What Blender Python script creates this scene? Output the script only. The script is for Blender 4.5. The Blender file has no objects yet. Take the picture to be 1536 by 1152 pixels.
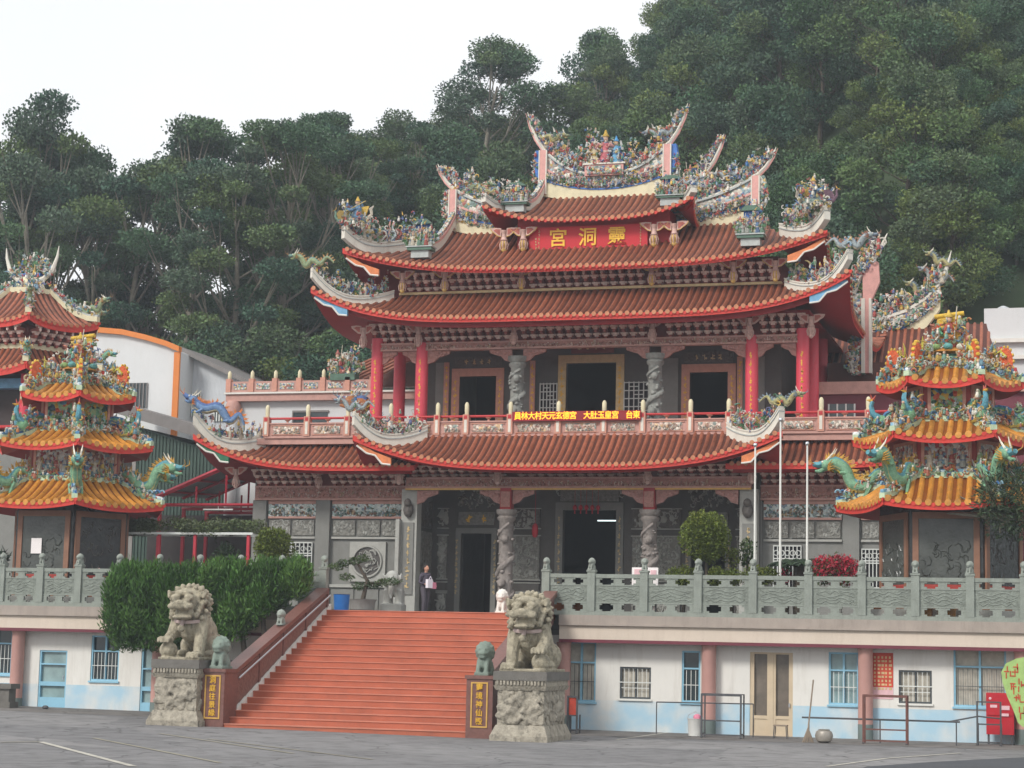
import bpy, bmesh, math, random
import numpy as np
from math import sin, cos, pi, radians, sqrt, atan2
from mathutils import Matrix, Vector

sc = bpy.context.scene
COL = sc.collection
RND = random.Random(7)
NPR = np.random.default_rng(11)

# ------------------------------------------------------------------ camera
F_PX, YAW, PITCH, ROLL = 3003.0, radians(16.4), radians(7.57), radians(1.26)
CAM = Vector((17.75, -60.3, 2.4))
_f = Vector((-sin(YAW) * cos(PITCH), cos(YAW) * cos(PITCH), sin(PITCH)))
_r0 = Vector((cos(YAW), sin(YAW), 0))
_u0 = _r0.cross(_f)
_r = _r0 * cos(ROLL) + _u0 * sin(ROLL)
_u = -_r0 * sin(ROLL) + _u0 * cos(ROLL)
cam = bpy.data.cameras.new('camera')
cam.sensor_width = 36
cam.lens = F_PX / 1536 * 36
cam.clip_end = 2000
cam.clip_start = 0.5
camo = bpy.data.objects.new('camera', cam)
COL.objects.link(camo)
camo.matrix_world = Matrix(((_r.x, _u.x, -_f.x, CAM.x), (_r.y, _u.y, -_f.y, CAM.y), (_r.z, _u.z, -_f.z, CAM.z), (0, 0, 0, 1)))
sc.camera = camo

def ray(px, py):
    return _f + _r * ((px - 768) / F_PX) + _u * ((576 - py) / F_PX)
def at(px, py, y):
    """point seen at pixel (px,py) on the vertical plane y (distance comes from the caller)"""
    d = ray(px, py)
    return CAM + d * ((y - CAM.y) / d.y)
def project(p):
    d = Vector(p) - CAM
    z = d.dot(_f)
    return 768 + F_PX * d.dot(_r) / z, 576 - F_PX * d.dot(_u) / z, z

# ------------------------------------------------------------------ world, sun
SUN_EL, SUN_AZ = radians(38), radians(207)      # azimuth from +y clockwise: behind the camera, to its left
w = bpy.data.worlds.new('World')
sc.world = w
w.use_nodes = True
nt = w.node_tree
nt.nodes.clear()
out = nt.nodes.new('ShaderNodeOutputWorld')
bg = nt.nodes.new('ShaderNodeBackground')
sky = nt.nodes.new('ShaderNodeTexSky')
sky.sky_type = 'NISHITA'
sky.sun_disc = False
sky.sun_elevation = SUN_EL
sky.sun_rotation = SUN_AZ
sky.dust_density = 4
mx = nt.nodes.new('ShaderNodeMix')
mx.data_type = 'RGBA'
tc = nt.nodes.new('ShaderNodeTexCoord')
nz = nt.nodes.new('ShaderNodeTexNoise')
nz.inputs['Scale'].default_value = 2.2
nz.inputs['Detail'].default_value = 5
rp = nt.nodes.new('ShaderNodeValToRGB')
rp.color_ramp.elements[0].position = 0.3
rp.color_ramp.elements[0].color = (7.0, 7.12, 7.28, 1)
rp.color_ramp.elements[1].position = 0.75
rp.color_ramp.elements[1].color = (8.3, 8.3, 8.3, 1)
nt.links.new(tc.outputs['Generated'], nz.inputs['Vector'])
nt.links.new(nz.outputs['Fac'], rp.inputs['Fac'])
mx.inputs['Factor'].default_value = 0.9
nt.links.new(sky.outputs['Color'], mx.inputs['A'])
nt.links.new(rp.outputs['Color'], mx.inputs['B'])
nt.links.new(mx.outputs['Result'], bg.inputs['Color'])
bg.inputs['Strength'].default_value = 0.086
nt.links.new(bg.outputs['Background'], out.inputs['Surface'])

sun = bpy.data.lights.new('sun', 'SUN')
sun.energy = 1.5
sun.angle = radians(14)
sun.color = (1.0, 0.965, 0.91)
suno = bpy.data.objects.new('sun', sun)
COL.objects.link(suno)
_sd = Vector((sin(SUN_AZ) * cos(SUN_EL), cos(SUN_AZ) * cos(SUN_EL), sin(SUN_EL)))
suno.rotation_euler = (-_sd).to_track_quat('-Z', 'Y').to_euler()
suno.location = (-30, -60, 60)

vs = sc.view_settings
vs.view_transform = 'Standard'
vs.look = 'None'
vs.exposure = 0.78
vs.gamma = 1
vs.use_curve_mapping = False
sc.cycles.max_bounces = 6
sc.cycles.diffuse_bounces = 3
sc.cycles.glossy_bounces = 2
sc.cycles.transparent_max_bounces = 8
sc.cycles.volume_bounces = 1

HAZE = 0.0006

# ------------------------------------------------------------------ materials
MATS = {}
def hx(h):
    h = h.lstrip('#')
    c = [int(h[i:i + 2], 16) / 255 for i in (0, 2, 4)]
    return tuple(x / 12.92 if x <= .04045 else ((x + .055) / 1.055) ** 2.4 for x in c)
def mat(name, col, rough=.65, var=.14, scale=3.0, bump=0.0, bscale=25.0, metal=0.0, dirt=0.0, dirtcol='4a443c', spec=.35, vor=False, ds=1.0, per=0.0):
    m = bpy.data.materials.new(name)
    m.use_nodes = True
    n, l = m.node_tree.nodes, m.node_tree.links
    b = n['Principled BSDF']
    b.inputs['Roughness'].default_value = rough
    b.inputs['Metallic'].default_value = metal
    b.inputs['Specular IOR Level'].default_value = spec
    g = n.new('ShaderNodeNewGeometry')
    nz = n.new('ShaderNodeTexNoise')
    nz.inputs['Scale'].default_value = scale
    nz.inputs['Detail'].default_value = 6
    nz.inputs['Roughness'].default_value = .65
    l.new(g.outputs['Position'], nz.inputs['Vector'])
    r = n.new('ShaderNodeValToRGB')
    r.color_ramp.elements[0].position = .3
    r.color_ramp.elements[1].position = .7
    c = (1, 1, 1) if col == 'ATTR' else hx(col)
    if col == 'ATTR':
        a = n.new('ShaderNodeAttribute')
        a.attribute_name = 'Col'
        r.color_ramp.elements[0].color = (1 - var,) * 3 + (1,)
        r.color_ramp.elements[1].color = (1 + var * .6,) * 3 + (1,)
        mm = n.new('ShaderNodeMix'); mm.data_type = 'RGBA'; mm.blend_type = 'MULTIPLY'
        mm.inputs['Factor'].default_value = 1
        l.new(a.outputs['Color'], mm.inputs['A']); l.new(r.outputs['Color'], mm.inputs['B'])
        src = mm.outputs['Result']
    else:
        r.color_ramp.elements[0].color = tuple(x * (1 - var) for x in c) + (1,)
        r.color_ramp.elements[1].color = tuple(min(1, x * (1 + var)) for x in c) + (1,)
        src = r.outputs['Color']
    l.new(nz.outputs['Fac'], r.inputs['Fac'])
    if dirt:
        mp = n.new('ShaderNodeMapping')
        mp.inputs['Scale'].default_value = (2.6 * ds, 2.6 * ds, .35 * ds if ds == 1 else 1.6 * ds)
        l.new(g.outputs['Position'], mp.inputs['Vector'])
        n2 = n.new('ShaderNodeTexNoise'); n2.inputs['Scale'].default_value = 1.6; n2.inputs['Detail'].default_value = 7
        n2.inputs['Roughness'].default_value = .7
        l.new(mp.outputs['Vector'], n2.inputs['Vector'])
        r2 = n.new('ShaderNodeValToRGB'); r2.color_ramp.elements[0].position = .5; r2.color_ramp.elements[1].position = .78
        r2.color_ramp.elements[0].color = (0, 0, 0, 1); r2.color_ramp.elements[1].color = (dirt,) * 3 + (1,)
        l.new(n2.outputs['Fac'], r2.inputs['Fac'])
        md = n.new('ShaderNodeMix'); md.data_type = 'RGBA'
        l.new(r2.outputs['Color'], md.inputs['Factor']); l.new(src, md.inputs['A'])
        md.inputs['B'].default_value = hx(dirtcol) + (1,)
        src = md.outputs['Result']
    if per:
        oi = n.new('ShaderNodeObjectInfo'); mr = n.new('ShaderNodeMapRange'); mr.inputs['To Min'].default_value = 1 - per; mr.inputs['To Max'].default_value = 1 + per * .7
        l.new(oi.outputs['Random'], mr.inputs['Value']); mp_ = n.new('ShaderNodeMix'); mp_.data_type = 'RGBA'; mp_.blend_type = 'MULTIPLY'; mp_.inputs['Factor'].default_value = 1
        l.new(src, mp_.inputs['A']); l.new(mr.outputs['Result'], mp_.inputs['B']); src = mp_.outputs['Result']
    l.new(src, b.inputs['Base Color'])
    if bump:
        t = n.new('ShaderNodeTexVoronoi' if vor else 'ShaderNodeTexNoise')
        t.inputs['Scale'].default_value = bscale
        if not vor: t.inputs['Detail'].default_value = 5
        l.new(g.outputs['Position'], t.inputs['Vector'])
        bp = n.new('ShaderNodeBump'); bp.inputs['Strength'].default_value = min(1, bump); bp.inputs['Distance'].default_value = .05
        l.new(t.outputs['Distance' if vor else 'Fac'], bp.inputs['Height'])
        l.new(bp.outputs['Normal'], b.inputs['Normal'])
    MATS[name] = m
    return m
def mosaic(name, palette, scale, bump=.8, base=None, stretch=(1, 1, 1)):
    """cut-porcelain or painted relief: cells of many colours with raised pieces"""
    m = mat(name, 'ffffff', .45, 0)
    n, l = m.node_tree.nodes, m.node_tree.links
    b = n['Principled BSDF']
    g = n.new('ShaderNodeNewGeometry'); mp = n.new('ShaderNodeMapping'); mp.inputs['Scale'].default_value = stretch
    nzz = n.new('ShaderNodeTexNoise'); nzz.inputs['Scale'].default_value = scale * .6
    ad = n.new('ShaderNodeVectorMath'); ad.operation = 'ADD'
    sc2 = n.new('ShaderNodeVectorMath'); sc2.operation = 'SCALE'; sc2.inputs['Scale'].default_value = .9 / scale
    l.new(g.outputs['Position'], mp.inputs['Vector'])
    l.new(mp.outputs['Vector'], nzz.inputs['Vector']); l.new(nzz.outputs['Color'], sc2.inputs[0])
    l.new(mp.outputs['Vector'], ad.inputs[0]); l.new(sc2.outputs['Vector'], ad.inputs[1])
    v = n.new('ShaderNodeTexVoronoi'); v.inputs['Scale'].default_value = scale
    l.new(ad.outputs['Vector'], v.inputs['Vector'])
    s = n.new('ShaderNodeSeparateColor'); l.new(v.outputs['Color'], s.inputs['Color'])
    r = n.new('ShaderNodeValToRGB'); r.color_ramp.interpolation = 'CONSTANT'
    els = r.color_ramp.elements
    k = len(palette)
    els[0].position = 0; els[0].color = hx(palette[0]) + (1,)
    els[1].position = 1 / k; els[1].color = hx(palette[1]) + (1,)
    for i in range(2, k):
        e = els.new(i / k); e.color = hx(palette[i]) + (1,)
    l.new(s.outputs['Red'], r.inputs['Fac'])
    l.new(r.outputs['Color'], b.inputs['Base Color'])
    bp = n.new('ShaderNodeBump'); bp.inputs['Strength'].default_value = bump; bp.inputs['Distance'].default_value = .06; bp.invert = True
    l.new(v.outputs['Distance'], bp.inputs['Height']); l.new(bp.outputs['Normal'], b.inputs['Normal'])
    return m
def glow(name, col, s):
    m = mat(name, col, .5, 0)
    b = m.node_tree.nodes['Principled BSDF']
    b.inputs['Emission Color'].default_value = hx(col) + (1,)
    b.inputs['Emission Strength'].default_value = s
    return m

mat('asphalt', '7d7c7c', .92, .16, .3, .35, 30, dirt=.4, dirtcol='595857')
mat('asphalt_dark', '4b4d51', .9, .10, .8, .25, 30)
mat('road_paint', 'b4b0a5', .8, .15, 2.5, dirt=.9, dirtcol='777570')
mat('road_paint_old', '8f8a7a', .85, .15, 2.5, dirt=.95, dirtcol='706e6b')
mat('paving', '7a7672', .88, .14, 1.1, .25, 30, dirt=.4, dirtcol='5c5854')
mat('stair_tile', 'ab5f47', .6, .16, .8, .08, 30, dirt=.5, dirtcol='7f4f40', ds=.6, per=.07)
mat('stair_edge', 'ba7762', .6, .2, 1.4)
mat('granite_brown', '735049', .35, .18, 9, .05, 50, spec=.45)
mat('granite_carved', '7d5a51', .45, .22, 7, .6, 16)
mat('white_stone', 'd8d4cc', .6, .08, 3)
mat('steel', 'c9ccd0', .3, .05, 3, metal=.85)
mat('gold_letter', 'e2b13f', .4, .12, 6, metal=.25)
mat('gold_trim', 'c9a054', .45, .15, 6, metal=.15)
mat('pale_gold', 'c9b183', .6, .15, 6)
mat('bal_stone', '898f87', .8, .14, 2.5, .3, 22, dirt=.5, dirtcol='595d58')
mat('bal_panel', '7f857d', .8, .22, 4.5, .8, 13, dirt=.4, dirtcol='545853')
mat('cornice', '9f948b', .85, .12, 1.2, dirt=.55, dirtcol='776e66')
mat('beam_cream', 'cdbfb0', .8, .06, .8, dirt=.35, dirtcol='ab9a8a')
mat('maroon', '6d3540', .7, .12, 2)
mat('pink_column', 'bf938a', .75, .07, 2, dirt=.25, dirtcol='b58f84')
mat('grey_base', '6f7b78', .8, .10, 3)
mat('blue_paint', '8dbdd3', .6, .08, 2.2, dirt=.2, dirtcol='7da6b8')
mat('door_glass', '8aa0a0', .2, .25, 1.5, spec=.6)
mat('dark_glass', '2f3a3d', .12, .4, 1.2, spec=.7)
mat('curtain', 'b9b3a6', .8, .18, 5)
mat('beige_door', 'c9b79c', .6, .07, 2)
mat('brown_pane', '6f665c', .3, .3, 2, spec=.5)
mat('grille', 'd9dcd8', .5, .05, 2)
mat('grille_dark', '4a4f52', .5, .1, 2)
mat('poster_red', 'c24a38', .7, .3, 3)
mat('white_paint', 'dadad4', .75, .04, .9, dirt=.22, dirtcol='bdb9ae')
mat('lion_stone', 'a49c88', .9, .3, 6, .8, 30, dirt=1.0, dirtcol='35342f', ds=1.5)
mat('lion_base', '9f988a', .9, .3, 6, .7, 20, dirt=.95, dirtcol='3d3c37', ds=1.4)
mat('dark_stone', '6b6863', .85, .15, 4, .35, 25)
mat('ribbon', 'b8a5a0', .8, .12, 5)
mat('green_stone', '7a877d', .75, .2, 6, .4, 30)
def cracks(name):
    m = MATS[name]; n, l = m.node_tree.nodes, m.node_tree.links; b = n['Principled BSDF']; src = b.inputs['Base Color'].links[0].from_socket
    g = n.new('ShaderNodeNewGeometry'); nz = n.new('ShaderNodeTexNoise'); nz.inputs['Scale'].default_value = .8; nz.inputs['Detail'].default_value = 6
    l.new(g.outputs['Position'], nz.inputs['Vector'])
    ad = n.new('ShaderNodeVectorMath'); ad.operation = 'ADD'; l.new(g.outputs['Position'], ad.inputs[0]); l.new(nz.outputs['Color'], ad.inputs[1])
    v = n.new('ShaderNodeTexVoronoi'); v.feature = 'DISTANCE_TO_EDGE'; v.inputs['Scale'].default_value = .33; l.new(ad.outputs['Vector'], v.inputs['Vector'])
    r = n.new('ShaderNodeValToRGB'); r.color_ramp.elements[0].position = .002; r.color_ramp.elements[0].color = (.5, .5, .5, 1); r.color_ramp.elements[1].position = .012; r.color_ramp.elements[1].color = (1, 1, 1, 1)
    l.new(v.outputs['Distance'], r.inputs['Fac'])
    v2 = n.new('ShaderNodeTexVoronoi'); v2.inputs['Scale'].default_value = .16; l.new(ad.outputs['Vector'], v2.inputs['Vector'])
    s2 = n.new('ShaderNodeSeparateColor'); l.new(v2.outputs['Color'], s2.inputs['Color'])
    r2 = n.new('ShaderNodeValToRGB'); r2.color_ramp.elements[0].color = (.82, .82, .83, 1); r2.color_ramp.elements[1].color = (1.12, 1.11, 1.1, 1); l.new(s2.outputs['Red'], r2.inputs['Fac'])
    n3 = n.new('ShaderNodeTexNoise'); n3.inputs['Scale'].default_value = 1.7; n3.inputs['Detail'].default_value = 8; l.new(g.outputs['Position'], n3.inputs['Vector'])
    r3 = n.new('ShaderNodeValToRGB'); r3.color_ramp.elements[0].position = .3; r3.color_ramp.elements[0].color = (.72, .72, .72, 1); r3.color_ramp.elements[1].position = .55; r3.color_ramp.elements[1].color = (1.04, 1.04, 1.04, 1); l.new(n3.outputs['Fac'], r3.inputs['Fac'])
    cur = src
    for q in (r, r2, r3):
        mm = n.new('ShaderNodeMix'); mm.data_type = 'RGBA'; mm.blend_type = 'MULTIPLY'; mm.inputs['Factor'].default_value = 1; l.new(cur, mm.inputs['A']); l.new(q.outputs['Color'], mm.inputs['B']); cur = mm.outputs['Result']
    l.new(cur, b.inputs['Base Color'])
cracks('asphalt'); cracks('paving')
# temple
mat('tile_rib', '95563e', .5, .28, 3.0, .15, 30, dirt=.7, dirtcol='5f4638', spec=.4, ds=1.8, per=.22)
mat('tile_bed', '502a20', .6, .22, 1.7, dirt=.4, dirtcol='54342a')
mat('tile_end', 'b97a58', .5, .2, 6)
mat('red_eave', 'c83a30', .55, .18, 3, dirt=.5, dirtcol='8a302a', ds=1.5)
mat('red_soffit', '9c2a2c', .6, .10, 1.5)
mat('red_column', 'd04454', .45, .08, 1.0, dirt=.2, dirtcol='a8404a', spec=.4)
mat('red_plain', 'b52f33', .5, .08, 1.5)
mat('red_plaque', 'c01f2b', .45, .06, 1.5)
mat('pink_trim', 'b98f84', .6, .15, 4)
mat('pink_carved', 'a8796f', .65, .28, 9, .8, 15)
mat('pink_frieze', 'ab8078', .7, .25, 8, .9, 14)
mat('bracket_arm', 'a85f54', .7, .25, 6)
mat('bracket_cup', 'dfc2b6', .65, .25, 7)
mat('bracket_back', '7a3430', .8, .2, 4)
mat('hang_gold', 'd0ae63', .5, .25, 12, .4, 25)
mat('hang_pink', 'c9a79c', .55, .25, 12, .4, 25)
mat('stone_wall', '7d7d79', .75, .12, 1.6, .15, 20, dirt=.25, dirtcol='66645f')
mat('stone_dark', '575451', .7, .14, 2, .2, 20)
mat('stone_carved', '807f79', .75, .38, 8, 1.0, 11)
mat('stone_relief', '5f5a56', .75, .3, 9, 1.0, 9)
mat('stone_pale', 'a5a59f', .7, .12, 4, .3, 20)
mat('white_lattice', 'c9ccc8', .65, .08, 4)
mat('column_stone', '8d8580', .75, .22, 6, .9, 11)
mat('column_stone_up', '8a8b86', .75, .2, 6, .9, 11)
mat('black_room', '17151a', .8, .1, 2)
mat('dim_wall', '413b3a', .8, .2, 2)
mat('ridge_white', 'd9d4c8', .6, .08, 3, dirt=.35, dirtcol='97907f')
mat('ridge_cream', 'd8cfae', .6, .10, 3, dirt=.3, dirtcol='a3987c')
mat('ridge_grey', 'aeb3b0', .55, .15, 5)
mat('ridge_pink', 'd09a92', .55, .12, 5)
mat('ridge_blue', '3f6fb5', .45, .2, 6)
mat('ridge_green', '4f6b5b', .5, .25, 6)
mat('sky_blue', '6d9fc0', .5, .2, 5)
mat('corner_orange', 'cf7a4a', .55, .25, 5)
mat('corner_green', '2e6a4d', .5, .25, 5)
PAL = ['cdc8bb', '7c8f8a', 'b98e86', '5a7699', 'd8d2c4', '68806f', 'bfa56a', 'a3655c', '93a8ae', 'c2bab0', '9a958c']
mosaic('porcelain', PAL, 7.5)
mosaic('porcelain_fine', PAL, 13)
mosaic('panel_mosaic', ['c9a89a', 'd9cbbd', 'b58c80', 'e0d6c8', 'a99a8c', 'cbb3a5', '8f9a94', 'd0b08a'], 9)
mosaic('mural', ['c6d2d0', 'bccfce', 'd4dcd9', 'c3cfca', '8a6a5c', 'd9dedb', '6f9088', 'cbd5d3', '8494a2', 'd0d6d0', '66705e'], 10, .9)
mosaic('mural_pagoda', ['d8d6d0', 'b08d86', 'c9cfd0', '8f5f58', 'e4e2dc', '7d98a5', 'c9b8a5', 'a8404a'], 9, 1)
mosaic('painted_panel', ['7fae8a', 'c9a53d', '4f86a0', 'b6502f', '2f4a5a', '9fb583', '3c5a4a'], 7, 1)
mosaic('wave', ['d6dcdc', '4b7fa8', 'b9cdd6', '2f5f94', 'e6e8e6', '77a3b8'], 6, 1, stretch=(1, 1, 1.6))
mat('paint', 'ATTR', .45, .4, 9, .5, 34, dirt=.4, dirtcol='8a8578', vor=True, ds=2.5)
# pagoda
mat('gold_tile', 'c68838', .35, .26, 5, .15, 30, dirt=.6, dirtcol='8d5a2c', spec=.5, ds=1.8, per=.2)
mat('gold_bed', '7d4614', .5, .15, 2.5)
mat('pagoda_rim', 'b8c9a8', .55, .2, 4)
mat('pagoda_glass', '4b4e4a', .25, .3, 1.6, .3, 9, spec=.5)
mat('pagoda_dark', '2b2e2f', .25, .6, 1.6, .5, 7, spec=.5)
mat('frame_brown', '8a6450', .55, .15, 4)
mat('frame_red', 'a03c34', .55, .12, 4)
mat('panel_frame', 'c58f7c', .6, .12, 5)
# other buildings
mat('plaster_white', 'cbcccc', .8, .05, .5, dirt=.25, dirtcol='b5b5b0')
mat('corrugated', 'c4c8cc', .5, .06, 1, dirt=.3, dirtcol='9a9c9c')
mat('orange_trim', 'cf7a38', .6, .08, 1)
mat('roof_grey', '7a7674', .7, .12, 1.2, dirt=.4, dirtcol='5d5350')
mat('shed_green', '3d5148', .6, .12, 1, dirt=.4, dirtcol='55605a')
mat('steel_red', 'b2303f', .5, .10, 2)
mat('sheet_grey', '8d8e90', .6, .08, 1, dirt=.3)
mat('concrete', '8b8884', .85, .12, 1.2, .2, 20, dirt=.35)
mat('dark_interior', '33312f', .9, .2, 1)
# plants
mat('bark', '7a7468', .9, .25, 4, .6, 14)
mat('bark_dark', '4f473e', .9, .25, 4, .6, 14)
mat('hill_soil', '39472f', .95, .35, .25, .5, 3)
mat('leaf', 'ATTR', .6, .22, .35)
for _m in ('leaf',):
    _b = MATS[_m].node_tree.nodes['Principled BSDF']
    _b.inputs['Specular IOR Level'].default_value = .22
# small things
mat('skin', 'b98a74', .6, .06, 8)
mat('hair', '2a1d19', .6, .2, 12)
mat('cloth_dark', '4c4652', .85, .12, 8)
mat('cloth_trousers', '57525a', .85, .12, 8)
mat('bag_white', 'e6dfe6', .7, .05, 8)
mat('bag_pink', 'cf7f95', .7, .1, 8)
mat('plastic_white', 'd9d9d5', .5, .05, 5)
mat('plastic_blue', '2468b0', .5, .1, 5)
mat('plastic_pink', 'e0b3ab', .5, .1, 5)
mat('iron', '4f5053', .6, .15, 6)
mat('iron_rust', '6b4740', .7, .2, 6)
mat('cast_pot', '9b958c', .45, .15, 6, metal=.4)
mat('wood_pole', '8d7f70', .8, .15, 6)
mat('red_box', 'b3232f', .45, .10, 3)
mat('lime', '9bb870', .7, .14, 6)
mat('flag_red', 'b5472f', .7, .15, 6)
mat('paper', 'ece6e4', .7, .03, 6)
mat('paper_pink', 'ddb5ba', .7, .1, 6)
mat('led_panel', '8a1a24', .5, .1, 6)
glow('led_letter', 'ffa52a', 1.1)
glow('tube_light', 'dff2f4', 1.2)
mat('lantern_red', 'c02a3a', .5, .1, 6)
mat('flower_red', 'c02c4e', .7, .2, 8)

# ------------------------------------------------------------------ mesh builder
class MB:
    def __init__(s, M=None):
        s.v = []; s.f = []; s.mi = []; s.c = []; s.names = []; s.cur = 0; s.col = (1, 1, 1); s.M = M; s.hascol = False
    def use(s, m, c=None):
        if m not in s.names: s.names.append(m)
        s.cur = s.names.index(m)
        if c is not None:
            s.col = hx(c) if isinstance(c, str) else c; s.hascol = True
        return s
    def p(s, c):
        return s.use('paint', c)
    def add(s, vs, fs):
        o = len(s.v)
        if s.M is not None:
            vs = [tuple(s.M @ Vector(q)) for q in vs]
        s.v.extend(vs)
        s.c.extend([s.col] * len(vs))
        for f in fs:
            s.f.append(tuple(i + o for i in f)); s.mi.append(s.cur)
        return s
    def box(s, x0, x1, y0, y1, z0, z1, tx=0, ty=0):
        return s.add([(x0, y0, z0), (x1, y0, z0), (x1, y1, z0), (x0, y1, z0), (x0 + tx, y0 + ty, z1), (x1 - tx, y0 + ty, z1), (x1 - tx, y1 - ty, z1), (x0 + tx, y1 - ty, z1)],
                     [(0, 3, 2, 1), (4, 5, 6, 7), (0, 1, 5, 4), (1, 2, 6, 5), (2, 3, 7, 6), (3, 0, 4, 7)])
    def bc(s, cx, cy, cz, sx, sy, sz, tx=0, ty=0):
        return s.box(cx - sx / 2, cx + sx / 2, cy - sy / 2, cy + sy / 2, cz, cz + sz, tx, ty)
    def tube(s, pts, rads, n=6, cap=True, flat=1.0):
        pts = [Vector(p) for p in pts]
        if not hasattr(rads, '__len__'): rads = [rads] * len(pts)
        vs = []; fs = []
        up = None
        for i, p in enumerate(pts):
            d = (pts[min(i + 1, len(pts) - 1)] - pts[max(i - 1, 0)])
            if d.length < 1e-9: d = Vector((0, 0, 1))
            d.normalize()
            if up is None:
                up = Vector((0, 0, 1)) if abs(d.z) < .9 else Vector((0, 1, 0))
            a = d.cross(up)
            if a.length < 1e-6: a = d.orthogonal()
            a.normalize(); b = a.cross(d).normalized(); up = b
            for k in range(n):
                t = 2 * pi * k / n
                vs.append(tuple(p + (a * cos(t) * flat + b * sin(t)) * rads[i]))
        for i in range(len(pts) - 1):
            for k in range(n):
                k2 = (k + 1) % n
                fs.append((i * n + k, i * n + k2, (i + 1) * n + k2, (i + 1) * n + k))
        if cap:
            fs.append(tuple(range(n))[::-1]); fs.append(tuple(range((len(pts) - 1) * n, len(pts) * n)))
        return s.add(vs, fs)
    def lathe(s, prof, n=12, c=(0, 0, 0)):
        vs = []; fs = []
        for r, z in prof:
            for k in range(n):
                t = 2 * pi * k / n
                vs.append((c[0] + r * cos(t), c[1] + r * sin(t), c[2] + z))
        for i in range(len(prof) - 1):
            for k in range(n):
                k2 = (k + 1) % n
                fs.append((i * n + k, i * n + k2, (i + 1) * n + k2, (i + 1) * n + k))
        fs.append(tuple(range(n))[::-1]); fs.append(tuple(range((len(prof) - 1) * n, len(prof) * n)))
        return s.add(vs, fs)
    def ball(s, c, r, n=8, m=5):
        if not hasattr(r, '__len__'): r = (r, r, r)
        vs = [(c[0], c[1], c[2] - r[2])]; fs = []
        for i in range(1, m):
            a = -pi / 2 + pi * i / m
            for k in range(n):
                t = 2 * pi * k / n
                vs.append((c[0] + r[0] * cos(a) * cos(t), c[1] + r[1] * cos(a) * sin(t), c[2] + r[2] * sin(a)))
        vs.append((c[0], c[1], c[2] + r[2]))
        L = len(vs) - 1
        for k in range(n):
            k2 = (k + 1) % n
            fs.append((0, 1 + k2, 1 + k)); fs.append((L, L - n + k, L - n + k2))
            for i in range(m - 2):
                fs.append((1 + i * n + k, 1 + i * n + k2, 1 + (i + 1) * n + k2, 1 + (i + 1) * n + k))
        return s.add(vs, fs)
    def prism(s, poly, a, b, axis='y'):
        n = len(poly)
        def q(u, v, w): return (u, w, v) if axis == 'y' else ((w, u, v) if axis == 'x' else (u, v, w))
        vs = [q(u, v, a) for u, v in poly] + [q(u, v, b) for u, v in poly]
        fs = [tuple(range(n)), tuple(range(n, 2 * n))[::-1]] + [(i, i + n, (i + 1) % n + n, (i + 1) % n) for i in range(n)]
        return s.add(vs, fs)
    def ribbon(s, pts, wd, lo, hi):
        """vertical band swept along pts: wd = thickness, lo / hi = z offsets (numbers or lists)"""
        n = len(pts); pts = [Vector(p) for p in pts]
        if not hasattr(lo, '__len__'): lo = [lo] * n
        if not hasattr(hi, '__len__'): hi = [hi] * n
        if not hasattr(wd, '__len__'): wd = [wd] * n
        vs = []
        for i, p in enumerate(pts):
            d = pts[min(i + 1, n - 1)] - pts[max(i - 1, 0)]; d.z = 0
            if d.length < 1e-6: d = Vector((1, 0, 0))
            d.normalize(); q = Vector((-d.y, d.x, 0)) * wd[i] / 2
            a, b = p - q, p + q
            vs += [(a.x, a.y, p.z + lo[i]), (b.x, b.y, p.z + lo[i]), (b.x, b.y, p.z + hi[i]), (a.x, a.y, p.z + hi[i])]
        fs = [(0, 1, 2, 3), (4 * n - 1, 4 * n - 2, 4 * n - 3, 4 * n - 4)]
        for i in range(n - 1):
            o = 4 * i
            for k in range(4):
                k2 = (k + 1) % 4
                fs.append((o + k, o + 4 + k, o + 4 + k2, o + k2))
        return s.add(vs, fs)
    def mesh(s, name, origin=None, smooth=None, fix=True):
        me = bpy.data.meshes.new(name)
        if origin is None: vs = s.v
        else: vs = [(a - origin[0], b - origin[1], c - origin[2]) for a, b, c in s.v]
        me.from_pydata(vs, [], s.f)
        for n in s.names: me.materials.append(MATS[n])
        me.polygons.foreach_set('material_index', s.mi)
        if s.hascol:
            ca = me.color_attributes.new('Col', 'FLOAT_COLOR', 'POINT')
            ca.data.foreach_set('color', np.c_[np.array(s.c, dtype=np.float32), np.ones(len(s.c), dtype=np.float32)].ravel())
        if fix:
            bm = bmesh.new(); bm.from_mesh(me); bmesh.ops.recalc_face_normals(bm, faces=bm.faces); bm.to_mesh(me); bm.free()
        if smooth:
            me.polygons.foreach_set('use_smooth', [True] * len(me.polygons))
            me.set_sharp_from_angle(angle=radians(smooth))
        me.update()
        return me

WLOC = {}
def link(o, parent=None, world=(0, 0, 0)):
    COL.objects.link(o)
    world = Vector(world)
    if parent is not None:
        o.parent = parent
        o.location = world - WLOC[parent]
    else:
        o.location = world
    WLOC[o] = world
    return o
def tag(o, label=None, cat=None, group=None, kind=None):
    if label: o['label'] = label
    if cat: o['category'] = cat
    if group: o['group'] = group
    if kind: o['kind'] = kind
    return o
def thing(name, label, cat, loc=(0, 0, 0), group=None):
    o = bpy.data.objects.new(name, None)
    o.empty_display_size = .2
    link(o, None, loc)
    return tag(o, label, cat, group)
def build(mb, name, parent=None, smooth=None, fix=True):
    a = np.array(mb.v)
    lo, hi = a.min(0), a.max(0)
    c = ((lo[0] + hi[0]) / 2, (lo[1] + hi[1]) / 2, lo[2])
    me = mb.mesh(name, c, smooth, fix)
    return link(bpy.data.objects.new(name, me), parent, c)
def inst(me, name, parent, loc, rz=0, s=1.0, rot=None):
    o = bpy.data.objects.new(name, me)
    link(o, parent, loc)
    o.rotation_euler = rot if rot else (0, 0, rz)
    o.scale = (s, s, s) if not hasattr(s, '__len__') else s
    return o
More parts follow.
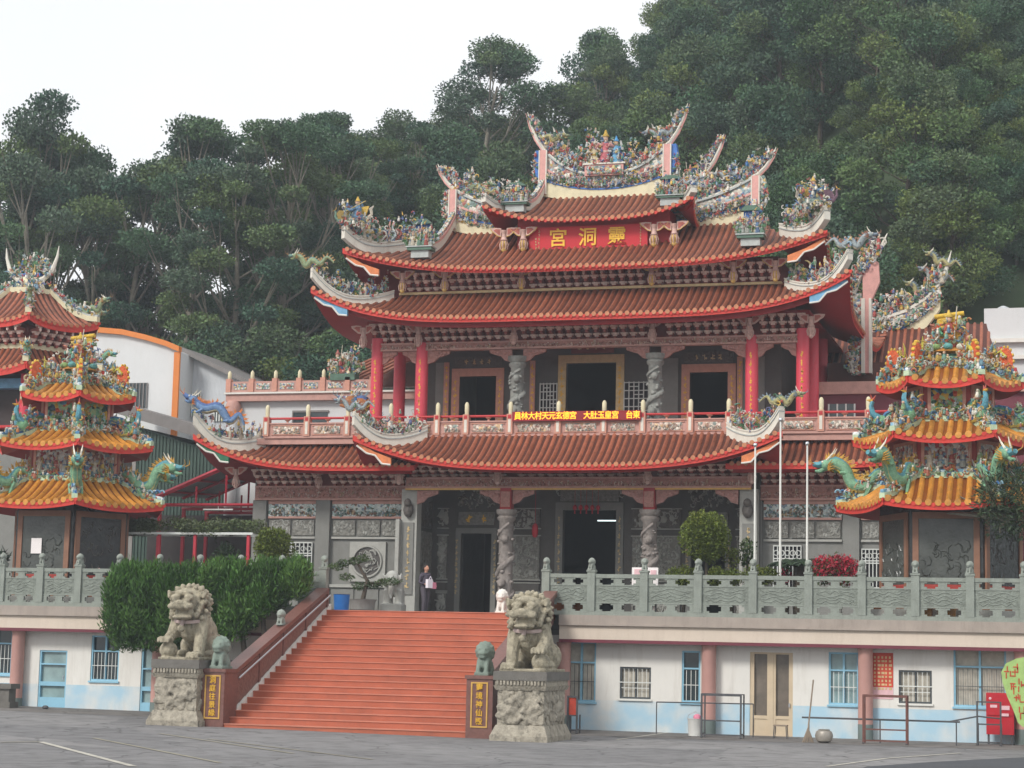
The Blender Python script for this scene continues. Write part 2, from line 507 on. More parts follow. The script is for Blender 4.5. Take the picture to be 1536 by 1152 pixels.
def copy_tree(o, parent=None):
    c = o.copy()
    COL.objects.link(c)
    c.parent = parent
    for ch in list(o.children): copy_tree(ch, c)
    return c
def remeshed(mb, voxel, smooth_it=2, matname='lion_stone'):
    """one continuous skin over overlapping forms"""
    me = mb.mesh('tmp', None, None, True)
    o = bpy.data.objects.new('tmp', me); COL.objects.link(o)
    md = o.modifiers.new('r', 'REMESH'); md.mode = 'VOXEL'; md.voxel_size = voxel
    if smooth_it:
        ms = o.modifiers.new('s', 'SMOOTH'); ms.iterations = smooth_it; ms.factor = .5
    dg = bpy.context.evaluated_depsgraph_get()
    ev = o.evaluated_get(dg)
    r = bpy.data.meshes.new_from_object(ev)
    bpy.data.objects.remove(o); bpy.data.meshes.remove(me)
    r.materials.clear(); r.materials.append(MATS[matname])
    r.polygons.foreach_set('material_index', [0] * len(r.polygons))
    r.polygons.foreach_set('use_smooth', [True] * len(r.polygons))
    return r
def text_into(mb, s, size, depth, fn, spacing=1.0):
    """flat lettering as solid geometry; fn maps (u, v, d) to a point"""
    cu = bpy.data.curves.new('t', 'FONT'); cu.body = s; cu.size = size; cu.extrude = depth / 2
    cu.align_x = 'CENTER'; cu.align_y = 'CENTER'; cu.space_character = spacing; cu.resolution_u = 3; cu.offset = size * .012
    o = bpy.data.objects.new('t', cu); COL.objects.link(o)
    dg = bpy.context.evaluated_depsgraph_get()
    me = bpy.data.meshes.new_from_object(o.evaluated_get(dg))
    mb.add([fn(v.co.x, v.co.y, v.co.z) for v in me.vertices], [tuple(p.vertices) for p in me.polygons])
    bpy.data.objects.remove(o); bpy.data.curves.remove(cu); bpy.data.meshes.remove(me)

# ------------------------------------------------------------------ tiled roof with upswept corners
def roof(name, parent, x0, x1, ye, yt, ze, zt, inL, inR, lL, lR, pw, pitch, fr=None, T=None, conc=.72, flare=.22, thick=.2, ribs=True, rr=.075,
         m=('tile_bed', 'tile_rib', 'tile_end', 'red_eave', 'red_soffit'), ctr=None, rib_parent=None, scallop=False):
    xc = (x0 + x1) / 2 if ctr is None else ctr
    Lm = max(lL, lR, 1e-6)
    fr = fr or Matrix.Identity(4)
    MM = (T @ fr) if T is not None else fr
    def lift(x):
        if x >= xc:
            return lR * min(1, (x - xc) / max(x1 - xc, 1e-6)) ** pw
        return lL * min(1, (xc - x) / max(xc - x0, 1e-6)) ** pw
    def S(x, t, dz=0):
        l = lift(x); q = flare * (l / Lm) * (1 - t)
        return ((x + (q if x > xc else -q)), ye + (yt - ye) * t - q, ze + (zt - ze) * (conc * t + (1 - conc) * t * t) + l * (1 - t) ** 1.4 + dz)
    mb = MB(MM)
    nx, ntt = max(10, int((x1 - x0) / .45)), 5
    g = []
    for dz in (0, -thick):
        for j in range(ntt + 1):
            t = j / ntt
            for i in range(nx + 1):
                sx = i / nx
                g.append(S(x0 + inL * t + (x1 - inR * t - x0 - inL * t) * sx, t, dz))
    N = nx + 1; K = N * (ntt + 1)
    top = [(j * N + i, j * N + i + 1, (j + 1) * N + i + 1, (j + 1) * N + i) for j in range(ntt) for i in range(nx)]
    mb.use(m[0]); mb.add(g, top)
    mb.use(m[4])
    base = len(mb.v) - len(g)
    for f in top: mb.f.append(tuple(base + K + i for i in f[::-1])); mb.mi.append(mb.cur)
    mb.use(m[3])
    for i in range(nx): mb.f.append((base + i, base + K + i, base + K + i + 1, base + i + 1)); mb.mi.append(mb.cur)
    for j in range(ntt):
        for i in (0, nx):
            mb.f.append((base + j * N + i, base + (j + 1) * N + i, base + K + (j + 1) * N + i, base + K + j * N + i)); mb.mi.append(mb.cur)
    for i in range(nx): mb.f.append((base + ntt * N + i, base + ntt * N + i + 1, base + K + ntt * N + i + 1, base + K + ntt * N + i)); mb.mi.append(mb.cur)
    ro = build(mb, name, parent, 40)
    if ribs:
        n = int((x1 - x0) / pitch)
        off = ((x1 - x0) - n * pitch) / 2
        for i in range(n):
            x = x0 + off + (i + .5) * pitch
            tm = 1.0
            if inL > 0: tm = min(tm, (x - x0) / inL)
            if inR > 0: tm = min(tm, (x1 - x) / inR)
            if tm < .04: continue
            rb = MB(MM); rb.use(m[1])
            k = 6
            vs = []
            jz = RND.uniform(-.008, .008)
            for j in range(k + 1):
                t = tm * j / k - (.025 if j == 0 else 0)
                p = S(x, t, .0 + jz)
                for a in (0, .22, .5, .78, 1):
                    an = pi * a
                    vs.append((p[0] - cos(an) * rr, p[1], p[2] - .015 + sin(an) * rr * 1.25))
            fs = []
            for j in range(k):
                for q in range(4):
                    fs.append((j * 5 + q, (j + 1) * 5 + q, (j + 1) * 5 + q + 1, j * 5 + q + 1))
            rb.add(vs, fs)
            rb.use(m[2])
            p = S(x, -.03)
            rb.add([(p[0] + cos(a) * rr * 1.15, p[1], p[2] + .02 + sin(a) * rr * 1.15) for a in [pi / 4 * q for q in range(8)]] , [tuple(range(8))])
            rb.use(m[3])
            # drip tile between two courses
            p2 = S(min(x + pitch / 2, x1), -.02)
            rb.add([(p2[0] - pitch * .32, p2[1], p2[2] - .0), (p2[0] + pitch * .32, p2[1], p2[2] - .0), (p2[0] + pitch * .2, p2[1], p2[2] - .09), (p2[0], p2[1], p2[2] - .13), (p2[0] - pitch * .2, p2[1], p2[2] - .09)], [(0, 1, 2, 3, 4)])
            build(rb, 'roof_tile', rib_parent or ro, 50, fix=False)
    return ro, S, MM

# ------------------------------------------------------------------ small painted figures used on the roof ridges
def S3(a, b, c): return (a, b, c)
def fig_person(cols, spear, rnd, hat=0):
    """robed figure, 1 unit tall, looking to -y"""
    b = MB()
    b.p(cols[0]); b.lathe([(.17, 0), (.2, .06), (.13, .34), (.15, .52), (.08, .64)], 7)
    b.p(cols[1]); b.lathe([(.135, .33), (.145, .36), (.13, .4)], 7)
    b.ball((-.15, -.02, .55), (.07, .07, .08), 6, 4); b.ball((.15, -.02, .55), (.07, .07, .08), 6, 4)
    b.p(cols[2])
    ax = rnd.uniform(.12, .3); az = rnd.uniform(.45, .85)
    b.tube([(.15, 0, .56), (.24, -.08, .5), (ax, -.2, az)], [.055, .05, .035], 5)
    b.tube([(-.15, 0, .56), (-.25, -.08, .46), (-.14, -.2, rnd.uniform(.3, .6))], [.055, .05, .035], 5)
    b.p('d9b59a'); b.ball((0, -.01, .74), (.075, .08, .095), 7, 5)
    b.p(cols[3])
    if hat: b.lathe([(.1, .8), (.11, .82), (.05, .9), (.02, 1.0)], 6)
    else:
        b.ball((0, .01, .81), (.085, .085, .07), 6, 4); b.tube([(0, .0, .85), (.09, .03, 1.0)], [.02, .008], 4); b.tube([(0, .0, .85), (-.09, .03, 1.0)], [.02, .008], 4)
    if spear:
        b.p('d8d0bc'); b.tube([(ax, -.2, az - .4), (ax + .08, -.2, az + .45)], .015, 4)
    b.p(cols[1]); b.prism([(-.2, .1), (.2, .1), (.28, .4), (.1, .5), (-.1, .5), (-.26, .42)], .1, .14)
    return b
def fig_flower(cols, rnd):
    b = MB()
    for i in range(9):
        x, y, z = rnd.uniform(-.4, .4), rnd.uniform(-.15, .15), rnd.uniform(.1, .8)
        b.p('4f7a52' if i % 3 else '6d8a4a')
        b.tube([(x * .3, 0, 0), (x * .8, y, z * .6), (x, y, z)], [.03, .025, .015], 4)
        b.add([(x, y, z * .5), (x + rnd.uniform(.1, .25), y - .05, z * .6), (x + .05, y, z * .8), (x - .1, y - .06, z * .62)], [(0, 1, 2, 3)])
        b.p(cols[i % len(cols)])
        k = 6
        r = rnd.uniform(.08, .14)
        vs = [(x, y - .07, z)]
        for q in range(2 * k):
            a = pi * q / k
            rr = r if q % 2 else r * .55
            vs.append((x + cos(a) * rr, y - .02 - (.05 if q % 2 else 0), z + sin(a) * rr))
        b.add(vs, [(0, 1 + q, 1 + (q + 1) % (2 * k)) for q in range(2 * k)])
    return b
def fig_scroll(cols, rnd):
    b = MB()
    for s in (-1, 1):
        b.p(cols[0 if s < 0 else 1])
        pts = []
        for q in range(11):
            a = q * .62; r = .26 * (1 - q / 13)
            pts.append((s * (.16 + cos(a) * r * .8), 0, .42 + sin(a) * r))
        b.tube([(0, 0, 0)] + pts, [.06] + [.05 * (1 - q / 14) for q in range(11)], 5)
    b.p(cols[2]); b.tube([(0, 0, 0), (.05, 0, .4), (-.08, 0, .75), (.06, 0, 1.0)], [.06, .05, .04, .01], 5)
    b.ball((0, -.04, .3), .09, 6, 4)
    return b
def fig_bird(cols, rnd):
    b = MB()
    b.p(cols[0]); b.ball((0, 0, .3), (.2, .12, .14), 7, 5)
    b.tube([(.14, 0, .35), (.26, 0, .5), (.24, 0, .7), (.3, 0, .78)], [.08, .06, .045, .04], 6)
    b.p('d9a53a'); b.tube([(.31, 0, .79), (.42, 0, .76)], [.03, .004], 4); b.tube([(.27, 0, .82), (.2, 0, .95)], [.025, .004], 4)
    for i in range(5):
        b.p(cols[1 + i % 2]); a = 1.9 + i * .28
        b.tube([(-.12, 0, .3), (-.12 + cos(a) * .3, 0, .3 + sin(a) * .3), (-.15 + cos(a) * .62, 0, .28 + sin(a) * .62)], [.04, .05, .008], 4, flat=.4)
    for s in (-1, 1):
        b.p(cols[2]); b.add([(0.1, s * .1, .36), (-.2, s * .12, .34), (-.28, s * .35, .68), (-.05, s * .32, .72), (.12, s * .22, .6)], [(0, 1, 2, 3, 4)])
    b.p('8a6a3a'); b.tube([(0, .04, .2), (0, .05, 0)], .02, 4); b.tube([(0, -.04, .2), (0, -.05, 0)], .02, 4)
    return b
def fig_rider(cols, rnd):
    """rider on a lion-like mount, about 1 unit tall, facing -x"""
    b = MB()
    b.p(cols[0]); b.ball((0, 0, .3), (.36, .16, .17), 8, 5); b.ball((-.4, 0, .42), (.16, .14, .16), 7, 5)
    b.p('e0d6c0'); b.ball((-.52, 0, .38), (.07, .09, .07), 6, 4)
    for i in range(6):
        a = i * pi / 3; b.ball((-.36, cos(a) * .13, .44 + sin(a) * .14), .06, 5, 4)
    b.p(cols[1])
    for x in (-.25, .25):
        for y in (-.1, .1): b.tube([(x, y, .25), (x - .04, y, .1), (x, y, 0)], [.07, .05, .05], 5)
    b.tube([(.34, 0, .34), (.5, 0, .5), (.46, 0, .68), (.56, 0, .78)], [.05, .05, .06, .01], 5)
    b.p(cols[2]); b.lathe([(.16, .4), (.13, .55), (.15, .7), (.07, .82)], 7)
    b.tube([(-.02, -.13, .7), (-.18, -.2, .62), (-.3, -.16, .7)], [.055, .05, .03], 5); b.tube([(.02, .13, .7), (.1, .22, .8), (.05, .2, .98)], [.055, .05, .03], 5)
    b.p('dcb79c'); b.ball((0, 0, .9), .075, 7, 5)
    b.p(cols[3]); b.lathe([(.1, .94), (.06, 1.0), (.02, 1.1)], 6); b.prism([(-.06, .55), (.26, .5), (.36, .8), (.1, .78)], .1, .14)
    b.p('d9c27a'); b.tube([(-.5, -.2, .5), (.35, -.2, .9)], .015, 4)
    return b
def dragon(b, pts, r, cols, legs=True, spikes=True, head=1.0):
    """dragon along pts (tail first); cols: back, flank, belly, spines"""
    P = [Vector(p) for p in pts]
    D = []
    for i in range(len(P) - 1):                     # Catmull-Rom
        p0, p1, p2, p3 = P[max(i - 1, 0)], P[i], P[i + 1], P[min(i + 2, len(P) - 1)]
        for q in range(4):
            t = q / 4
            D.append(.5 * ((2 * p1) + (p2 - p0) * t + (2 * p0 - 5 * p1 + 4 * p2 - p3) * t * t + (3 * p1 - p0 - 3 * p2 + p3) * t ** 3))
    D.append(P[-1])
    n = len(D)
    R = [r * (.25 + 1.0 * min(1, (i / n) * 2.4)) * (1 if i < n * .85 else .85) for i in range(n)]
    b.p(cols[1]); b.tube(D, R, 7)
    b.p(cols[0]); b.tube([d + Vector((0, 0, R[i] * .35)) for i, d in enumerate(D)], [x * .82 for x in R], 6)
    b.p(cols[2]); b.tube([d - Vector((0, 0, R[i] * .38)) for i, d in enumerate(D)], [x * .8 for x in R], 6)
    if spikes:
        b.p(cols[3])
        for i in range(1, n - 1):
            d = (D[i + 1] - D[i - 1]).normalized(); u = d.cross(Vector((d.y, -d.x, 0)).normalized() if abs(d.z) < .95 else Vector((1, 0, 0)))
            if u.z < 0: u = -u
            c = D[i] + u * R[i] * .9
            b.add([tuple(c + d * r * .45 + Vector((d.y, -d.x, 0)) * r * .12), tuple(c - d * r * .45 - Vector((d.y, -d.x, 0)) * r * .12), tuple(c + u * r * 1.5 - d * r * .5)], [(0, 1, 2)])
            b.add([tuple(c + d * r * .35), tuple(c - d * r * .3), tuple(c + u * r * 1.1 - d * r * .9)], [(0, 1, 2)])
    H = D[-1]; hd = (D[-1] - D[-3]).normalized()
    hd = Vector((hd.x, hd.y, hd.z * .3)).normalized()
    sd = Vector((-hd.y, hd.x, 0)).normalized()
    h = r * 1.55 * head
    b.p(cols[1]); b.ball(tuple(H), (h * .95, h * .95, h * .8), 8, 5)
    b.p(cols[0]); b.tube([H + Vector((0, 0, h * .25)), H + hd * h * 1.3 + Vector((0, 0, h * .15)), H + hd * h * 2.0 + Vector((0, 0, h * .42))], [h * .6, h * .5, h * .35], 6)
    b.p('b23a30'); b.tube([H, H + hd * h * 1.5 - Vector((0, 0, h * .25))], [h * .4, h * .2], 5)
    b.p(cols[1]); b.tube([H - Vector((0, 0, h * .35)), H + hd * h * 1.1 - Vector((0, 0, h * .72)), H + hd * h * 1.7 - Vector((0, 0, h * .62))], [h * .45, h * .32, h * .2], 6)
    for s in (-1, 1):
        b.p('e8e2d0'); b.tube([H + sd * s * h * .4 + Vector((0, 0, h * .6)), H - hd * h * .9 + sd * s * h * .6 + Vector((0, 0, h * 1.5)), H - hd * h * 1.3 + sd * s * h * .7 + Vector((0, 0, h * 2.2))], [h * .17, h * .12, h * .03], 5)
        b.ball(tuple(H + hd * h * .6 + sd * s * h * .5 + Vector((0, 0, h * .45))), h * .2, 6, 4)
        b.p(cols[3]); b.tube([H + hd * h * 1.8 + sd * s * h * .3 + Vector((0, 0, h * .4)), H + hd * h * 2.5 + sd * s * h * .7 + Vector((0, 0, h * .9)), H + hd * h * 2.4 + sd * s * h * .9 + Vector((0, 0, h * 1.6))], [h * .1, h * .07, h * .02], 4)
        for q in range(4):
            b.tube([H - hd * h * .2 + sd * s * h * .7 - Vector((0, 0, h * (.1 + q * .22))), H - hd * h * (.9 + q * .1) + sd * s * h * 1.3 + Vector((0, 0, h * (.5 - q * .4)))], [h * .16, .01], 4)
    if legs:
        for fr_, sgn in ((.38, 1), (.42, -1), (.72, 1), (.76, -1)):
            i = int(n * fr_); c = D[i]; d = (D[i + 1] - D[i - 1]).normalized(); sd2 = Vector((-d.y, d.x, 0))
            k = c + sd2 * sgn * r * 1.6 - Vector((0, 0, r * .8)); f = k + d * r * 1.6 - Vector((0, 0, r * 1.2))
            b.p(cols[1]); b.tube([c, k, f], [r * .65, r * .5, r * .35], 5)
            b.p('d9c64a')
            for q in (-1, 0, 1): b.tube([f, f + d * r * 1.0 + sd2 * q * r * .7 - Vector((0, 0, r * .2))], [r * .2, .004], 4)
    return b
RF = random.Random(3)
PALF = ['c9c4b6', '5f7a9c', 'ac655a', '6f8f7c', 'bfa25a', 'b7c3c4', '8a6a7a', 'c49a8c', '83946a', 'd8d2c6', '50689a', 'a5554a', 'a8aca4', 'd2c8b4']
def pick(n): return [RF.choice(PALF) for _ in range(n)]
FIG_P = [fig_person(pick(4), i % 2 == 0, RF, i % 3 == 0).mesh('figurine', None, 60) for i in range(7)]
FIG_F = [fig_flower(pick(3), RF).mesh('blossom', None, None, False) for i in range(5)]
FIG_S = [fig_scroll(pick(3), RF).mesh('scroll', None, 60) for i in range(4)]
FIG_B = [fig_bird(pick(3), RF).mesh('phoenix', None, 60, False) for i in range(3)]
FIG_R = [fig_rider(c_, RF).mesh('mounted_figure', None, 60) for c_ in (('6f86a4', '9aa0a2', 'd9cfa8', '4f6f9f'), ('8fa09a', 'c9bfae', '5f86a8', 'd4b04e'), ('7f98a8', 'b8b4a8', 'd8d0bc', 'b0655a'))]
def small_dragon(cols):
    b = MB(); dragon(b, [(.55, 0, .05), (.35, .04, .3), (.1, -.03, .12), (-.15, .03, .34), (-.38, 0, .2), (-.5, 0, .5), (-.66, 0, .62)], .075, cols)
    return b.mesh('ridge_dragon', None, 60, False)
FIG_D = [small_dragon(c) for c in (('6f8f84', '8f9f78', 'c8bc88', 'b08a5a'), ('7a8898', '9aa4a6', 'cfc8b0', 'a0705a'), ('8a9474', 'a8a070', 'd4ccb0', '7f8f9c'))]

def put(meshes, name, parent, p, s, rz=0.0, flip=False):
    o = inst(RF.choice(meshes), name, parent, p, rz, s)
    if flip: o.scale.x *= -1
    return o
def crowd(parent, pts, TM, scale, dens=1, rz=0.0, mixw=(6, 4, 3, 1)):
    """figures, flowers, scrolls and birds along a path, given in thing units"""
    for p in pts:
        for _ in range(dens):
            q = TM @ (Vector(p) + Vector((RF.uniform(-.08, .08), RF.uniform(-.06, .06), 0)))
            ms, nm = RF.choices([(FIG_P, 'figurine'), (FIG_F, 'blossom'), (FIG_S, 'scroll'), (FIG_B, 'phoenix')], mixw)[0]
            put(ms, nm, parent, q, scale * RF.uniform(.75, 1.15), rz + RF.uniform(-.5, .5), RF.random() < .5)

CPAL = ['e4e0d6', 'd6d2c6', 'c8ccca', '5f8f7a', '3f6f9f', 'c0645a', 'd9b45a', 'e8e4dc', '7fa08c', '8fb0c4', 'b0504a', 'd9a094', '4f7a5a', 'a9a398', 'e0c88a', '6a6f9a']
def filigree(parent, pts, hgt, n, T=None, depth=.2, seed=1, size=1.0, pal=None, name='porcelain_ornament'):
    """tangle of cut-porcelain curls, petals, beads and tiny figures over a ridge (too many and too small to pick apart)"""
    rd = random.Random(seed); b = MB(T); P_ = [Vector(p) for p in pts]; pal = pal or CPAL
    for i in range(n):
        t = rd.random() * (len(P_) - 1); k = min(int(t), len(P_) - 2); c = P_[k].lerp(P_[k + 1], t - k)
        hh = hgt[k] + (hgt[k + 1] - hgt[k]) * (t - k) if hasattr(hgt, '__len__') else hgt
        hh *= .75 + .35 * sin(t * 2.3 + seed)
        z = hh * rd.random() ** 1.5
        c = c + Vector((rd.uniform(-.1, .1) * size, rd.uniform(-1, 1) * depth, z)); s = size * rd.uniform(.6, 1.3)
        b.p(rd.choice(pal)); q = rd.random()
        if q < .42:
            a = rd.uniform(0, 6.28); r_ = .075 * s; tw_ = rd.choice((-1, 1)); m_ = rd.uniform(-.3, .3)
            b.tube([c + Vector((cos(a + tw_ * w_ * 1.0) * r_ * (1 - w_ / 7), m_ * r_ * w_ * .4, sin(a + tw_ * w_) * r_ * (1 - w_ / 7))) for w_ in range(5)], [.026 * s, .024 * s, .02 * s, .016 * s, .008 * s], 4)
        elif q < .62:
            d = Vector((rd.uniform(-1, 1), rd.uniform(-.8, .2), rd.uniform(-.2, 1.2))).normalized() * .13 * s
            b.tube([c, c + d * .6 + Vector((0, 0, .02)), c + d * 1.3], [.028 * s, .02 * s, .004], 4)
        elif q < .82:
            r_ = .06 * s; vs = [c + Vector((0, -.04 * s, 0))] + [c + Vector((cos(w_ * pi / 4) * r_ * (1.2 if w_ % 2 else .6), 0, sin(w_ * pi / 4) * r_ * (1.2 if w_ % 2 else .6))) for w_ in range(8)]
            b.add([tuple(v) for v in vs], [(0, 1 + w_, 1 + (w_ + 1) % 8) for w_ in range(8)])
        else:
            b.lathe([(.045 * s, 0), (.05 * s, .05 * s), (.03 * s, .12 * s)], 5, tuple(c)); b.p(rd.choice(('d9b59a', 'e4e0d6', 'c9c0b0'))); b.ball((c.x, c.y, c.z + .15 * s), .032 * s, 5, 4)
    return tag(build(b, name, parent, None, False), kind='stuff')
# ------------------------------------------------------------------ ground, terrace building, stairs
def gz(x): return max(0.0, 3.0 - x) * .0085
def sheet(name, x0, x1, y0, y1, dz, m, nx=2, ny=2, kind='structure', poly=None, parent=None):
    b = MB(); b.use(m)
    if poly: b.add([(x, y, gz(x) + dz) for x, y in poly], [tuple(range(len(poly)))])
    else:
        vs = [(x0 + (x1 - x0) * i / nx, y0 + (y1 - y0) * j / ny, gz(x0 + (x1 - x0) * i / nx) + dz) for j in range(ny + 1) for i in range(nx + 1)]
        b.add(vs, [(j * (nx + 1) + i, j * (nx + 1) + i + 1, (j + 1) * (nx + 1) + i + 1, (j + 1) * (nx + 1) + i) for j in range(ny) for i in range(nx)])
    o = build(b, name, parent, None, False)
    if kind and parent is None: o['kind'] = kind
    return o
gb = MB(); gb.use('asphalt')
_xs = [-340, -120, -60, -30, -20, -10, -5, 0, 3, 10, 20, 40, 100, 340]; _ys = [-300, -120, -60, -30, -12, -6, 0, 3]
gb.add([(x, y, gz(max(x, -40))) for y in _ys for x in _xs], [(j * 14 + i, j * 14 + i + 1, (j + 1) * 14 + i + 1, (j + 1) * 14 + i) for j in range(7) for i in range(13)])
tag(build(gb, 'ground', None, None, False), kind='structure')
_a = [at(1150, 1152, 0)]  # only used as direction
def gp(px, py):
    d = ray(px, py); t = (0.0 - CAM.z) / d.z
    p = CAM + d * t
    return (p.x, p.y)
sheet('road', 0, 0, 0, 0, .004, 'asphalt_dark', poly=[gp(1300, 1150), gp(1400, 1143), gp(1536, 1136), (22, -12), (24, -40), (12, -40)])
sheet('pavement', -19, 20, -3.4, 1, .005, 'paving', 40, 4)
for i, (a, b_, wd, mm) in enumerate((((1240, 1150), (1330, 1138), .12, 'road_paint'), ((1330, 1138), (1440, 1130), .12, 'road_paint'), ((60, 1118), (200, 1152), .16, 'road_paint'), ((0, 1119), (60, 1118), .16, 'road_paint_old'),
        ((140, 1112), (330, 1146), .12, 'road_paint_old'), ((240, 1105), (440, 1132), .12, 'road_paint_old'), ((310, 1112), (560, 1140), .10, 'road_paint_old'), ((925, 1110), (1010, 1098), .1, 'road_paint'))):
    A = Vector(gp(*a)); B = Vector(gp(*b_)); n = (B - A).orthogonal().normalized() * wd / 2
    sheet('road_marking', 0, 0, 0, 0, .010, mm, poly=[tuple(A + n), tuple(B + n), tuple(B - n), tuple(A - n)])

FZ = 3.55                                   # terrace floor
TB = thing('terrace_building', 'white and pale blue ground floor under the stone terrace with pink columns', 'building', (-2.3, .5, 0))
def wall_holes(b, x0, x1, z0, z1, y0, y1, holes):
    xs = sorted({x0, x1} | {h[0] for h in holes} | {h[1] for h in holes}); zs = sorted({z0, z1} | {h[2] for h in holes} | {h[3] for h in holes})
    for i in range(len(xs) - 1):
        run = None
        for j in range(len(zs) - 1):
            cx, cz = (xs[i] + xs[i + 1]) / 2, (zs[j] + zs[j + 1]) / 2
            hole = any(h[0] < cx < h[1] and h[2] < cz < h[3] for h in holes)
            if not hole:
                if run is None: run = [zs[j], zs[j + 1]]
                else: run[1] = zs[j + 1]
            if hole or j == len(zs) - 2:
                if run: b.box(xs[i], xs[i + 1], y0, y1, run[0], run[1])
                run = None
# two-tone paint, the step follows the painted line of the wall
mw = mat('wall_twotone', 'dddbd5', .8, .05, .8, dirt=.42, dirtcol='b0a99d')
_n, _l = mw.node_tree.nodes, mw.node_tree.links
_bs = _n['Principled BSDF']; _src = _bs.inputs['Base Color'].links[0].from_socket
_g = _n.new('ShaderNodeNewGeometry'); _sx = _n.new('ShaderNodeSeparateXYZ'); _l.new(_g.outputs['Position'], _sx.inputs[0])
_ng = _n.new('ShaderNodeTexNoise'); _ng.inputs['Scale'].default_value = 1.1; _ng.inputs['Detail'].default_value = 6; _l.new(_g.outputs['Position'], _ng.inputs['Vector'])
_lt = _n.new('ShaderNodeMath'); _lt.operation = 'LESS_THAN'; _lt.inputs[1].default_value = .93; _l.new(_sx.outputs['Z'], _lt.inputs[0])
_rp = _n.new('ShaderNodeValToRGB'); _rp.color_ramp.elements[0].position = .4; _rp.color_ramp.elements[0].color = (1, 1, 1, 1); _rp.color_ramp.elements[1].position = .68; _rp.color_ramp.elements[1].color = (.15,) * 3 + (1,)
_l.new(_ng.outputs['Fac'], _rp.inputs['Fac'])
_mu = _n.new('ShaderNodeMath'); _mu.operation = 'MULTIPLY'; _l.new(_lt.outputs[0], _mu.inputs[0]); _l.new(_rp.outputs['Color'], _mu.inputs[1])
_mm = _n.new('ShaderNodeMix'); _mm.data_type = 'RGBA'; _l.new(_mu.outputs[0], _mm.inputs['Factor']); _l.new(_src, _mm.inputs['A']); _mm.inputs['B'].default_value = hx('a9c9da') + (1,)
_l.new(_mm.outputs['Result'], _bs.inputs['Base Color'])

WY = 0.62
holes = []
wins = []      # x0,x1,z0,z1,style
def W_(pa, pb, style):
    A = at(*pa, WY); B = at(*pb, WY)
    h = (A.x, B.x, B.z, A.z)
    holes.append(h); wins.append(h + (style,))
W_((60, 975), (97, 1062), 'door_blue'); W_((138, 953), (177, 1022), 'win_blue'); W_((213, 968), (232, 1070), 'door_green'); W_((-30, 940), (16, 1012), 'win_blue')
W_((850, 962), (893, 1053), 'win_big'); W_((930, 1000), (976, 1049), 'win_grey'); W_((1023, 976), (1050, 1054), 'win_slim'); W_((1125, 978), (1189, 1109), 'door_beige')
W_((1243, 978), (1288, 1058), 'win_blue2'); W_((1348, 1005), (1398, 1056), 'win_grey'); W_((1430, 968), (1510, 1062), 'win_big'); W_((410, 962), (440, 1030), 'win_blue')
b = MB(); b.use('wall_twotone'); wall_holes(b, -20, 22, -.15, 2.9, WY, WY + .25, holes); build(b, 'wall', TB)
b = MB(); b.use('dark_interior'); b.box(-20, 22, WY + 2.4, WY + 2.5, -.1, 2.9); b.box(-20, 22, WY + .3, WY + 2.4, -.16, -.12); build(b, 'inner_wall', TB)
b = MB(); b.use('concrete'); b.box(-20, 22, 1.002, 6, 2.905, FZ - .51); build(b, 'floor_slab', TB)
for a, c_ in ((-20, -6.45), (1.7, 22)):
    b = MB(); b.use('beam_cream'); b.box(a, c_, 0, 1.0, 2.78, 3.2); build(b, 'beam', TB)
    b = MB(); b.use('maroon'); b.box(a, c_, -.015, 1.0, 2.68, 2.778); build(b, 'beam_strip', TB)
    b = MB(); b.use('cornice'); b.box(a, c_, -.1, 1.0, 3.202, 3.26); b.box(a, c_, -.06, 1.0, 3.26, FZ - .03); build(b, 'cornice', TB)
for px, py in ((25, 1000), (237, 1000), (845, 1000), (1063, 1000), (1298, 1000), (1533, 1000)):
    x = at(px, py, .35).x
    b = MB(); b.use('pink_column'); b.lathe([(.22, .45), (.22, 2.62), (.235, 2.64), (.235, 2.68)], 20, (x, .38, 0)); c_ = build(b, 'column', TB, 40)
    b = MB(); b.use('grey_base'); b.lathe([(.226, -.02), (.226, .45)], 20, (x, .38, 0)); build(b, 'column_base', c_, 40)
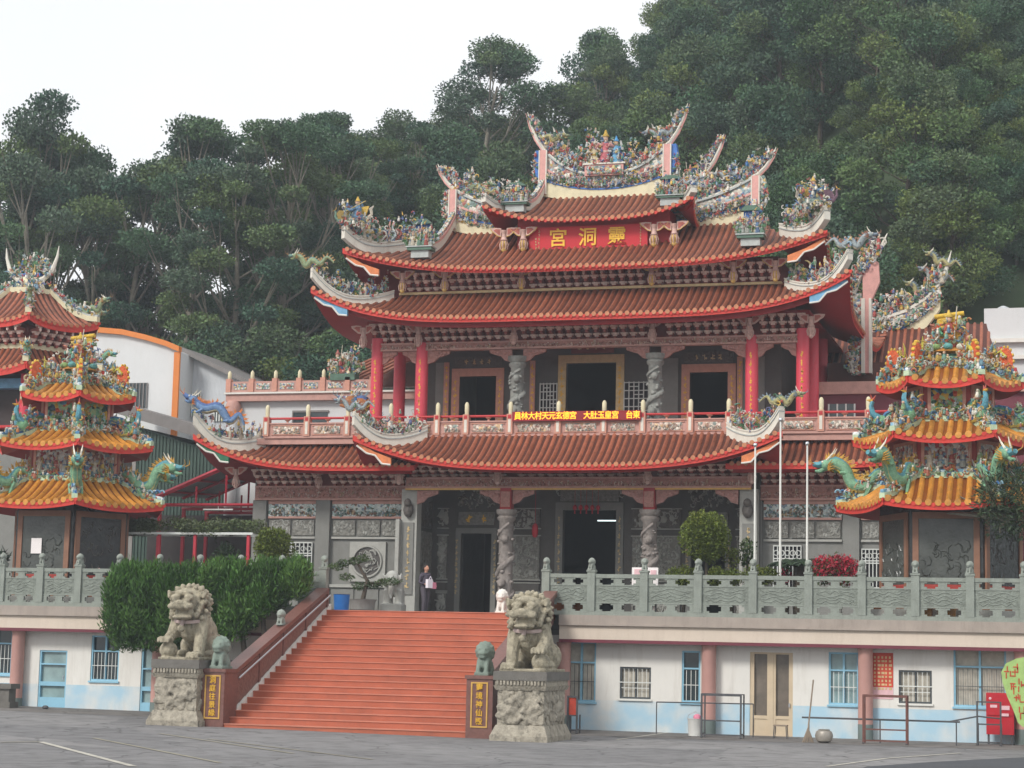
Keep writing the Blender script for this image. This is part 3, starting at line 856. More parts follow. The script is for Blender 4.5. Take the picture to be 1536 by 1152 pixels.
def window(parent, x0, x1, z0, z1, y, style, nm='window'):
    st = style
    w_, h = x1 - x0, z1 - z0
    fm = {'win_grey': 'grille_dark', 'door_beige': 'beige_door'}.get(st, 'blue_paint')
    b = MB(); b.use({'win_grey': 'curtain', 'door_beige': 'brown_pane', 'door_green': 'door_glass', 'door_blue': 'door_glass', 'win_big': 'curtain', 'win_blue2': 'door_glass'}.get(st, 'dark_glass'))
    b.box(x0, x1, y + .14, y + .16, z0, z1)
    pane = build(b, 'door' if 'door' in st else nm, parent)
    f = .055
    b = MB(); b.use(fm)
    b.box(x0, x0 + f, y + .03, y + .135, z0, z1); b.box(x1 - f, x1, y + .03, y + .135, z0, z1); b.box(x0 + f, x1 - f, y + .03, y + .135, z1 - f, z1); b.box(x0 + f, x1 - f, y + .03, y + .135, z0, z0 + f)
    if st in ('win_blue', 'win_big', 'win_blue2', 'win_slim'):
        b.box(x0 + f, x1 - f, y + .04, y + .13, z0 + h * .64, z0 + h * .64 + .05)
        if w_ > .7:
            b.box((x0 + x1) / 2 - .03, (x0 + x1) / 2 + .03, y + .042, y + .128, z0 + f, z0 + h * .64); b.box((x0 + x1) / 2 - .03, (x0 + x1) / 2 + .03, y + .042, y + .128, z0 + h * .64 + .05, z1 - f)
    elif st == 'win_grey':
        b.box((x0 + x1) / 2 - .02, (x0 + x1) / 2 + .02, y + .05, y + .13, z0 + f, z1 - f)
    elif st == 'door_beige':
        m_ = (x0 + x1) / 2
        b.box(m_ - .06, m_ + .06, y + .02, y + .134, z0 + f, z1 - f)
        for a, c_ in ((x0 + f, m_ - .06), (m_ + .06, x1 - f)):
            b.box(a, a + .07, y + .035, y + .13, z0 + f, z1 - f); b.box(c_ - .07, c_, y + .035, y + .13, z0 + f, z1 - f)
            b.box(a + .07, c_ - .07, y + .06, y + .13, z0 + f, z0 + .58); b.box(a + .07, c_ - .07, y + .035, y + .059, z0 + .58, z0 + .68); b.box(a + .07, c_ - .07, y + .035, y + .13, z0 + f + .002, z0 + .16)
    else:
        b.box(x0 + f, x1 - f, y + .036, y + .13, z0 + f, z0 + .34); b.box(x0 + f, x1 - f, y + .036, y + .13, z0 + .72, z0 + .86); b.box(x0 + f, x1 - f, y + .036, y + .13, z0 + 1.42, z0 + 1.47)
    fr = build(b, 'door_frame' if 'door' in st else 'window_frame', pane)
    if st.startswith('win'):
        b = MB(); b.use('grille' if st != 'win_big' else 'grille_dark')
        nb = max(3, int(w_ / .13))
        for i in range(1, nb):
            x = x0 + w_ * i / nb; b.box(x - .008, x + .008, y + .012, y + .026, z0 + f, z0 + h * .62 if st != 'win_grey' else z1 - f)
        b.box(x0 + f, x1 - f, y + .008, y + .03, z0 + h * .33, z0 + h * .33 + .02)
        if st == 'win_grey': b.box(x0 - .02, x1 + .02, y - .012, y + .004, z0 + h * .5, z0 + h * .5 + .03)
        build(b, 'window_grille', pane)
        b = MB(); b.use(fm if st != 'win_grey' else 'white_paint'); b.box(x0 - .04, x1 + .04, y - .06, y + .05, z0 - .06, z0 - .002); build(b, 'window_sill', pane)
    else:
        b = MB(); b.use('steel'); b.box(x1 - .12, x1 - .09, y - .03, y + .028, z0 + .95, z0 + 1.07); build(b, 'door_handle', pane)
for x0, x1, z0, z1, st in wins: window(TB, x0, x1, z0, z1, WY, st)
# wall poster
A = at(1308, 979, WY); B = at(1340, 1049, WY)
b = MB(); b.use('poster_red'); b.box(A.x, B.x, WY - .014, WY - .004, B.z + .35, A.z); b.use('paper_pink'); b.box(A.x, B.x, WY - .013, WY - .004, B.z, B.z + .347)
b.use('pale_gold')
for i in range(5):
    for j in range(9):
        x = A.x + .06 + i * .11; z = A.z - .1 - j * .115
        b.box(x, x + .05 + .02 * ((i * j) % 3), WY - .018, WY - .0145, z - .07 + .01 * (j % 2), z)
tag(build(b, 'wall_poster'), 'tall faded red notice with columns of small writing on the white wall', 'poster')

# ------------------------------------------------------------------ grand stairs
SX0, SX1, SY0 = -5.95, 1.2, -7.75
NST = 20
ST = thing('grand_staircase', 'wide terracotta tiled staircase with brown granite parapets up to the terrace', 'staircase', (-2.4, -4, 0))
rise, run_ = FZ / NST, (0.25 - SY0) / NST
for i in range(NST):
    b = MB(); b.use('stair_tile'); y = SY0 + i * run_
    b.box(SX0 - .12, SX1 + .12, y, y + run_ + .02, i * rise - .1, (i + 1) * rise - .025)
    b.use('stair_edge'); b.box(SX0 - .12, SX1 + .12, y - .025, y + run_ + .02, (i + 1) * rise - .024, (i + 1) * rise)
    build(b, 'step', ST)
b = MB(); b.use('stair_tile'); b.box(SX0 - .1, SX1 + .1, .27, 3.0, FZ - .2, FZ + .002); build(b, 'landing', ST)
slope = FZ / (0.25 - SY0)
for s, xi in ((-1, SX0), (1, SX1)):
    xa, xb = (xi - .42, xi - .0) if s < 0 else (xi, xi + .42)
    xm = (xa + xb) / 2
    y0 = SY0 + .75; zb = (y0 - SY0) * slope
    def zl(y): return (y - SY0) * slope
    b = MB(); b.use('granite_brown')
    top = 1.12
    def zt_(y): return zl(y0) + 1.22 + (y - y0) * .365
    b.prism([(y0, -.05), (.0, FZ - .3), (.0, zt_(0)), (y0, zt_(y0))], xa + .1, xb - .1, 'x'); par = build(b, 'parapet', ST)
    b = MB(); b.use('granite_brown'); b.prism([(y0, zt_(y0) + .002), (.0, zt_(0) + .002), (.0, zt_(0) + .14), (y0, zt_(y0) + .14)], xa, xb, 'x'); build(b, 'parapet_cap', par)
    xin = xb - .1 if s < 0 else xa + .1
    for k in range(4):
        ya = y0 + .12 + k * 1.75; yb = ya + 1.6
        b = MB(); b.use('granite_carved'); q = (xin, xin + .03) if s < 0 else (xin - .03, xin)
        b.prism([(ya, zl(ya) + .28), (yb, zl(yb) + .28), (yb, zt_(yb) - .08), (ya, zt_(ya) - .08)], q[0] - .002, q[1] + .002, 'x'); build(b, 'carved_panel', par)
    for k in range(5):
        ya = y0 + k * 1.75; b = MB(); b.use('granite_brown'); q = (xin - .02, xin + .05) if s < 0 else (xin - .05, xin + .02)
        b.prism([(ya, zl(ya) + .1), (ya + .12, zl(ya + .12) + .1), (ya + .12, zt_(ya + .12) - .004), (ya, zt_(ya) - .004)], q[0], q[1], 'x'); build(b, 'parapet_post', par)
    b = MB(); b.use('white_stone')
    for i in range(2, NST):
        y = SY0 + i * run_; q = (xin - .01, xin + .09) if s < 0 else (xin - .09, xin + .01)
        b.prism([(y + .02, (i + 1) * rise + .002), (y + run_, (i + 1) * rise + .002), (y + run_, (i + 1) * rise + .2), (y + .12, (i + 1) * rise + .06)], q[0], q[1], 'x')
    build(b, 'skirting', ST)
    b = MB(); b.use('steel'); xr = xin + (.14 if s < 0 else -.14)
    b.tube([(xr, y0 + .1, zt_(y0) - .12), (xr, 0.0, zt_(0) - .1)], .03, 8); hr = build(b, 'handrail', ST, 40)
    for k in range(5):
        y = y0 + .4 + k * 1.6; b = MB(); b.use('steel'); b.tube([(xr, y, zt_(y) - .14), (xin, y, zt_(y) - .2)], .014, 6); build(b, 'handrail_bracket', hr)
    # end block with lettered panel
    xa2, xb2 = (-6.65, -5.95) if s < 0 else (1.2, 1.95)
    b = MB(); b.use('granite_brown'); b.box(xa2, xb2, SY0 - .06, SY0 + .85, -.06, 1.6); b.box(xa2 - .04, xb2 + .04, SY0 - .1, SY0 + .89, 1.602, 1.70); nb = build(b, 'end_block', ST)
    b = MB(); b.use('gold_trim'); xm = (xa2 + xb2) / 2; yf = SY0 - .062
    b.box(xm - .24, xm + .24, yf - .02, yf, .3, .34); b.box(xm - .24, xm + .24, yf - .02, yf, 1.48, 1.52); b.box(xm - .24, xm - .2, yf - .02, yf, .34, 1.48); b.box(xm + .2, xm + .24, yf - .02, yf, .34, 1.48); build(b, 'panel_border', nb)
    for k, ch in enumerate('洞庭往景緣' if s < 0 else '靈境神仙殿'):
        b = MB(); b.use('gold_letter'); text_into(b, ch, .205, .02, lambda u, v, d, k=k: (xm + u, yf - .012 - d, 1.37 - k * .228 + v)); build(b, 'gold_character', nb, None, False)

# ------------------------------------------------------------------ stone balustrades along the terrace edge
def mini_lion(seat=.0):
    b = MB()
    b.ball((0, .04, .13), (.13, .16, .13), 8, 6); b.ball((0, -.05, .2), (.12, .11, .14), 8, 6); b.ball((0, -.06, .36), (.14, .13, .13), 8, 6); b.ball((0, -.17, .33), (.085, .06, .045), 7, 5); b.ball((0, -.16, .27), (.07, .05, .03), 7, 5)
    for q in range(12):
        a = q * pi / 6; b.ball((.125 * cos(a), -.02, .36 + .125 * sin(a)), .045, 6, 4); b.ball((.1 * cos(a), .07, .34 + .11 * sin(a)), .045, 6, 4)
    for s in (-1, 1):
        b.tube([(s * .06, -.1, .22), (s * .065, -.14, .1), (s * .065, -.16, .02)], [.045, .04, .045], 6); b.ball((s * .09, .06, .07), (.05, .09, .07), 6, 5); b.ball((s * .045, -.17, .39), .022, 6, 4)
    b.ball((0, .16, .2), (.035, .05, .09), 6, 5); b.box(-.12, .12, -.2, .2, -.02, .03)
    return b
LION_S = remeshed(mini_lion(), .018, 2, 'bal_stone'); LION_S.name = 'finial_lion'
def balustrade(label, posts, ends):
    th = thing('stone_balustrade', label, 'balustrade', ((ends[0] + ends[1]) / 2, .12, FZ - .05))
    y0, y1 = .03, .21
    b = MB(); b.use('bal_stone'); b.box(ends[0], ends[1], y0 - .02, y1 + .02, FZ - .029, FZ + .1); build(b, 'kerb', th)
    b = MB(); b.use('bal_stone'); b.box(ends[0], ends[1], y0 + .02, y1 - .02, FZ + 1.12, FZ + 1.24); build(b, 'top_rail', th)
    for x in posts:
        b = MB(); b.use('bal_stone'); b.box(x - .12, x + .12, y0 - .03, y1 + .03, FZ + .1, FZ + 1.3); b.box(x - .14, x + .14, y0 - .05, y1 + .05, FZ + 1.302, FZ + 1.36)
        po = build(b, 'post', th); inst(LION_S, 'finial_lion', po, (x, .12, FZ + 1.37), RND.uniform(-.5, .5), .72)
    ps = sorted(set([ends[0]] + list(posts) + [ends[1]]))
    for a, c_ in zip(ps[:-1], ps[1:]):
        a += .12; c_ -= .12
        if c_ - a < .3: continue
        b = MB(); b.use('bal_panel'); b.box(a, c_, y0 + .05, y1 - .05, FZ + .36, FZ + .9); pn = build(b, 'carved_panel', th)
        b = MB(); b.use('bal_stone')
        for z in (FZ + .34, FZ + .88): b.box(a, c_, y0 + .035, y1 - .035, z, z + .035)
        m_ = (a + c_) / 2
        for z0, z1 in ((FZ + .101, FZ + .339), (FZ + .916, FZ + 1.119)):
            for q0, q1 in ((a, a + .14), (m_ - .13, m_ + .13), (c_ - .14, c_)): b.box(q0, q1, y0 + .045, y1 - .045, z0, z1)
            for q0, q1 in ((a + .14, a + .22), (m_ - .21, m_ - .13), (m_ + .13, m_ + .21), (c_ - .22, c_ - .14)): b.box(q0, q1, y0 + .045, y1 - .045, z0, z0 + .05); b.box(q0, q1, y0 + .045, y1 - .045, z1 - .05, z1)
        # carved ridges on the panel
        for q in range(4):
            pts = [(a + .12 + (c_ - a - .24) * t / 8, y0 + .045, FZ + .47 + q * .1 + .05 * sin(t * (1.1 + .5 * ((q * 3 + int(a * 7)) % 4)) + q * 2.1 + a * 5)) for t in range(9)]
            b.tube(pts, .014, 4)
        build(b, 'panel_frame', pn)
    return th
bx = [at(px, 850, .12).x for px in (820, 888, 967, 1048, 1130, 1213, 1293, 1373, 1455, 1536)]
BR = balustrade('grey green carved stone balustrade with lion posts to the right of the stairs', bx + [17.2, 18.8], (bx[0], 20.5))
bl = [at(px, 848, .12).x for px in (5, 63, 120, 180)]
sp = (bl[3] - bl[0]) / 3
posts = bl + [bl[3] + sp * k for k in range(1, 6) if bl[3] + sp * k < -6.7] + [-6.2]
BL = balustrade('grey green carved stone balustrade with lion posts behind the clipped conifer hedge', posts, (-20, -6.1))
tf = MB(); tf.use('paving'); tf.box(-40, 40, .2, 1.0, FZ - .03, FZ); tf.box(-40, 40, 1.0, 90, FZ - .5, FZ); tag(build(tf, 'terrace_floor'), kind='structure')

# ------------------------------------------------------------------ the temple (drawn in units of its own, 1 unit = 1.121 m)
K = 1.121
TM = Matrix(((K, 0, 0, 17.75 * (1 - K)), (0, K, 0, -60.3 * (1 - K)), (0, 0, K, 2.4 * (1 - K)), (0, 0, 0, 1)))
def tw(x, y, z): return TM @ Vector((x, y, z))
TP = thing('temple', 'two storey temple with stacked terracotta roofs, upswept ridges and red columns', 'temple', tw(0, 9, 3.426))
Z0 = 3.426
def tb(): return MB(TM)
def tbox(name, m, x0, x1, y0, y1, z0, z1, parent=None):
    b = tb(); b.use(m); b.box(x0, x1, y0, y1, z0, z1); return build(b, name, parent or TP)

# ---- masses
tbox('platform', 'stone_wall', -12.7, 13.2, 7.3, 21, Z0 + .002, 3.62)
for s in (-1, 1):
    xa, xb = (-12.6, -6.35) if s < 0 else (6.35, 12.9)
    wl = tbox('wing_wall', 'stone_wall', xa, xb, 9.0, 19, 3.62, 9.6)
tbox('front_wall_upper', 'stone_dark', -6.34, 6.34, 8.6, 8.75, 8.62, 9.75)
tbox('balcony_slab', 'pink_trim', -12.2, 12.4, 8.05, 11.6, 9.76, 9.98)
tbox('porch_ceiling', 'red_soffit', -6.3, 6.3, 8.76, 11.2, 8.7, 8.8)
tbox('upper_ceiling', 'red_soffit', -8.2, 8.2, 8.7, 19, 14.3, 14.4)
tbox('upper_core', 'bracket_back', -7.0, 7.0, 9.5, 18.5, 14.5, 16.5)
tbox('crown_core', 'red_plain', -2.9, 2.9, 10.15, 13.6, 16.9, 18.5)

# ---- lower hall wall with three doorways
lh = [(-1.21, .81, 3.5, 7.57), (-5.14, -3.94, 3.5, 6.69), (3.6, 4.85, 3.5, 6.69)]
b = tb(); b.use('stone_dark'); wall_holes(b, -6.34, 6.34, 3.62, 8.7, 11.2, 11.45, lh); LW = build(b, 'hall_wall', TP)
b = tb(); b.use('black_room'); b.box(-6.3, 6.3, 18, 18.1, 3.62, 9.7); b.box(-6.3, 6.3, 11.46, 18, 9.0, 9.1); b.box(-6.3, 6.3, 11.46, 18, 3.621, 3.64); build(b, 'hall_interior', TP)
for s in (-1, 1):
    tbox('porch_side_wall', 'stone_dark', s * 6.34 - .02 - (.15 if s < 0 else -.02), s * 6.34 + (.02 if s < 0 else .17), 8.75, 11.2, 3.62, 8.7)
for s in (-1, 1):
    for y0_, y1_ in ((8.95, 10.0), (10.1, 11.1)):
        for z0_, z1_, m_ in ((3.8, 4.5, 'stone_relief'), (4.65, 6.7, 'stone_carved'), (6.85, 8.0, 'stone_relief')):
            b = tb(); b.use(m_); xq = s * 6.34 + (.02 if s < 0 else -.02); b.box(min(xq, xq - s * .06), max(xq, xq - s * .06), y0_, y1_, z0_, z1_)
            for q in range(6): b.ball((xq - s * .07, RND.uniform(y0_ + .1, y1_ - .1), RND.uniform(z0_ + .1, z1_ - .1)), (.05, .11, .14), 6, 4)
            build(b, 'carved_panel', TP, 60)
def framed(parent, x0, x1, z0, z1, y, fm, fw, d=.08):
    b = tb(); b.use(fm)
    b.box(x0 - fw, x0, y - d, y - .002, z0, z1 + fw); b.box(x1, x1 + fw, y - d, y - .002, z0, z1 + fw); b.box(x0, x1, y - d, y - .002, z1, z1 + fw)
    return build(b, 'door_frame', parent)
def couplet(parent, x, y, z0, z1, w_, m='gold_letter', n=7):
    """gilded marks too small to read"""
    b = tb(); b.use(m); h = (z1 - z0) / n
    for k in range(n):
        z = z0 + h * k + h * .12
        for q in range(4):
            u0 = RND.uniform(-.5, .1) * w_; v0 = RND.uniform(0, .55) * h
            b.box(x + u0, x + u0 + RND.uniform(.25, .5) * w_, y - .018, y, z + v0, z + v0 + h * .14)
        b.box(x - .06 * w_, x + .08 * w_, y - .017, y, z, z + h * .75)
    return build(b, 'gilded_marks', parent, None, False)
for i, h in enumerate(lh):
    fr = framed(LW, h[0], h[1], 3.62, h[3], 11.2, 'stone_wall', .28 if i == 0 else .2)
    for x in (h[0] - .14, h[1] + .14): couplet(fr, x, 11.115, 4.4, h[3] - .2, .13, 'pale_gold', 10)
    b = tb(); b.use('stone_carved'); b.box(h[0] - .1, h[1] + .1, 11.1, 11.198, h[3] + .32, h[3] + .8); nb = build(b, 'name_board', LW)
    if i: couplet(nb, (h[0] + h[1]) / 2 - .28, 11.098, h[3] + .36, h[3] + .74, .25, 'gold_letter', 1); couplet(nb, (h[0] + h[1]) / 2 + .28, 11.098, h[3] + .36, h[3] + .74, .25, 'gold_letter', 1)
for x0, x1 in ((-6.1, -5.6), (-3.55, -2.0), (1.35, 3.3), (5.2, 6.1)):
    for z0, z1, m in ((6.9, 7.6, 'stone_relief'), (5.0, 6.6, 'stone_carved'), (4.55, 4.85, 'stone_dark'), (3.8, 4.45, 'stone_carved')):
        b = tb(); b.use(m); b.box(x0 + .08, x1 - .08, 11.12, 11.198, z0, z1); pnl = build(b, 'carved_panel', LW)
        b = tb(); b.use('stone_pale')
        b.box(x0 + .03, x1 - .03, 11.1, 11.196, z1, z1 + .04); b.box(x0 + .03, x1 - .03, 11.1, 11.196, z0 - .04, z0)
        if z1 - z0 > .6:
            for q in range(5):
                c_ = ((x0 + x1) / 2 + RND.uniform(-.3, .3) * (x1 - x0), 11.1, RND.uniform(z0 + .15, z1 - .15)); b.ball(c_, (.09, .04, .13), 6, 4); b.tube([c_, (c_[0] + RND.uniform(-.25, .25), 11.1, c_[2] + RND.uniform(-.25, .25))], [.05, .02], 5)
        tag(build(b, 'panel_relief', pnl, 60), kind='stuff')
# red lanterns and a lit tube in the middle doorway
b = tb(); b.use('tube_light'); b.box(-.1, .62, 12.0, 12.05, 7.22, 7.26); tag(build(b, 'ceiling_lamp'), 'short lit fluorescent tube inside the dark middle doorway of the lower hall', 'lamp')
for k in range(5):
    b = tb(); b.use('lantern_red'); x = -.72 + k * .22
    b.lathe([(.02, .2), (.06, .17), (.085, .1), (.06, .03), (.02, 0)], 8, (x, 11.0, 7.55)); b.tube([(x, 11.0, 7.55), (x, 11.0, 7.42)], [.02, .03], 5); b.tube([(x, 11.0, 7.74), (x, 11.0, 8.7)], .006, 4)
    tag(build(b, 'paper_lantern', None, 50), 'small red paper lantern in the row over the middle doorway', 'lantern', 'lanterns over the middle doorway')
b = tb(); b.use('lantern_red'); b.lathe([(.05, .0), (.1, .07), (.12, .25), (.1, .42), (.05, .5)], 12, (-2.0, 10.2, 6.5)); b.tube([(-2.0, 10.2, 7.0), (-2.0, 10.2, 8.7)], .008, 4)
tag(build(b, 'hanging_lantern', None, 50), 'larger red lantern hanging beside the carved porch column', 'lantern')

# ---- carved dragon columns
def dragon_column(x, y, z0, z1, r, m, name='dragon_column', parent=TP):
    b = tb(); b.use(m); h = z1 - z0
    b.lathe([(r * 1.45, 0), (r * 1.5, .12), (r * 1.2, .28), (r, .36), (r * .98, h - .42), (r * 1.25, h - .36), (r * 1.3, h - .28), (r * 1.05, h - .22), (r * 1.4, h - .14), (r * 1.45, h)], 16, (x, y, z0))
    o = build(b, name, parent, 50)
    b = tb(); b.use(m)
    pts = []; rad = []
    n = 46
    for i in range(n):
        t = i / (n - 1); a = -pi / 2 + t * 4.2 * pi; q = r * (1.02 + .12 * sin(i * 1.3))
        pts.append((x + cos(a) * q, y + sin(a) * q, z0 + .4 + (h - .9) * t)); rad.append(.05 + .05 * sin(pi * min(1, t * 1.15)) + .012 * (i % 2))
    b.tube(pts, rad, 6)
    b.ball((x - .05, y - r * 1.25, z0 + h * .3), (.16, .16, .17), 8, 6); b.ball((x - .05, y - r * 1.6, z0 + h * .28), (.09, .1, .08), 7, 5)
    b.ball((x + .05, y - r * 1.25, z0 + h * .72), (.14, .14, .15), 8, 6)
    for q in range(34):
        a = RND.uniform(-pi, 0.3); z = RND.uniform(z0 + .45, z1 - .55); sz = RND.uniform(.035, .075)
        b.ball((x + cos(a) * r, y + sin(a) * r, z), (sz * 1.3, sz * 1.3, sz), 6, 4)
    build(b, 'carved_dragon', o, 60)
    return o
for x in (-2.5, 2.72):
    c_ = dragon_column(x, 8.2, 3.62, 7.36, .26, 'column_stone')
    b = tb(); b.use('red_soffit'); b.box(x - .2, x + .2, 8.0, 8.4, 7.362, 8.12); b.use('pink_carved'); b.box(x - .17, x + .17, 7.96, 8.0, 7.45, 8.0); build(b, 'column_head', c_)
for x in (-2.45, 2.67): dragon_column(x, 9.0, 9.98, 13.0, .25, 'column_stone_up')
# grey pilasters of the porch front
for x in (-6.2, 6.17):
    b = tb(); b.use('stone_pale'); b.box(x - .3, x + .3, 8.25, 8.74, 3.62, 8.1); po = build(b, 'porch_pilaster', TP)
    b = tb(); b.use('stone_wall'); b.box(x - .2, x + .2, 8.2, 8.248, 4.3, 6.9); pn = build(b, 'pilaster_panel', po); couplet(pn, x, 8.198, 4.5, 6.8, .16, 'pale_gold', 8)
    b = tb(); b.use('stone_relief'); b.ball((x, 8.15, 7.35), (.2, .16, .28), 8, 6); b.ball((x, 8.05, 7.6), (.14, .14, .16), 8, 6); build(b, 'stone_beast', po, 60)
# red upper columns
for x, y, z1 in ((-7.88, 9.0, 13.9), (-6.12, 9.0, 13.7), (6.14, 9.0, 13.7), (7.93, 9.0, 13.9), (-7.88, 11.5, 14.3), (7.93, 11.5, 14.3), (7.93, 14, 14.3), (-7.88, 14, 14.3)):
    b = tb(); b.use('red_column'); b.lathe([(.3, 0), (.26, .1), (.235, .3), (.225, z1 - 10.1)], 20, (x, y, 9.98)); c_ = build(b, 'red_column', TP, 40)
    if y < 10: couplet(c_, x, y - .222, 10.6, 13.0, .12, 'gold_letter', 8)

GPAL = ['8f8d88', '7d7b76', 'a09e98', '6f6d69']
def relief(parent, x0, x1, y, z0, z1, n, seed, sz=1.5):
    rd = random.Random(seed); b = tb(); b.use('stone_pale')
    for i in range(n):
        c = Vector((rd.uniform(x0 + .06, x1 - .06), y, rd.uniform(z0 + .06, z1 - .06))); a = rd.uniform(0, 6.28); r_ = .06 * sz * rd.uniform(.6, 1.2)
        if i % 3: b.tube([c + Vector((cos(a + w_) * r_, 0, sin(a + w_) * r_)) for w_ in range(4)], [.018 * sz, .02 * sz, .018 * sz, .008], 4)
        else: b.ball(tuple(c), (.03 * sz, .02, .045 * sz), 5, 4)
    return tag(build(b, 'carved_relief', parent, None, False), kind='stuff')
for i, (x0, x1) in enumerate(((-6.1, -5.6), (-3.55, -2.0), (1.35, 3.3), (5.2, 6.1))):
    for j, (z0, z1) in enumerate(((6.9, 7.6), (5.0, 6.6), (3.8, 4.45))): relief(LW, x0 + .1, x1 - .1, 11.1, z0, z1, int((x1 - x0) * (z1 - z0) * 45), i * 9 + j)
relief(LW, -5.3, -3.6, 11.16, 7.6, 8.5, 50, 71); relief(LW, -1.6, 1.2, 11.16, 8.05, 8.6, 60, 72); relief(LW, 3.4, 5.1, 11.16, 7.6, 8.5, 50, 73)
# ---- upper hall wall
uh = [(-1.27, .66, 10, 13.09), (-5.45, -3.99, 10, 12.66), (3.43, 4.85, 10, 12.66)]
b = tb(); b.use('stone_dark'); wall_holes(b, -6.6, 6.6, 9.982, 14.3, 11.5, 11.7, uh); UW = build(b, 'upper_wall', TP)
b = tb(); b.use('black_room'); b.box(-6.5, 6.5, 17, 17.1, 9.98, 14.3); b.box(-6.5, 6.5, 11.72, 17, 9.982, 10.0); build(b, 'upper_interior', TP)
for s in (-1, 1): tbox('upper_side_wall', 'stone_dark', s * 6.7 - .1, s * 6.7 + .1, 11.5, 18, 9.982, 14.3)
for i, h in enumerate(uh):
    fr = framed(UW, h[0], h[1], 10, h[3], 11.5, 'pale_gold' if i == 0 else 'panel_frame', .3)
    for x in (h[0] - .15, h[1] + .15): couplet(fr, x, 11.415, 10.3, h[3] - .1, .15, 'gold_letter', 9)
    if i:
        b = tb(); b.use('stone_relief'); b.box(h[0] - .2, h[1] + .2, 11.42, 11.498, h[3] + .36, h[3] + .75); nb = build(b, 'name_board', UW)
        for q in range(4): couplet(nb, (h[0] + h[1]) / 2 - .45 + q * .3, 11.418, h[3] + .42, h[3] + .68, .18, 'pale_gold', 1)
    else:
        b = tb(); b.use('bracket_back'); b.box(h[0] + .2, h[1] - .1, 11.38, 11.498, h[3] + .36, h[3] + .9); nb = build(b, 'name_board', UW)
        for q in range(4): couplet(nb, -.75 + q * .32, 11.378, h[3] + .45, h[3] + .8, .2, 'pale_gold', 1)
for x0, x1 in ((-2.25, -1.6), (.98, 1.9)):           # white lattice windows
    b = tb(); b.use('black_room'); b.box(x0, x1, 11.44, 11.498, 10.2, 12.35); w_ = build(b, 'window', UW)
    b = tb(); b.use('white_lattice')
    n = 5
    for q in range(n + 1): b.box(x0 + (x1 - x0) * q / n - .018, x0 + (x1 - x0) * q / n + .018, 11.39, 11.438, 10.2, 12.35)
    for q in range(15):
        z = 10.2 + q * .15; xs0 = x0 + (x1 - x0) * ((q * 2) % n) / n
        b.box(x0, x1, 11.395, 11.436, z, z + .035) if q % 2 == 0 else b.box(xs0, min(x1, xs0 + (x1 - x0) * .4), 11.395, 11.436, z, z + .035)
    build(b, 'window_lattice', w_)
for x0, x1, m in ((-3.4, -2.6, 'stone_wall'), (2.2, 3.0, 'stone_wall'), (-6.4, -5.95, 'stone_wall'), (5.4, 6.2, 'stone_wall')):
    b = tb(); b.use(m); b.box(x0, x1, 11.43, 11.498, 10.2, 13.2); build(b, 'wall_panel', UW)
for x in (-5.95, 5.3, -2.55, 2.1):
    b = tb(); b.use('panel_frame'); b.box(x - .1, x + .1, 11.36, 11.42, 10.0, 13.2); pn = build(b, 'couplet_board', UW); couplet(pn, x, 11.358, 10.4, 13.1, .14, 'gold_letter', 9)

# ---- beams, brackets, hanging posts
def beam(parent, x0, x1, y0, y1, z0, z1, carved=True):
    b = tb(); b.use('pink_trim'); b.box(x0, x1, y0, y1, z0, z0 + .07); b.box(x0, x1, y0, y1, z1 - .06, z1); b.use('pink_carved' if carved else 'red_soffit'); b.box(x0, x1, y0 + .03, y1, z0 + .07, z1 - .06)
    return build(b, 'carved_beam', parent)
bm_low = beam(TP, -6.3, 6.3, 8.05, 8.3, 8.12, 8.52)
BPAL = ['c9a79c', 'b98f84', 'd8c0b4', '9a6a62', 'c4a89a', '8f5a54', 'bfa58a']
def beam_relief(o, x0, x1, y, z0, z1, seed): filigree(o, [(x0, y, z0), (x1, y, z0)], (z1 - z0) * .95, int((x1 - x0) * 42), TM, .01, seed, .62, BPAL, 'beam_carving')
tbox('lower_beam_strip', 'gold_trim', -6.3, 6.3, 8.03, 8.1, 8.06, 8.118)
bm_up = beam(TP, -8.1, 8.1, 8.85, 9.15, 13.28, 13.58)
beam_relief(bm_low, -6.2, 6.2, 8.06, 8.2, 8.46, 3); beam_relief(bm_up, -8, 8, 8.86, 13.34, 13.52, 4)
def br_mesh(h, dep):
    b = MB(); b.use('bracket_arm')
    n = 3
    for i in range(n):
        z = h * i / n; y = -.1 - dep * i / (n - 1)
        b.use('bracket_arm'); b.box(-.045, .045, y, .05, z, z + h / n * .55); b.box(-.105, .105, y + .02, y + .1, z + h / n * .45, z + h / n * .72)
        b.use('bracket_cup')
        b.box(-.06, .06, y - .05, y + .03, z + h / n * .42, z + h / n * .98, -.025, -.015)
        for s in (-1, 1): b.box(s * .1 - .025, s * .1 + .025, y - .005, y + .11, z + h / n * .7, z + h / n * 1.0, -.014, -.01)
    b.ball((0, -.14 - dep, h * .72), (.05, .05, .08), 6, 4)
    return b.mesh('bracket', None, None)
BRK = br_mesh(.68, .5)
def brackets(parent, x0, x1, y, z, pitch, skip=(), sz=1.0):
    n = max(1, round((x1 - x0) / pitch))
    for i in range(n):
        x = x0 + (i + .5) * (x1 - x0) / n
        if any(abs(x - q) < .2 for q in skip): continue
        inst(BRK, 'bracket', parent, tw(x, y, z), 0, (K * (x1 - x0) / n / .31, K, K * sz))
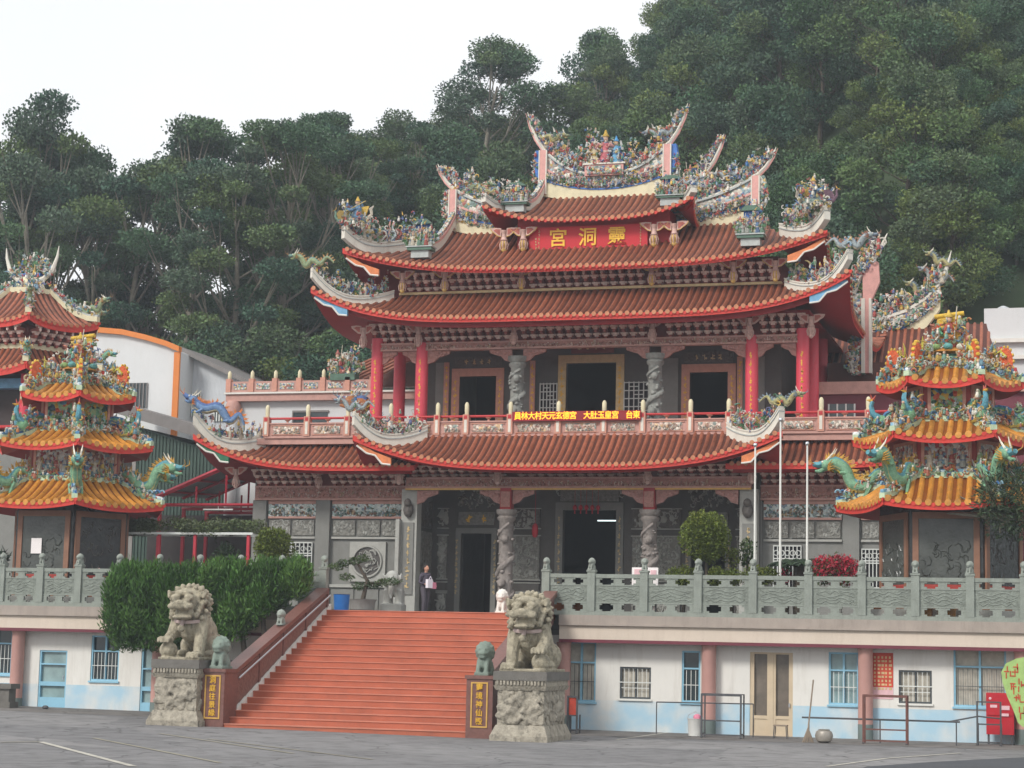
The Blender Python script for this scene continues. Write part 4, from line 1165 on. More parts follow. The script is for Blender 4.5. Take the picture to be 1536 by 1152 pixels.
def hp_mesh(m1, m2):
    b = MB(); b.use(m2)
    b.lathe([(.03, -.08), (.09, -.02), (.1, .04), (.07, .08), (.11, .12), (.12, .3), (.09, .34)], 8)
    b.use(m1)
    for q in range(8):
        a = q * pi / 4; b.tube([(cos(a) * .11, sin(a) * .11, .33), (cos(a) * .155, sin(a) * .155, .2), (cos(a) * .125, sin(a) * .125, .02)], [.018, .024, .012], 4)
    b.lathe([(.12, .34), (.14, .37), (.1, .42), (.085, .62), (.12, .66), (.13, .72)], 8)
    for s in (-1, 1):
        b.use(m1); b.prism([(s * .1, .5), (s * .2, .52), (s * .3, .6), (s * .44, .68), (s * .5, .8), (s * .3, .82), (s * .1, .8)], -.04, .04)
        b.use('bracket_arm'); b.prism([(s * .14, .56), (s * .2, .57), (s * .28, .64), (s * .38, .72), (s * .3, .77), (s * .14, .76)], -.055, -.041)
        b.use(m2); b.tube([(s * .1, -.045, .49), (s * .22, -.045, .52), (s * .34, -.045, .62), (s * .47, -.045, .72), (s * .5, -.045, .8)], .016, 4)
    return b.mesh('hanging_post', None, 50)
HPG = hp_mesh('hang_pink', 'hang_gold'); HPP = hp_mesh('hang_pink', 'hang_pink')
def wedge(parent, x, y, z, s, ln=.85, hh=.5, m='pink_carved'):
    """carved bracket board in the angle of column and beam"""
    pts = [(x, z), (x + s * ln, z), (x + s * ln * .98, z - hh * .25), (x + s * ln * .7, z - hh * .42), (x + s * ln * .5, z - hh * .5), (x + s * ln * .3, z - hh * .85), (x, z - hh)]
    b = tb(); b.use(m); b.prism(pts, y - .05, y + .07)
    for q in range(5): b.ball((x + s * ln * (.12 + .17 * q), y - .06, z - hh * (.45 - .06 * q) * .8), (.08, .03, .08), 6, 4)
    build(b, 'carved_wing', parent, 50)
for x, sgns in ((-6.12, (1, -1)), (-2.45, (1, -1)), (2.67, (1, -1)), (6.14, (1, -1)), (-7.88, (1,)), (7.93, (-1,))):
    for s in sgns: wedge(bm_up, x + s * .22, 9.0, 13.277, s, .85 if abs(x) < 7 and not (abs(x) > 6 and s * x > 0) else .55, .48)
for x, sgns in ((-6.1, (1,)), (-2.5, (1, -1)), (2.72, (1, -1)), (6.05, (-1,))):
    for s in sgns: wedge(bm_low, x + s * .22, 8.2, 8.055, s, .8, .5, 'pink_frieze')
tbox('bracket_board', 'bracket_back', -6.3, 6.3, 8.45, 8.55, 8.52, 9.2)
brackets(TP, -6.2, 6.2, 8.42, 8.5, .36, (-2.5, 2.72), .62)
tbox('bracket_board', 'bracket_back', -8.15, 8.15, 9.16, 9.3, 13.582, 14.5)
brackets(TP, -8.1, 8.1, 9.1, 13.58, .335, (-6.12, -2.45, 2.67, 6.14))
brackets(TP, -6.95, 6.95, 9.48, 15.52, .335, (-5.3, -2.3, 2.5, 5.4), 1.0)
for x in (-6.1, -2.45, 2.67, 6.14, -8.25, 8.3): inst(HPP, 'hanging_post', TP, tw(x, 8.42, 13.42), 0, K * .95)
for x in (-5.25, -2.3, 2.55, 5.5, -6.9, 7.0): inst(HPG, 'hanging_post', TP, tw(x, 8.75, 15.5), 0, K * .95)
for x in (-6.4, -2.7, 2.75, 6.4): inst(HPP, 'hanging_post', TP, tw(x, 7.6, 8.28), 0, K * .95)
for x in (-3.3, -2.55, 2.4, 3.15): inst(HPG, 'hanging_post', TP, tw(x, 9.75, 17.12), 0, K * 1.05)

# ---- roofs
def sides(name, W, y0, run, inset, ze, zt, lift_, pw, D, left=True, right=True, pitch=.24, parent=TP, ribs=True):
    """returning slopes at both ends of a roof whose front eave is at y0"""
    yc = y0 + D / 2
    if right: roof(name, parent, -D / 2, D / 2, 0, run, ze, zt, inset, inset, lift_, lift_ * .8, pw, pitch, Matrix(((0, -1, 0, W), (1, 0, 0, yc), (0, 0, 1, 0), (0, 0, 0, 1))), TM, ribs=ribs)
    if left: roof(name, parent, -D / 2, D / 2, 0, run, ze, zt, inset, inset, lift_ * .8, lift_, pw, pitch, Matrix(((0, 1, 0, -W), (-1, 0, 0, yc), (0, 0, 1, 0), (0, 0, 0, 1))), TM, ribs=False)
def fascia(parent, S, x0, x1, dz0, dz1, dy, m='red_soffit'):
    b = tb(); b.use(m); n = 40
    pts = [S(x0 + (x1 - x0) * i / n, 0) for i in range(n + 1)]
    b.ribbon([(p[0], p[1] + dy, p[2]) for p in pts], .08, dz0, dz1); build(b, 'eave_board', parent)
def hip(parent, S, xe, xt, tip=.35, h=.34, w_=.22, t1=1.0, m='ridge_white'):
    """white corner ridge that curls up at its end"""
    n = 14
    pts = []
    for i in range(n + 1):
        t = t1 * (1 - i / n); x = xt + (xe - xt) * (1 - t)
        p = S(x, t); pts.append((p[0], p[1], p[2] + tip * max(0, (i / n - .55) / .45) ** 2))
    b = tb(); b.use(m); b.ribbon(pts, w_, -.05, h)
    b.use('ridge_grey'); b.ribbon(pts, w_ + .06, h * .62, h * .72)
    b.use(m); b.ribbon(pts, w_ + .05, h, h + .05)
    return build(b, 'corner_ridge', parent, 40), pts, h
def corner_beam(parent, S, xe, m, s, ln=1.3):
    """painted board under the tip of an eave"""
    p = Vector(S(xe, 0))
    b = tb(); b.use(m)
    x0, z0, y0 = p.x - s * .1, p.z - .22, p.y + .14
    poly = [(x0, z0), (x0, z0 - .14), (x0 - s * ln * .3, z0 - .42), (x0 - s * ln * .55, z0 - .5), (x0 - s * ln * .75, z0 - .8), (x0 - s * ln, z0 - .84), (x0 - s * ln, z0 - .6), (x0 - s * ln * .5, z0 - .36)]
    b.prism(poly, y0, y0 + .12)
    b.use('white_stone'); q = poly[1:6]
    for a, c_ in zip(q[:-1], q[1:]): b.tube([(a[0], y0 - .01, a[1]), (c_[0], y0 - .01, c_[1])], .035, 5)
    build(b, 'corner_board', parent)

R2, S2, _ = roof('middle_roof', TP, -9.6, 9.6, 7.2, 9.25, 14.2, 15.44, 2.5, 2.5, 1.22, 1.22, 5, .24, T=TM)
sides('middle_roof_side', 9.6, 7.2, 2.5, 2.05, 14.2, 15.44, 1.22, 5, 11.8)
fascia(R2, S2, -8.9, 8.9, -.34, -.16, .35)
tbox('roof_crest', 'pale_gold', -7.15, 7.15, 9.1, 9.5, 15.43, 15.52, R2)
R3, S3_, _ = roof('upper_roof', TP, -8.72, 8.72, 8.0, 11.5, 16.12, 18.25, 2.8, 2.8, .9, .9, 3.6, .24, T=TM)
sides('upper_roof_side', 8.72, 8.0, 2.8, 3.5, 16.12, 18.25, .9, 3.6, 7.0)
R4, S4, _ = roof('crown_roof', TP, -3.78, 3.72, 9.4, 12.0, 18.14, 19.6, 1.3, 1.3, .6, .6, 3.4, .24, T=TM, thick=.1)
sides('crown_roof_side', 3.74, 9.4, 1.3, 2.6, 18.14, 19.6, .6, 3.4, 5.2)
R1, S1, _ = roof('porch_roof', TP, -7.42, 7.45, 6.3, 8.05, 8.79, 10.03, 2.0, 2.0, 1.07, 1.07, 3.4, .24, T=TM)
sides('porch_roof_side', 7.43, 6.3, 2.0, 1.75, 8.79, 10.03, 1.07, 3.4, 3.6)
fascia(R1, S1, -6.9, 6.9, -.26, -.16, .35)
RL, SL, _ = roof('wing_roof', TP, -13.95, -5.6, 6.95, 8.4, 8.86, 9.76, 2.0, 0, 1.18, 0, 4.0, .24, T=TM, ctr=-7.0)
roof('wing_roof_side', TP, -5, 5, 0, 2.0, 8.86, 9.76, 1.45, 1.45, .9, 1.18, 4.0, .24, Matrix(((0, 1, 0, -13.95), (-1, 0, 0, 11.95), (0, 0, 1, 0), (0, 0, 0, 1))), TM, ribs=False)
RR, SR, _ = roof('wing_roof', TP, 5.6, 14.2, 6.95, 8.4, 8.86, 9.76, 0, 2.0, 0, 1.18, 4.0, .24, T=TM, ctr=7.0)
roof('wing_roof_side', TP, -5, 5, 0, 2.0, 8.86, 9.76, 1.45, 1.45, 1.18, .9, 4.0, .24, Matrix(((0, -1, 0, 14.2), (1, 0, 0, 11.95), (0, 0, 1, 0), (0, 0, 0, 1))), TM, ribs=False)
fascia(RL, SL, -13.2, -5.8, -.28, -.16, .35); fascia(RR, SR, 5.8, 13.4, -.28, -.16, .35)
for x0, x1, sk in ((-12.5, -6.5, (-9.7,)), (6.5, 12.8, ())):
    beam_relief(beam(TP, x0, x1, 8.75, 8.98, 7.75, 8.28), x0 + .1, x1 - .1, 8.76, 7.84, 8.2, int(x0))
    tbox('bracket_board', 'bracket_back', x0, x1, 8.9, 8.999, 8.282, 9.3)
    brackets(TP, x0, x1, 8.88, 8.28, .335, sk, .85)
    for x in ((-13.0, -9.7) if x0 < 0 else (9.6,)): inst(HPP, 'hanging_post', TP, tw(x, 8.1, 8.2), 0, K * .9)
for S_, xe, m, sg in ((S2, -9.6, 'sky_blue', -1), (S2, 9.6, 'sky_blue', 1), (S3_, -8.72, 'corner_orange', -1), (S3_, 8.72, 'corner_orange', 1), (S1, -7.42, 'corner_orange', -1), (S1, 7.45, 'corner_orange', 1), (SL, -13.95, 'corner_green', -1)):
    corner_beam(TP, S_, xe, m, sg)

# ---- ridges
def main_ridge(name, parent, y, W, zb, zt, horn, th=.36, x0=None, cen=0.0, half=(True, True)):
    """swallow-tail ridge: zb / zt give the lower and upper edge, horn the tip (dx, z)"""
    n = 36
    xs = [cen - W + 2 * W * i / n for i in range(n + 1)]
    pts = [(x, y, 0) for x in xs]
    lo = [zb(abs(x - cen)) for x in xs]; hi = [zt(abs(x - cen)) for x in xs]
    def mixf(f): return [a + (c_ - a) * f for a, c_ in zip(lo, hi)]
    b = tb()
    b.use('ridge_cream'); b.ribbon(pts, th, [q - .3 for q in lo], mixf(.2))
    b.use('ridge_blue'); b.ribbon(pts, th + .06, mixf(.2), mixf(.27))
    b.use('porcelain_fine'); b.ribbon(pts, th - .04, mixf(.27), mixf(.5))
    b.use('ridge_pink'); b.ribbon(pts, th + .06, mixf(.5), mixf(.57))
    b.use('porcelain'); b.ribbon(pts, th - .06, mixf(.57), mixf(.93))
    b.use('ridge_grey'); b.ribbon(pts, th + .08, mixf(.93), hi)
    b.use('ridge_white'); b.ribbon(pts, th + .02, hi, [q + .06 for q in hi])
    ro = build(b, name, parent, 40)
    for s, on in ((-1, half[0]), (1, half[1])):
        if not on: continue
        xe, ze = cen + s * W, zt(W)
        P = [(cen + s * (W - .5), y, zt(W - .5)), (xe, y, ze), (xe + s * horn[0] * .45, y, ze + (horn[1] - ze) * .3), (xe + s * horn[0] * .8, y, ze + (horn[1] - ze) * .66), (xe + s * horn[0], y, horn[1])]
        b = tb(); b.use('ridge_white'); b.tube(P, [.08, .08, .065, .045, .012], 6, flat=1.3); b.use('ridge_pink'); b.tube([(p[0] + s * .07, p[1], p[2] - .04) for p in P], [.05, .05, .045, .03, .008], 5)
        hn = build(b, 'ridge_horn', ro, 50)
        b = tb(); za, zc = zb(W) - .25, ze - .05
        b.use('ridge_pink'); b.box(xe - .12, xe + .12, y - th * .75, y + th * .75, za, zc)
        b.use('ridge_white'); b.box(xe - .16, xe - .121, y - th * .8, y + th * .8, za, zc); b.box(xe + .121, xe + .16, y - th * .8, y + th * .8, za, zc)
        b.use('ridge_blue' if name == 'crown_ridge' else 'porcelain'); b.prism([(xe + s * .16, za + (zc - za) * .35), (xe + s * .16, zc), (xe + s * .32, zc + .02), (xe + s * .38, zc - (zc - za) * .2), (xe + s * .3, za + (zc - za) * .45)], y - th * .5, y + th * .5)
        re_ = build(b, 'ridge_end', ro); filigree(re_, [(xe + s * .3, y - .1, za + .3), (xe + s * .35, y - .1, zc - .5)], .5, 60, TM, .2, 7 + s, 1.0)
        filigree(hn, [(p[0] - s * .16, p[1], p[2] - .05) for p in P[:4]] + [(P[4][0] - s * .05, y, P[4][2] - .25)], [.6, .7, .6, .4, .05], 210, TM, .12, int(abs(cen * 10 + y * 7)) + s, .9)
        # curls on the inside of the horn
        for q in range(4):
            t = .15 + q * .22; px = xe + s * horn[0] * t - s * .15; pz = ze + (horn[1] - ze) * t * .8
            put(FIG_S, 'scroll', hn, tw(px, y, pz), K * (.5 - q * .06), 0, s > 0)
    return ro, lambda x: zt(abs(x - cen))
G4, z4 = main_ridge('crown_ridge', R4, 12.0, 2.42, lambda x: 19.62 + .3 * (x / 2.42) ** 2, lambda x: 20.35 + 1.1 * (x / 2.42) ** 2.3, (.72, 23.0))
G3, z3 = main_ridge('upper_ridge', R3, 11.5, 5.85, lambda x: 18.15 + .45 * max(0, (x - 2.5) / 3.35) ** 2, lambda x: 18.95 + 1.0 * max(0, (x - 2.5) / 3.35) ** 2, (.72, 21.0))
crowd(G4, [(x, 12, z4(x)) for x in np.linspace(-2.2, 2.2, 30)], TM, .55, 1)
crowd(G4, [(x, 11.72, 19.9 + .4 * (x / 2.4) ** 2) for x in np.linspace(-2.2, 2.2, 24)], TM, .36, 1)
crowd(G3, [(x, 11.5, z3(x)) for x in list(np.linspace(-5.7, -3.4, 19)) + list(np.linspace(3.3, 5.7, 19))], TM, .62, 1)
crowd(G3, [(x, 11.2, 18.5 + .4 * ((abs(x) - 3) / 2.8) ** 2) for x in list(np.linspace(-5.6, -3.8, 12)) + list(np.linspace(3.6, 5.6, 13))], TM, .4, 1)
for x, s, g, y in ((-2.5, 1, G4, 12), (2.45, -1, G4, 12), (-5.2, 1, G3, 11.5), (5.2, -1, G3, 11.5)):
    zz = (z4 if g is G4 else z3)(x)
    o = put(FIG_D, 'ridge_dragon', g, tw(x, y - .05, zz + .25), K * .95, 0, s > 0)
    o.rotation_euler = (0, radians(28) * s, 0)
xs_ = np.linspace(-2.3, 2.3, 14); filigree(G4, [(x, 12, z4(x)) for x in xs_], [1.05 if abs(x) > .8 else .7 for x in xs_], 900, TM, .28, 5, 1.15)
filigree(G4, [(x, 11.78, 19.85 + .35 * (x / 2.4) ** 2) for x in xs_], .55, 420, TM, .05, 6, .9)
for sg in (-1, 1):
    xs_ = np.linspace(sg * 3.1, sg * 5.8, 9); filigree(G3, [(x, 11.5, z3(x)) for x in xs_], 1.0, 560, TM, .25, 7 + sg, 1.1); filigree(G3, [(x, 11.28, 18.3 + .4 * ((abs(x) - 3) / 2.8) ** 2) for x in xs_], .6, 260, TM, .05, 17 + sg, .9)
# three gods on a painted pedestal in the middle of the crown ridge
for x, c_, hh in ((-.42, ('d8c9a6', 'c9a53d', 'e0d8c8', 'd8d0c0'), 1.05), (0, ('cf6f78', 'dcb2a8', 'd89a94', 'c9a53d'), 1.35), (.42, ('6fb0d6', '4f86c0', 'dfe3e0', '4f9ad0'), 1.1)):
    b = fig_person([c_[0], c_[1], c_[2], c_[3]], False, RF, True); inst(b.mesh('god_figure', None, 60), 'god_figure', G4, tw(x, 11.9, 20.75), 0, K * hh)
b = tb(); b.use('ridge_pink'); b.box(-.75, .75, 11.7, 12.2, 20.3, 20.72); b.use('ridge_white'); b.box(-.82, .82, 11.65, 12.25, 20.721, 20.78); b.use('porcelain'); b.box(-.66, .66, 11.66, 11.698, 20.36, 20.66); build(b, 'pedestal', G4)
filigree(G4, [(-.75, 11.8, 20.78), (.75, 11.8, 20.78)], 1.25, 190, TM, .2, 77, .9); filigree(G4, [(-.72, 11.62, 20.34), (.72, 11.62, 20.34)], .3, 60, TM, .01, 78, .7)

# ---- descending ridges, figure stands and corner ridges
def stand(parent, x, y, z, s=1.0, n=10, w_=.75):
    b = tb(); b.use('ridge_green'); b.box(x - w_ / 2, x + w_ / 2, y - .25, y + .25, z + .02, z + .12 * s); b.use('ridge_grey'); b.box(x - w_ * .36, x + w_ * .36, y - .16, y + .2, z - .25, z + .019); b.use('ridge_green'); b.use('ridge_grey'); b.box(x - w_ * .54, x + w_ * .54, y - .29, y + .29, z + .121 * s, z + .16 * s)
    b.use('ridge_blue'); b.box(x - w_ * .3, x + w_ * .3, y + .1, y + .16, z + .161, z + .95 * s); b.use('ridge_green'); b.prism([(x - w_ * .42, z + .95 * s), (x + w_ * .42, z + .95 * s), (x + w_ * .2, z + 1.12 * s), (x - w_ * .2, z + 1.12 * s)], y - .05, y + .2)
    st = build(b, 'figure_stand', parent)
    for i in range(n):
        put(FIG_P if i % 3 else FIG_F, 'figurine' if i % 3 else 'blossom', st, tw(x + w_ * (-.46 + .92 * (i % (n // 2)) / (n // 2 - 1)), y - .2 + .16 * (i // (n // 2)), z + .16 * s + .14 * (i // (n // 2))), K * s * RF.uniform(.42, .6), RF.uniform(-.4, .4))
    filigree(st, [(x - w_ * .5, y, z + .2), (x + w_ * .5, y, z + .2)], 1.15 * s, 170, TM, .22, int(x * 10), 1.0)
    return st
def descend(parent, a, b_):
    n = 10; pts = []
    for i in range(n + 1):
        t = i / n; pts.append(tuple(Vector(a).lerp(Vector(b_), t) - Vector((0, 0, .35 * sin(pi * t)))))
    b = tb(); b.use('ridge_white'); b.ribbon(pts, .22, -.1, .2); b.use('ridge_pink'); b.ribbon(pts, .26, .2, .32); b.use('porcelain_fine'); b.ribbon(pts, .18, .32, .46)
    return build(b, 'descending_ridge', parent, 40)
for s in (-1, 1):
    descend(R3, (s * 5.8, 11.4, 18.75), (s * 6.05, 8.75, 17.0)); stand(R3, s * 6.15, 8.6, 16.95, 1.1, 22, .95)
    descend(R4, (s * 2.4, 11.9, 20.0), (s * 2.75, 10.2, 18.85)); stand(R4, s * 2.95, 10.0, 18.85, .8, 22, 1.0)
    for ro, S_, xe, xt, t1, sc_, nf, rider in ((R3, S3_, s * 8.72, s * 5.9, .62, .9, 11, True), (R4, S4, s * 3.75, s * 2.45, .7, .6, 6, False), (R2, S2, s * 9.6, s * 7.1, .9, .75, 14, False), (R1, S1, s * 7.43, s * 5.43, .95, .7, 11, False)):
        hr, pts, h = hip(ro, S_, xe, xt, .42 if ro is not R4 else .2, .2 if ro is R4 else (.26 if ro is R2 else .38), .24, t1)
        tip = Vector(pts[-1]) + Vector((0, 0, h))
        if rider:
            o = put(FIG_R, 'mounted_figure', hr, tw(*(tip + Vector((-s * .5, .1, -.12)))), K * 1.15, 0, s > 0)
            put(FIG_B, 'phoenix', hr, tw(tip.x + s * .12, tip.y, tip.z), K * .8, 0, s < 0)
            filigree(hr, [(tip.x - s * 1.1, tip.y, tip.z - .1), (tip.x + s * .1, tip.y, tip.z + .1)], .95, 150, TM, .2, 31 + s, 1.0, ['d9d4c8', '5f7aa4', 'c8b878', '7f9a94', 'b0655a', 'e0dccf'])
        else:
            o = put(FIG_D, 'ridge_dragon', hr, tw(tip.x - s * .25, tip.y + .05, tip.z + .02), K * (1.15 if ro is R2 else 1.0) * (1 if ro is not R4 else .6), 0, s > 0)
            o.rotation_euler = (0, radians(14) * s, 0)
        filigree(hr, [(p_[0], p_[1], p_[2] + h) for p_ in pts[1:]], .95 if rider else (.4 if ro is R4 else .75), 330 if rider else 260, TM, .15, int(abs(xe) * 10) + s, 1.05)
        for k in range(nf):
            q = Vector(pts[2 + int((len(pts) - 5) * k / max(1, nf - 1))]) + Vector((0, -.04, h))
            put(RF.choice([FIG_P, FIG_F, FIG_S]), 'figurine', hr, tw(*q), K * sc_ * RF.uniform(.6, .9), RF.uniform(-.5, .5), RF.random() < .5)
for S_, xe, xt, ro, s in ((SL, -13.95, -11.95, RL, -1), (SR, 14.2, 12.2, RR, 1)):
    hr, pts, h = hip(ro, S_, xe, xt, .4, .42, .24, .98)
    tip = Vector(pts[-1]) + Vector((0, 0, h))
    b = tb(); dragon(b, [tip + Vector((-s * 1.9, .3, -.5)), tip + Vector((-s * 1.7, .25, -.1)), tip + Vector((-s * 1.35, .2, -.35)), tip + Vector((-s * .95, .1, .15)), tip + Vector((-s * .5, .05, .1)), tip + Vector((-s * .2, 0, .2)), tip + Vector((s * .05, 0, .45))], .13, ('4f6fa8', '6f8fb8', 'd8cfae', 'd07a3a'))
    build(b, 'ridge_dragon', hr, 60, False)
    filigree(hr, [(p_[0], p_[1], p_[2] + h) for p_ in pts], .5, 170, TM, .15, 66 + s, 1.0)
    for k in range(5):
        q = Vector(pts[1 + k * 2]) + Vector((0, -.1, h)); put(RF.choice([FIG_P, FIG_F, FIG_S]), 'figurine', hr, tw(*q), K * .5, RF.uniform(-.5, .5))
# ridge of the hall behind the crown, seen past its right horn
G5, z5 = main_ridge('rear_crown_ridge', TP, 15.2, 2.6, lambda x: 19.3 + .3 * (x / 2.6) ** 2, lambda x: 20.1 + 1.0 * (x / 2.6) ** 2.3, (.7, 22.6), cen=.65)
tbox('rear_crown', 'tile_bed', -1.9, 3.2, 14.6, 15.8, 17.5, 19.4)
crowd(G5, [(x, 15.1, z5(x)) for x in np.linspace(1.6, 3.2, 7)], TM, .7)
filigree(G5, [(x, 15.1, z5(x) - .7) for x in np.linspace(1.3, 3.3, 7)], 1.5, 360, TM, .25, 55, 1.1)

# ---- red name board
b = tb(); b.use('red_plaque'); b.box(-2.37, 2.12, 9.9, 10.14, 17.06, 17.97); PQ = build(b, 'name_plaque', TP)
for ch, x in (('宮', -1.25), ('洞', -.12), ('靈', .98)):
    b = tb(); b.use('gold_letter'); text_into(b, ch, .72, .05, lambda u, v, d, x=x: (x + u, 9.88 - d, 17.5 + v)); build(b, 'gold_character', PQ, None, False)
for x, n in ((-1.98, 5), (-2.1, 4), (1.86, 7)): couplet(PQ, x, 9.898, 17.15, 17.9 if n > 4 else 17.6, .07, 'pale_gold', n)

# ---- balcony balustrade
BS = tb(); BS.use('pink_trim'); BS.box(-11.9, 12.2, 7.98, 8.2, 9.981, 10.05); BS.box(-11.9, 12.2, 8.0, 8.18, 10.5, 10.55); bal = build(BS, 'balcony_balustrade', TP)
b = tb(); b.use('red_plain'); b.tube([(-11.9, 8.09, 10.72), (12.2, 8.09, 10.72)], .045, 8); build(b, 'balcony_rail', bal)
pxs = [-11.82, -10.2, -8.62, -6.95, -5.15, -4.05, -2.4, -.62, 1.05, 2.45, 4.15, 5.5, 7.1, 8.7, 10.3, 11.9]
for i, x in enumerate(pxs):
    b = tb(); b.use('panel_frame'); b.box(x - .11, x + .11, 7.95, 8.23, 10.05, 10.78); b.use('red_plain'); b.box(x - .06, x + .06, 7.935, 7.949, 10.62, 10.74); b.use('ridge_white'); b.box(x - .05, x + .05, 7.938, 7.949, 10.12, 10.58)
    b.use('ridge_cream'); b.lathe([(.07, 0), (.085, .03), (.075, .08), (.085, .12), (.085, .36), (.05, .44), (.01, .46)], 8, (x, 8.09, 10.78)); build(b, 'balcony_post', bal, 50)
for a, c_ in zip(pxs[:-1], pxs[1:]):
    b = tb(); b.use('pink_trim'); b.box(a + .11, c_ - .11, 8.04, 8.14, 10.05, 10.5); pn = build(b, 'balcony_panel', bal)
    b = tb(); b.use('panel_mosaic'); b.box(a + .28, c_ - .28, 8.015, 8.038, 10.14, 10.42); build(b, 'panel_relief', pn)
    filigree(pn, [(a + .3, 8.0, 10.16), (c_ - .3, 8.0, 10.16)], .22, int((c_ - a) * 26), TM, .01, int(a * 13), .6, ['c9b8a8', 'b58c80', 'e0d6c8', '9a8f84', '8f9a94', 'c0a088'])
    b = tb(); b.use('panel_frame')
    for z in (10.1, 10.43): b.box(a + .2, c_ - .2, 8.005, 8.037, z, z + .025)
    m_ = (a + c_) / 2; b.lathe([(.05, 0), (.03, .05), (.11, .11), (.12, .13)], 8, (m_, 8.09, 10.55)); build(b, 'panel_trim', pn)
# LED ticker
b = tb(); b.use('led_panel'); b.box(-2.28, 2.42, 7.86, 7.93, 10.5, 10.84); LP = build(b, 'ticker_sign')
tag(LP, 'long dark red ticker sign with glowing orange characters on the balcony rail', 'sign')
for k, ch in enumerate('員林大村天元玄德宮　大肚玉皇宮　台東'):
    if ch == '　': continue
    b = tb(); b.use('led_letter'); text_into(b, ch, .29, .01, lambda u, v, d, k=k: (-2.07 + k * .255 + u * .93, 7.85 - d, 10.668 + v)); build(b, 'glowing_character', LP, None, False)

# ---- facade of the wings
def wing(x0, x1, pil, panels, rnd_win, lat):
    for a, c_ in pil:
        b = tb(); b.use('stone_wall'); b.box(a, c_, 8.8, 8.998, 3.62, 7.75); build(b, 'pilaster', TP)
    for a, c_ in panels:
        b = tb(); b.use('pink_trim'); b.box(a, c_, 8.9, 8.998, 7.62, 7.749); b.box(a, c_, 8.9, 8.998, 7.08, 7.16); b.use('mural'); b.box(a, c_, 8.93, 8.997, 7.16, 7.62); build(b, 'mural_band', TP)
        n = max(2, round((c_ - a) / .85))
        for i in range(n):
            u0, u1 = a + (c_ - a) * i / n + .05, a + (c_ - a) * (i + 1) / n - .05
            b = tb(); b.use('stone_carved'); b.box(u0, u1, 8.92, 8.997, 6.45, 7.02)
            for q in range(3): b.ball((u0 + (u1 - u0) * (.25 + .25 * q), 8.92, 6.7 + .1 * (q % 2)), (.09, .03, .14), 6, 4)
            rp_ = build(b, 'relief_panel', TP, 60); relief(rp_, u0, u1, 8.91, 6.47, 7.0, 16, int(u0 * 31))
        filigree(TP, [(a + .1, 8.9, 7.2), (c_ - .1, 8.9, 7.2)], .34, int((c_ - a) * 55), TM, .02, int(a * 17), .75, ['7f9a92', '8a6a5c', '5f7f78', 'b9a07a', '9aa8b0', '6a6058', 'e0e4e0'], 'mural_figures')
        b = tb(); b.use('stone_pale'); b.box(a, c_, 8.9, 8.998, 6.33, 6.41); b.box(a, c_, 8.88, 8.998, 4.55, 4.66); build(b, 'string_course', TP)
        for i in range(n):
            u0, u1 = a + (c_ - a) * i / n + .04, a + (c_ - a) * (i + 1) / n - .04
            b = tb(); b.use('stone_wall'); b.box(u0, u1, 8.95, 8.997, 3.75, 4.5); build(b, 'base_panel', TP)
    for x, z, r in rnd_win:
        b = tb(); b.use('stone_pale'); b.box(x - r * 1.25, x + r * 1.25, 8.9, 8.997, z - r * 1.3, z + r * 1.3); rw = build(b, 'round_window', TP)
        b = tb(); b.use('stone_dark'); b.prism([(x + cos(q * pi / 12) * r, z + sin(q * pi / 12) * r) for q in range(24)], 8.895, 8.9); build(b, 'window_recess', rw)
        b = tb(); b.use('stone_pale'); b.tube([(x + cos(q * pi / 12) * r, 8.87, z + sin(q * pi / 12) * r) for q in range(25)], .045, 6)
        for q in range(46):
            a1 = RND.uniform(0, 2 * pi); rr_ = RND.uniform(.1, .75) * r; a2 = a1 + RND.uniform(.3, .9)
            b.tube([(x + cos(a1) * rr_, 8.87, z + sin(a1) * rr_), (x + cos((a1 + a2) / 2) * rr_ * 1.25, 8.85, z + sin((a1 + a2) / 2) * rr_ * 1.25), (x + cos(a2) * rr_, 8.87, z + sin(a2) * rr_)], .02, 5)
        build(b, 'window_tracery', rw, 60)
    for a, c_, z0, z1 in lat:
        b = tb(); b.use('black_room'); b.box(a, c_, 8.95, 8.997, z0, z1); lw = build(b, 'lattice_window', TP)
        b = tb(); b.use('white_lattice'); n = 7
        for q in range(n + 1): b.box(a + (c_ - a) * q / n - .016, a + (c_ - a) * q / n + .016, 8.9, 8.948, z0, z1)
        for z in (z0, z0 + (z1 - z0) * .62, z0 + (z1 - z0) * .68, z1 - .04): b.box(a, c_, 8.895, 8.947, z, z + .04)
        for q in range(5): b.tube([(a + (c_ - a) * (.1 + .2 * q) + .09 * cos(t * pi / 4), 8.9, z0 + (z1 - z0) * .82 + .09 * sin(t * pi / 4)) for t in range(9)], .018, 4)
        build(b, 'window_lattice', lw)
wing(-12.6, -6.35, ((-12.58, -12.05), (-10.05, -9.5)), ((-12.0, -10.1), (-9.45, -6.55)), ((-8.0, 5.5, .56),), ((-11.35, -10.2, 4.85, 6.2),))
wing(6.35, 12.9, ((6.4, 6.55), (9.35, 9.9)), ((6.6, 9.3), (9.95, 12.4)), (), ((6.95, 7.9, 4.7, 6.2), (9.98, 10.85, 4.75, 6.1)))
b = tb(); b.use('stone_pale'); b.box(-6.62, -6.48, 8.0, 8.3, 3.62, 7.0); build(b, 'corner_strip', TP)

